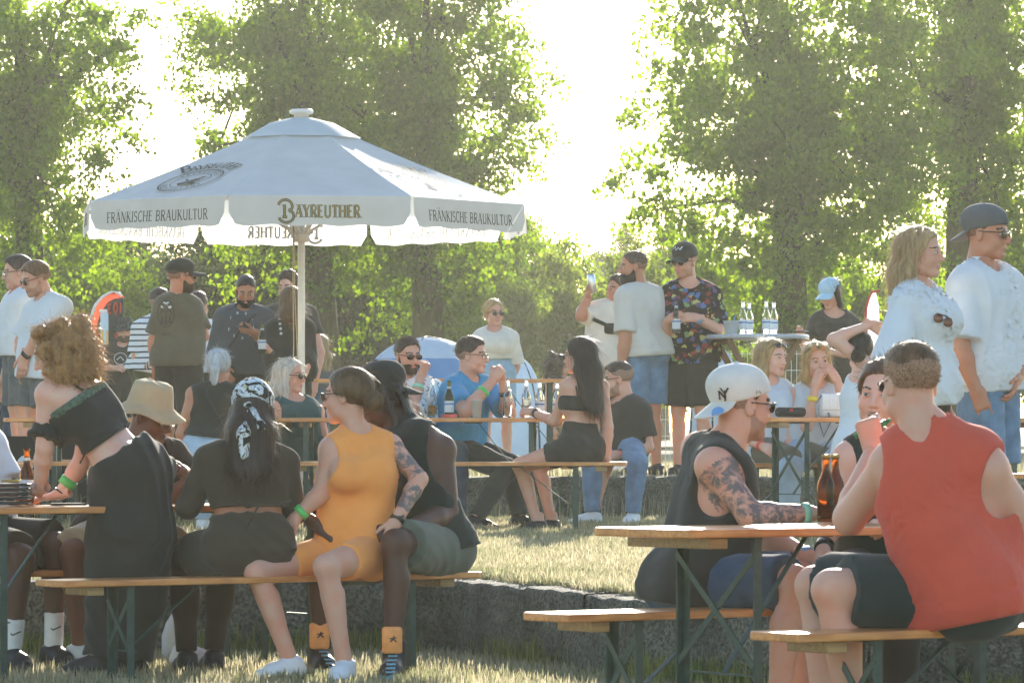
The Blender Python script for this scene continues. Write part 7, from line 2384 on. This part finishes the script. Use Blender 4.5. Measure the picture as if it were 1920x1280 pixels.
p.body(hands=('fist', 'fist'), dorsal=((0.6, 0.5, 0.6), (0.3, -0.9, 0.4)), brow=DBROWN).top(C_BLUET, 't_shirt', ease=0.020, sleeve=0.75, ripple=0.007, scoop=0.06).legs(cloth('dark_green_trousers', (46, 56, 58)), 'trousers', 1.95).shoes(S_BLACK)
p.hair('short', DBROWN, 500); p.glasses('thin', M_CLEAR); p.band('R', M_BGREEN, 0.62, 0.014); p.band('L', M_WATCH, 0.6, 0.014)
p = Person('person in black bra top and black shorts on the terrace bench, back turned', 1088, 28.25, Z(28.2), 1.68, -138, 'sit', True, 0.92, lean=2, tone='fair', head=(-118, 4, 0),
           pts={'hd': (1085, 668, 0.02), 'nk': (1096, 716, 0), 'sL': (1066, 728, -0.04), 'sR': (1130, 730, 0.06), 'eL': (1040, 790, 0.05), 'wL': (1000, 772, 0.35), 'eR': (1140, 800, 0.02), 'wR': (1138, 858, 0.02), 'kL': (975, 872, 0.10), 'kR': (1010, 870, 0.35), 'aL': (1008, 968, 0.05), 'aR': (1034, 966, 0.25), 'tL': (985, 985, .05), 'tR': (1010, 985, .2)})
p.hdir = {'L': (-0.9, 0.4, 0.05), 'R': (0.1, -0.3, -0.6)}
p.body(bare_feet=True, hands=('grip', 'flat')).top(C_BLACK, 'bra_top', ease=0.007, crop=0.52, straps=0.74, ripple=0.0).legs(C_BLACK, 'shorts', 0.42, ease=0.012, waist=0.17).shoes(S_BLACK, 'low', S_BLACK, 'sandal')
p.hair('longback', (44, 30, 26), 1400, 0.75); p.glasses('way'); p.band('L', M_WATCH, 0.85, 0.014, name='watch')
p = Person('person in black shirt, jeans and pink-faced watch seated on the terrace', 1175, 30.6, Z(30.6), 1.80, -78, 'sit', False, 1.05, lean=6, tone='fair', head=(-92, 8, 0),
           pts={'hd': (1158, 712, 0), 'nk': (1176, 762, 0), 'sL': (1205, 780, -0.12), 'sR': (1150, 775, 0.12), 'eL': (1214, 838, -0.14), 'wL': (1158, 852, -0.30), 'kL': (1195, 868, -0.50), 'kR': (1110, 870, -.25), 'aL': (1186, 962, -0.50), 'aR': (1110, 965, -.3), 'tL': (1175, 975, -0.65)})
p.body(hands=('relax', 'relax'), stubble=(110, 80, 60)).top(C_BLACK, 't_shirt', ease=0.018, sleeve=0.72, scoop=0.07, ripple=0.007).legs(C_DENIM, 'jeans', 1.95).shoes(S_WHITE); p.hair('fade', DBROWN, 400); p.glasses('thin', M_CLEAR)
p.band('L', M_WATCH, 0.92, 0.012, name='watch')
wf = MB().lathe([(0.002, -.004), (.024, -.004), (.024, .004), (.002, .004)], 18).build('watch_face', M_WFACE, p.root, True); c = p.J['e' + 'L'].lerp(p.J['wL'], .92); wf.location = c - p.org + Vector((0, -0.036, 0)); wf.rotation_euler = (R(85), 0, 0)
p = Person('person in pale top with black sunglasses pushed up, gazing aside', 1445, 27.6, Z(27.6), 1.70, 30, 'sit', True, 1.0, lean=2, tone='pale', head=(48, 3, 0),
           pts={'hd': (1448, 672, 0), 'nk': (1438, 722, 0), 'sR': (1408, 742, 0), 'sL': (1478, 744, 0.05), 'eR': (1400, 820, -.1), 'wR': (1432, 838, -.3), 'eL': (1485, 825, -.1), 'wL': (1465, 855, -.25)})
p.body().top(cloth('pale_blue_top', (204, 214, 222)), 't_shirt', ease=0.018, sleeve=0.6).legs(C_KHAKI, 'trousers', 1.9, ease=0.024).shoes(S_WHITE); p.hair('long', BLOND, 900, 0.28); p.glasses('way', up=38); p.band('R', M_BRED, 0.85, 0.014)
p = Person('person with amber sunglasses pushed up and both hands at the mouth', 1530, 27.55, Z(27.5), 1.70, 8, 'sit', True, 1.0, lean=4, tone='fair', head=(12, 4, 6),
           pts={'hd': (1532, 678, -0.04), 'nk': (1528, 735, 0), 'sR': (1492, 752, 0), 'sL': (1572, 756, 0), 'eR': (1512, 800, -0.26), 'wR': (1530, 722, -0.24), 'eL': (1588, 775, -0.25), 'wL': (1570, 715, -0.24), 'kR': (1480, 880, -.5), 'kL': (1570, 880, -.5)})
p.hdir = {'R': (0.25, -0.05, 0.9), 'L': (-0.5, -0.1, 0.8)}
p.body(hands=('relax', 'grip'), dorsal=((0.6, -0.8, 0.1), (-0.5, -0.8, 0)), brow=(120, 92, 62)).top(cloth('pale_denim_top', (196, 202, 206)), 'tank_top', ease=0.012, tank=True).legs(C_LIGHTD, 'jeans', 1.9, ease=0.022).shoes(S_WHITE); p.hair('long', (188, 158, 106), 1200, 0.55); p.glasses('round', mat('amber_lens', lin((196, 130, 70)), rough=.1), up=40)
p.band('R', M_BYEL, 0.66, 0.016)
p = Person('person in white tank top raising one arm overhead behind the white handbag', 1622, 26.0, Z(26), 1.70, 165, 'sit', True, 1.0, tone='pale', head=(170, 0, 0),
           pts={'hd': (1612, 660, 0.1), 'nk': (1640, 715, 0), 'sL': (1640, 700, 0), 'sR': (1700, 735, 0), 'eL': (1562, 636, -0.02), 'wL': (1632, 608, 0.05)})
p.hdir = {'L': (0.8, 0.2, -0.5)}
p.body().top(C_WHITE, 'tank_top', ease=0.010, tank=True).legs(C_BLACK, 'trousers', 1.9).shoes(S_WHITE); p.hair('bun', BLACKH, 400)

# ================================================================== upper lawn
p = Person('person in off-white t-shirt and jeans shorts standing beside the floral shirt', 1208, 33.0, T2, 1.87, -140, 'stand', False, 1.10, tone='tan', head=(-82, 4, 0),
           pts={'hd': (1186, 502, 0), 'nk': (1204, 553, 0), 'sL': (1176, 568, -0.12), 'sR': (1240, 570, 0.10), 'eL': (1172, 636, -0.2), 'wL': (1164, 690, -.2)})
p.body().top(C_OFFW, 't_shirt', ease=0.018, sleeve=0.85, hem=0.08, ripple=0.007).legs(C_DENIM, 'denim_shorts', 0.92, ease=0.026, flare=0.02).shoes(S_BLACK); p.hair('buzz', (96, 74, 60), 300).beard((52, 38, 32), 0.012, True, 400)
p = Person('person in cream t-shirt with a black chest bag raising a can', 1140, 35.0, T2, 1.76, -150, 'stand', False, 1.10, tone='tan', head=(-60, 0, 0),
           pts={'hd': (1160, 545, 0), 'nk': (1150, 572, 0), 'sL': (1112, 584, -0.02), 'sR': (1185, 588, 0), 'eL': (1090, 592, -0.12), 'wL': (1102, 556, -0.12)})
p.hdir = {'L': (0.05, -0.1, 1)}
p.body(hands=('grip', 'relax'), dorsal=((-1, 0.2, 0), None)).top(C_CREAM, 't_shirt', ease=0.018, sleeve=0.85, hem=0.1).legs(C_BEIGE, 'shorts', 0.95, ease=0.03).shoes(S_WHITE); p.hair('short', DBROWN, 100)
MB().tube([on_back(p.top_o, 1112, 598) - p.org, on_back(p.top_o, 1130, 606) - p.org, on_back(p.top_o, 1150, 616) - p.org], 0.016, 8).build('bag_strap', C_BLACK, p.root, True)
b_ = MB().box((0, 0, 0), (0.16, 0.06, 0.09), None, 0.02).build('chest_bag', C_BLACK, p.root, True); b_.location = on_back(p.top_o, 1150, 616) - p.org
cn = thing('drink_can', 'silver can held up high in the bright gap', 'can', handpos(p, 'L', 0.06, 0.035) + Vector((0.005, -0.02, -0.03)))
cn.rotation_euler = (0, -0.12, 0)
MB().lathe([(.003, 0), (.025, 0), (.033, .008), (.033, .145), (.026, .158), (.003, .156)], 18).build('can_body', mat('aluminium', (0.62, 0.64, 0.66), rough=0.3, metal=0.9, var=.1), cn, True); MB().lathe([(.027, .158), (.028, .162), (.024, .162)], 18, cap=False).build('rim', M_CAPM, cn, True)
p = Person('person in floral shirt, black cap and sunglasses holding a bottle', 1296, 33.1, T2, 1.85, -28, 'stand', False, 1.08, tone='fair', head=(-38, 6, 0),
           pts={'hd': (1284, 492, -0.03), 'nk': (1294, 548, 0), 'sR': (1262, 564, 0), 'sL': (1336, 566, 0.03), 'eR': (1250, 632, -0.05), 'wR': (1254, 600, -0.24), 'eL': (1346, 618, -0.06), 'wL': (1306, 596, -0.26)})
p.hdir = {'R': (0.3, -0.6, 0.2), 'L': (-0.8, -0.3, 0.0)}
p.body(hands=('relax', 'grip'), dorsal=((0.2, -0.8, 0.5), (-0.7, -0.5, 0.2)), brow=(150, 110, 76), stubble=(168, 112, 72)).top(PT_FLORAL, 'floral_shirt', ease=0.021, sleeve=0.9, hem=0.12, ripple=0.006, scoop=0.075, neck=0.03, flare=0.02).legs(C_BLACK, 'shorts', 0.95, ease=0.032, flare=0.02).shoes(S_BLACK)
p.hair('buzz', (150, 112, 76), 150).cap(C_BLACK, deep=0.012); p.glasses('round'); p.band('L', M_BBLUE, 0.92, 0.014)
cam_print(p.cap_o, 'cap_lettering', stroke([(-1, -.2), (-.7, .5), (-.5, -.3), (-.2, .3), (0, -.3), (.3, .2), (.6, -.1), (1, .5)], .18), 1268, 466, 11, M_PAPER, p.cap_o, -0.15)
bt_ = bottle('pale labelled bottle held in front of the floral shirt', handpos(p, 'R', 0.065, 0.03) + Vector((0.0, -0.03, -0.12)), M_CLEARGL, 0.255, group='bottles held in hands')
MB().tube([on_back(p.body_o, 1278, 538, .002) - p.org if on_back(p.body_o, 1278, 538) else Vector((0, 0, 1.5)), on_back(p.body_o, 1290, 548, .003) - p.org if on_back(p.body_o, 1290, 548) else Vector((0, 0, 1.45)), on_back(p.body_o, 1303, 540, .002) - p.org if on_back(p.body_o, 1303, 540) else Vector((0, 0, 1.5))], 0.003, 5).build('necklace', M_CAPM, p.root, True)
p = Person('person in pale blue cap and black top looking at a phone', 1565, 36.0, T2, 1.68, -28, 'stand', True, 1.05, tone='fair', head=(-34, 22, 0),
           pts={'hd': (1556, 552, -0.03), 'nk': (1566, 596, 0), 'sR': (1528, 612, 0), 'sL': (1606, 616, 0.04), 'eR': (1512, 656, -0.1), 'wR': (1500, 622, -0.3), 'eL': (1608, 670, -.05), 'wL': (1560, 660, -.25)})
p.hdir = {'R': (-0.1, -0.6, -0.1)}
p.body(hands=('relax', 'grip'), dorsal=(None, (-0.6, 0, -0.8)), brow=DBROWN).top(C_BLACK, 't_shirt', ease=0.020, sleeve=0.7, scoop=0.08, neck=0.03).legs(C_BLACK, 'trousers', 1.9).shoes(S_WHITE); p.hair('bob', BLACKH, 400).cap(C_CAPB)
ph = box_thing('smartphone', 'phone held out below the pale blue cap', 'phone', handpos(p, 'R', 0.09, 0.0) + Vector((0, 0, 0.01)), (0.075, 0.15, 0.009), M_BLACKP, 0.9, 0.003)
p = Person('person in knotted cream crop top and round sunglasses standing behind the tables', 930, 38.5, T2, 1.66, 12, 'stand', True, 1.05, tone='fair', head=(22, 2, 0),
           pts={'hd': (927, 588, 0), 'nk': (927, 628, 0), 'sR': (898, 640, 0), 'sL': (960, 640, 0), 'eL': (968, 685, .03), 'wL': (958, 715, .1), 'eR': (892, 690, .05), 'wR': (905, 720, .1)})
p.body().top(C_CREAM, 'knotted_top', ease=0.018, sleeve=0.95, crop=0.30, flare=0.02).legs(cloth('light_blue_shorts', (150, 180, 200)), 'shorts', 0.6, waist=0.17).shoes(S_WHITE); p.hair('bun', BLOND, 900); p.glasses('round')
p = Person('small person in black top far behind the bottles', 1046, 45.0, T2, 1.60, 60, 'sit', True, 0.95, seat=0.62, tone='fair', head=(70, 20, 0), near=False, pts={'hd': (1052, 688, 0), 'nk': (1042, 712, 0)})
p.body().top(C_BLACK, 'bra_top', tank=True, crop=0.3).legs(C_BLACK, 'trousers', 1.9).shoes(S_WHITE); p.hair('curly', DBROWN, 500)
# ---- left standing group
p = Person('person in grey-olive t-shirt with mountain print and black cap, back turned', 335, 33.0, T2, 1.77, 148, 'stand', False, 1.06, tone='tan', head=(112, 0, 0),
           pts={'hd': (340, 520, 0), 'nk': (334, 566, 0), 'sL': (306, 580, -.06), 'sR': (362, 582, 0.10), 'eR': (381, 630, 0.04), 'wR': (378, 600, 0.25), 'eL': (288, 640, -.02), 'wL': (292, 690, .08)})
p.body().top(C_OLIVE, 't_shirt', ease=0.018, sleeve=0.80, hem=0.10, ripple=0.007).legs(C_BLACK, 'shorts', 0.98, ease=0.03, flare=0.02).shoes(S_WHITE); p.hair('buzz', DBROWN, 200).beard(DBROWN, 0.006, False, 100).cap(C_CHAR); p.glasses('way')
mt = []
for k in range(24):
    a0, a1 = R(-180 + 15 * k), R(-165 + 15 * k)
mt += stroke(arc(0, 0, .62, 1.0, 0, 360, 30), .05)
for pl, w in (([(-.5, -.1), (0, .75), (.5, -.1)], .06), ([(-.25, .32), (0, .05), (.2, .35)], .04), ([(0, -.9), (0, -.1)], .05), ([(-.3, -.75), (-.3, -.2)], .05), ([(.3, -.75), (.3, -.2)], .05)):
    mt += stroke(pl, w)
for cx, b0 in ((0, -.75), (-.3, -.65), (.3, -.65)):
    for j in range(4):
        mt += stroke([(cx - .14 + .03 * j, b0 + .14 * j), (cx + .14 - .03 * j, b0 + .14 * j)], .07)
cam_print(p.top_o, 'mountain_print', mt, 311, 588, 25, M_WATCH, p.top_o)
cam_print(p.top_o, 'mountain_snow', stroke([(-.30, .45), (-.05, .85)], .25) + stroke([(.34, .42), (.08, .85)], .25), 311, 588, 25, M_PAPER, p.top_o)
cam_print(p.top_o, 'print_line', stroke([(-1, 0), (1, 0)], .12) + stroke([(-1, .35), (1, .35)], .12), 312, 628, 9, M_WATCH, p.top_o)
p = Person('person in slate shirt with shoulder strap looking at a phone', 455, 35.3, T2, 1.76, 12, 'stand', False, 1.08, tone='olive', head=(6, 24, 0),
           pts={'hd': (461, 546, -0.05), 'nk': (458, 580, 0), 'sR': (415, 596, 0), 'sL': (504, 598, 0), 'eR': (402, 660, .02), 'wR': (418, 690, -.1), 'eL': (508, 655, -0.05), 'wL': (474, 622, -0.32)})
p.hdir = {'L': (-0.8, -0.4, 0.1)}
p.body(hands=('grip', 'relax'), dorsal=((0, -0.3, -1), None), brow=DBROWN).top(C_GREY, 't_shirt', ease=0.022, sleeve=1.1, hem=0.12, flare=0.02).legs(C_BLACK, 'trousers', 1.9).shoes(S_BLACK); p.hair('fade', BLACKH, 400).beard((44, 34, 30), 0.007, False, 250)
sl_ = [on_back(p.top_o, 480, 588), on_back(p.top_o, 455, 612), on_back(p.top_o, 430, 650)]
MB().tube([q - p.org for q in sl_ if q is not None], 0.012, 6).build('bag_strap', C_BLACK, p.root, True)
pr_ = []
for k in range(9):
    aa = R(200 + 38 * k)
    pr_ += [[(x + 1.0 * math.cos(aa), y + 1.0 * math.sin(aa)) for x, y in s] for s in text_strips('FEARLTUNI'[k], 0.22, .15, False)[0]]
cam_print(p.top_o, 'shirt_print', pr_, 452, 612, 24, M_PAPER, p.top_o)
ph = box_thing('smartphone', 'phone held in front of the slate shirt', 'phone', handpos(p, 'L', 0.09, 0.015) + Vector((-.01, -.01, .012)), (0.075, 0.14, 0.01), M_BLACKP, 0.3, 0.003)
p = Person('person in black jacket with white rosettes, back turned, holding a bottle', 545, 34.6, T2, 1.66, -165, 'stand', True, 1.05, tone='fair', head=(-170, 4, 0),
           pts={'hd': (545, 566, 0), 'nk': (545, 606, 0), 'sL': (512, 620, -0.02), 'sR': (576, 620, 0.02), 'eL': (506, 672, -0.08), 'wL': (500, 652, -0.25), 'eR': (582, 670, .05), 'wR': (575, 690, -.1)})
p.hdir = {'L': (-0.5, -0.2, 0.5)}
p.body(hands=('grip', 'relax')).top(C_BLACK, 'jacket', ease=0.021, sleeve=1.8, hem=0.14, flare=0.02).legs(C_BLACK, 'trousers', 1.9).shoes(S_BLACK); p.hair('longback', (122, 92, 58), 700, 0.10)
for i in range(4):
    q = on_back(p.top_o, 524 + i, 598 + 9 * i)
    if q is not None:
        o_ = MB().lathe([(.002, -.003), (.012, -.003), (.012, .003), (.002, .003)], 10).build('rosette', M_PAPER, p.root); o_.location = q - p.org; o_.rotation_euler = (R(90), 0, 0)
bottle('dark bottle held beside the black jacket with rosettes', handpos(p, 'L', 0.07, 0.03) + Vector((0.0, -0.03, -0.10)), M_GREENGL, 0.24, group='bottles held in hands')
p = Person('person in charcoal shirt mostly hidden behind the black jacket', 546, 36.3, T2, 1.80, -20, 'stand', False, 1.0, tone='fair', head=(-25, 4, 0), near=False, pts={'hd': (541, 541, 0), 'nk': (544, 588, 0)})
p.body().top(C_CHAR).legs(C_BLACK, 'trousers', 1.9).shoes(S_BLACK); p.hair('curlytop', DBROWN, 400)
p = Person('person in grey tank top standing far behind the parasol pole', 598, 43.0, T2, 1.60, -120, 'stand', True, 0.95, tone='fair', head=(-130, 0, 0), near=False, pts={'hd': (594, 650, 0), 'nk': (598, 680, 0)})
p.body().top(C_GREY, 'tank_top', tank=True).legs(C_DENIMD, 'trousers', 1.9).shoes(S_WHITE); p.hair('longback', DBLOND, 500, 0.4)
p = Person('person in white sleeveless top behind the mountain-print shirt', 384, 37.5, T2, 1.72, 160, 'stand', False, 0.95, tone='tan', near=False, pts={'hd': (372, 575, 0), 'nk': (376, 612, 0)})
p.body().top(C_WHITE, 'tank_top', tank=True).legs(C_BLACK, 'shorts', 0.95).shoes(S_WHITE); p.hair('short', DBROWN, 100)
p = Person('person in striped shirt with patterned bag strap partly hidden', 278, 38.0, T2, 1.74, 120, 'stand', False, 1.05, tone='fair', near=False, head=(150, 0, 0), pts={'hd': (300, 568, 0), 'nk': (292, 600, 0), 'sR': (262, 616, -.1), 'sL': (300, 616, .1), 'eR': (256, 668, -0.1), 'wR': (278, 700, -0.15)})
p.body().top(PT_STRIPE, 't_shirt', ease=0.020, sleeve=0.9, hem=0.06).legs(cloth('olive_shorts', (84, 84, 56)), 'shorts', 0.95, ease=.03).shoes(S_WHITE); p.hair('short', DBROWN, 100); p.band('R', M_BGREEN, 0.9, 0.016)
MB().tube([at(272, 690, 37.7) - p.org, at(292, 668, 37.7) - p.org, at(300, 640, 37.75) - p.org], 0.022, 8).build('bag_strap', PT_ZIG, p.root, True)
p = Person('person in camouflage bucket hat and black printed t-shirt', 228, 47.0, T2, 1.74, 8, 'stand', False, 1.05, tone='fair', head=(4, -2, 0), near=False, pts={'hd': (233, 622, 0), 'nk': (230, 648, 0), 'sR': (207, 658, 0), 'sL': (256, 660, 0), 'eR': (198, 690, -.05), 'wR': (216, 690, -.2), 'eL': (260, 700, 0)})
p.body(brow=DBROWN).top(C_BLACK, 't_shirt', ease=0.018, sleeve=0.8).legs(C_BLACK, 'trousers', 1.9).shoes(S_BLACK); p.hair('short', DBROWN, 50).beard((92, 66, 46), 0.008, False, 60).bucket(PT_CAMO, 0.88)
cam_print(p.top_o, 'shirt_print', stroke(arc(0, 0, 1, .9, 0, 360, 20), .08) + stroke([(-.6, -.2), (0, .3), (.5, -.3)], .12), 226, 672, 12, M_PAPER, p.top_o)
p = Person('person in grey shirt and glasses far behind the striped shirt', 156, 42.0, T2, 1.62, 75, 'stand', True, 1.0, tone='fair', head=(75, 4, 0), near=False, pts={'hd': (158, 622, 0), 'nk': (152, 652, 0)})
p.body().top(C_GREY).legs(C_BLACK, 'trousers', 1.9).shoes(S_WHITE); p.hair('bun', DBLOND, 200); p.glasses('thin', M_CLEAR)
p = Person('person in white shirt and round sunglasses bending forward, laughing', 92, 31.2, T2, 1.86, -58, 'stand', False, 1.16, lean=16, tone='fair', head=(-62, 18, 0), mouth=True,
           pts={'hd': (66, 524, -0.02), 'nk': (92, 566, 0), 'sR': (70, 588, 0.2), 'sL': (118, 580, -0.14), 'eL': (75, 632, -0.25), 'wL': (46, 668, -0.2), 'pv': (78, 700, 0), 'eR': (40, 640, .2), 'wR': (40, 690, .1)})
p.hdir = {'L': (-0.15, 0, -1)}
p.body(stubble=(160, 104, 72)).top(C_WHITE, 't_shirt', ease=0.018, sleeve=0.9, hem=0.04, ripple=0.008, flare=0.02).legs(C_GREYD, 'denim_shorts', 0.98, ease=0.03, flare=0.02).socks(S_WHITE, 0.4).shoes(S_WHITE); p.hair('short', (120, 88, 60), 400); p.glasses('round'); p.band('L', M_WATCH, 0.9, 0.014, name='watch')
p = Person('person in white shirt and clear glasses at the picture edge', 40, 32.0, T2, 1.88, -70, 'stand', False, 1.05, tone='fair', head=(-78, 6, 0), pts={'hd': (32, 512, 0), 'nk': (44, 562, 0), 'eL': (40, 640, -.1), 'wL': (38, 690, -.1)})
p.body().top(C_WHITE, 't_shirt', ease=0.02, sleeve=0.9, hem=0.1).legs(C_GREYD, 'denim_shorts', 0.98, ease=0.03).shoes(S_WHITE); p.hair('short', DBROWN, 300); p.glasses('thin', M_CLEAR)
p = Person('person in dark denim holding up a bottle at the picture edge', 0, 35.0, T2, 1.70, 40, 'stand', False, 1.0, tone='fair', near=False, pts={'hd': (6, 596, 0), 'nk': (0, 634, 0), 'eL': (22, 690, -.1), 'wL': (10, 650, -.25)})
p.body(hands=('grip', 'relax')).top(C_DENIMD, ease=0.026).legs(C_DENIMD, 'trousers', 1.9).shoes(S_WHITE)
bottle('clear bottle held up at the left edge', handpos(p, 'L', 0.07, 0.02) + Vector((0, -0.04, -0.06)), M_CLEARGL, 0.25, group='bottles held in hands', fill=.2)
p = Person('person in charcoal clothes far back behind the white shirts', 22, 44.0, T2, 1.60, 30, 'stand', False, 1.0, tone='tan', near=False, pts={'hd': (25, 618, 0), 'nk': (24, 648, 0)})
p.body().top(C_CHAR).legs(C_BLACK, 'trousers', 1.9).shoes(S_BLACK); p.hair('short', DBROWN, 50)
# ------------------------------------------------------------------ thin haze volume added to stand in for lens glare
def haze():
    m = bpy.data.materials.new('glare_haze'); m.use_nodes = True
    n, l = m.node_tree.nodes, m.node_tree.links
    n.remove(n['Principled BSDF'])
    v = n.new('ShaderNodeVolumePrincipled')
    v.inputs['Color'].default_value = (0.95, 0.98, 0.86, 1)
    v.inputs['Density'].default_value = HAZE
    v.inputs['Anisotropy'].default_value = 0.55
    l.new(v.outputs[0], n['Material Output'].inputs['Volume'])
    o = MB().box((0, 80, 8.0), (240, 260, 19)).build('haze', m)
    tag(o, 'thin added haze standing in for lens glare', None, None, 'stuff')
HAZE = 0.00042
if HAZE:
    haze()
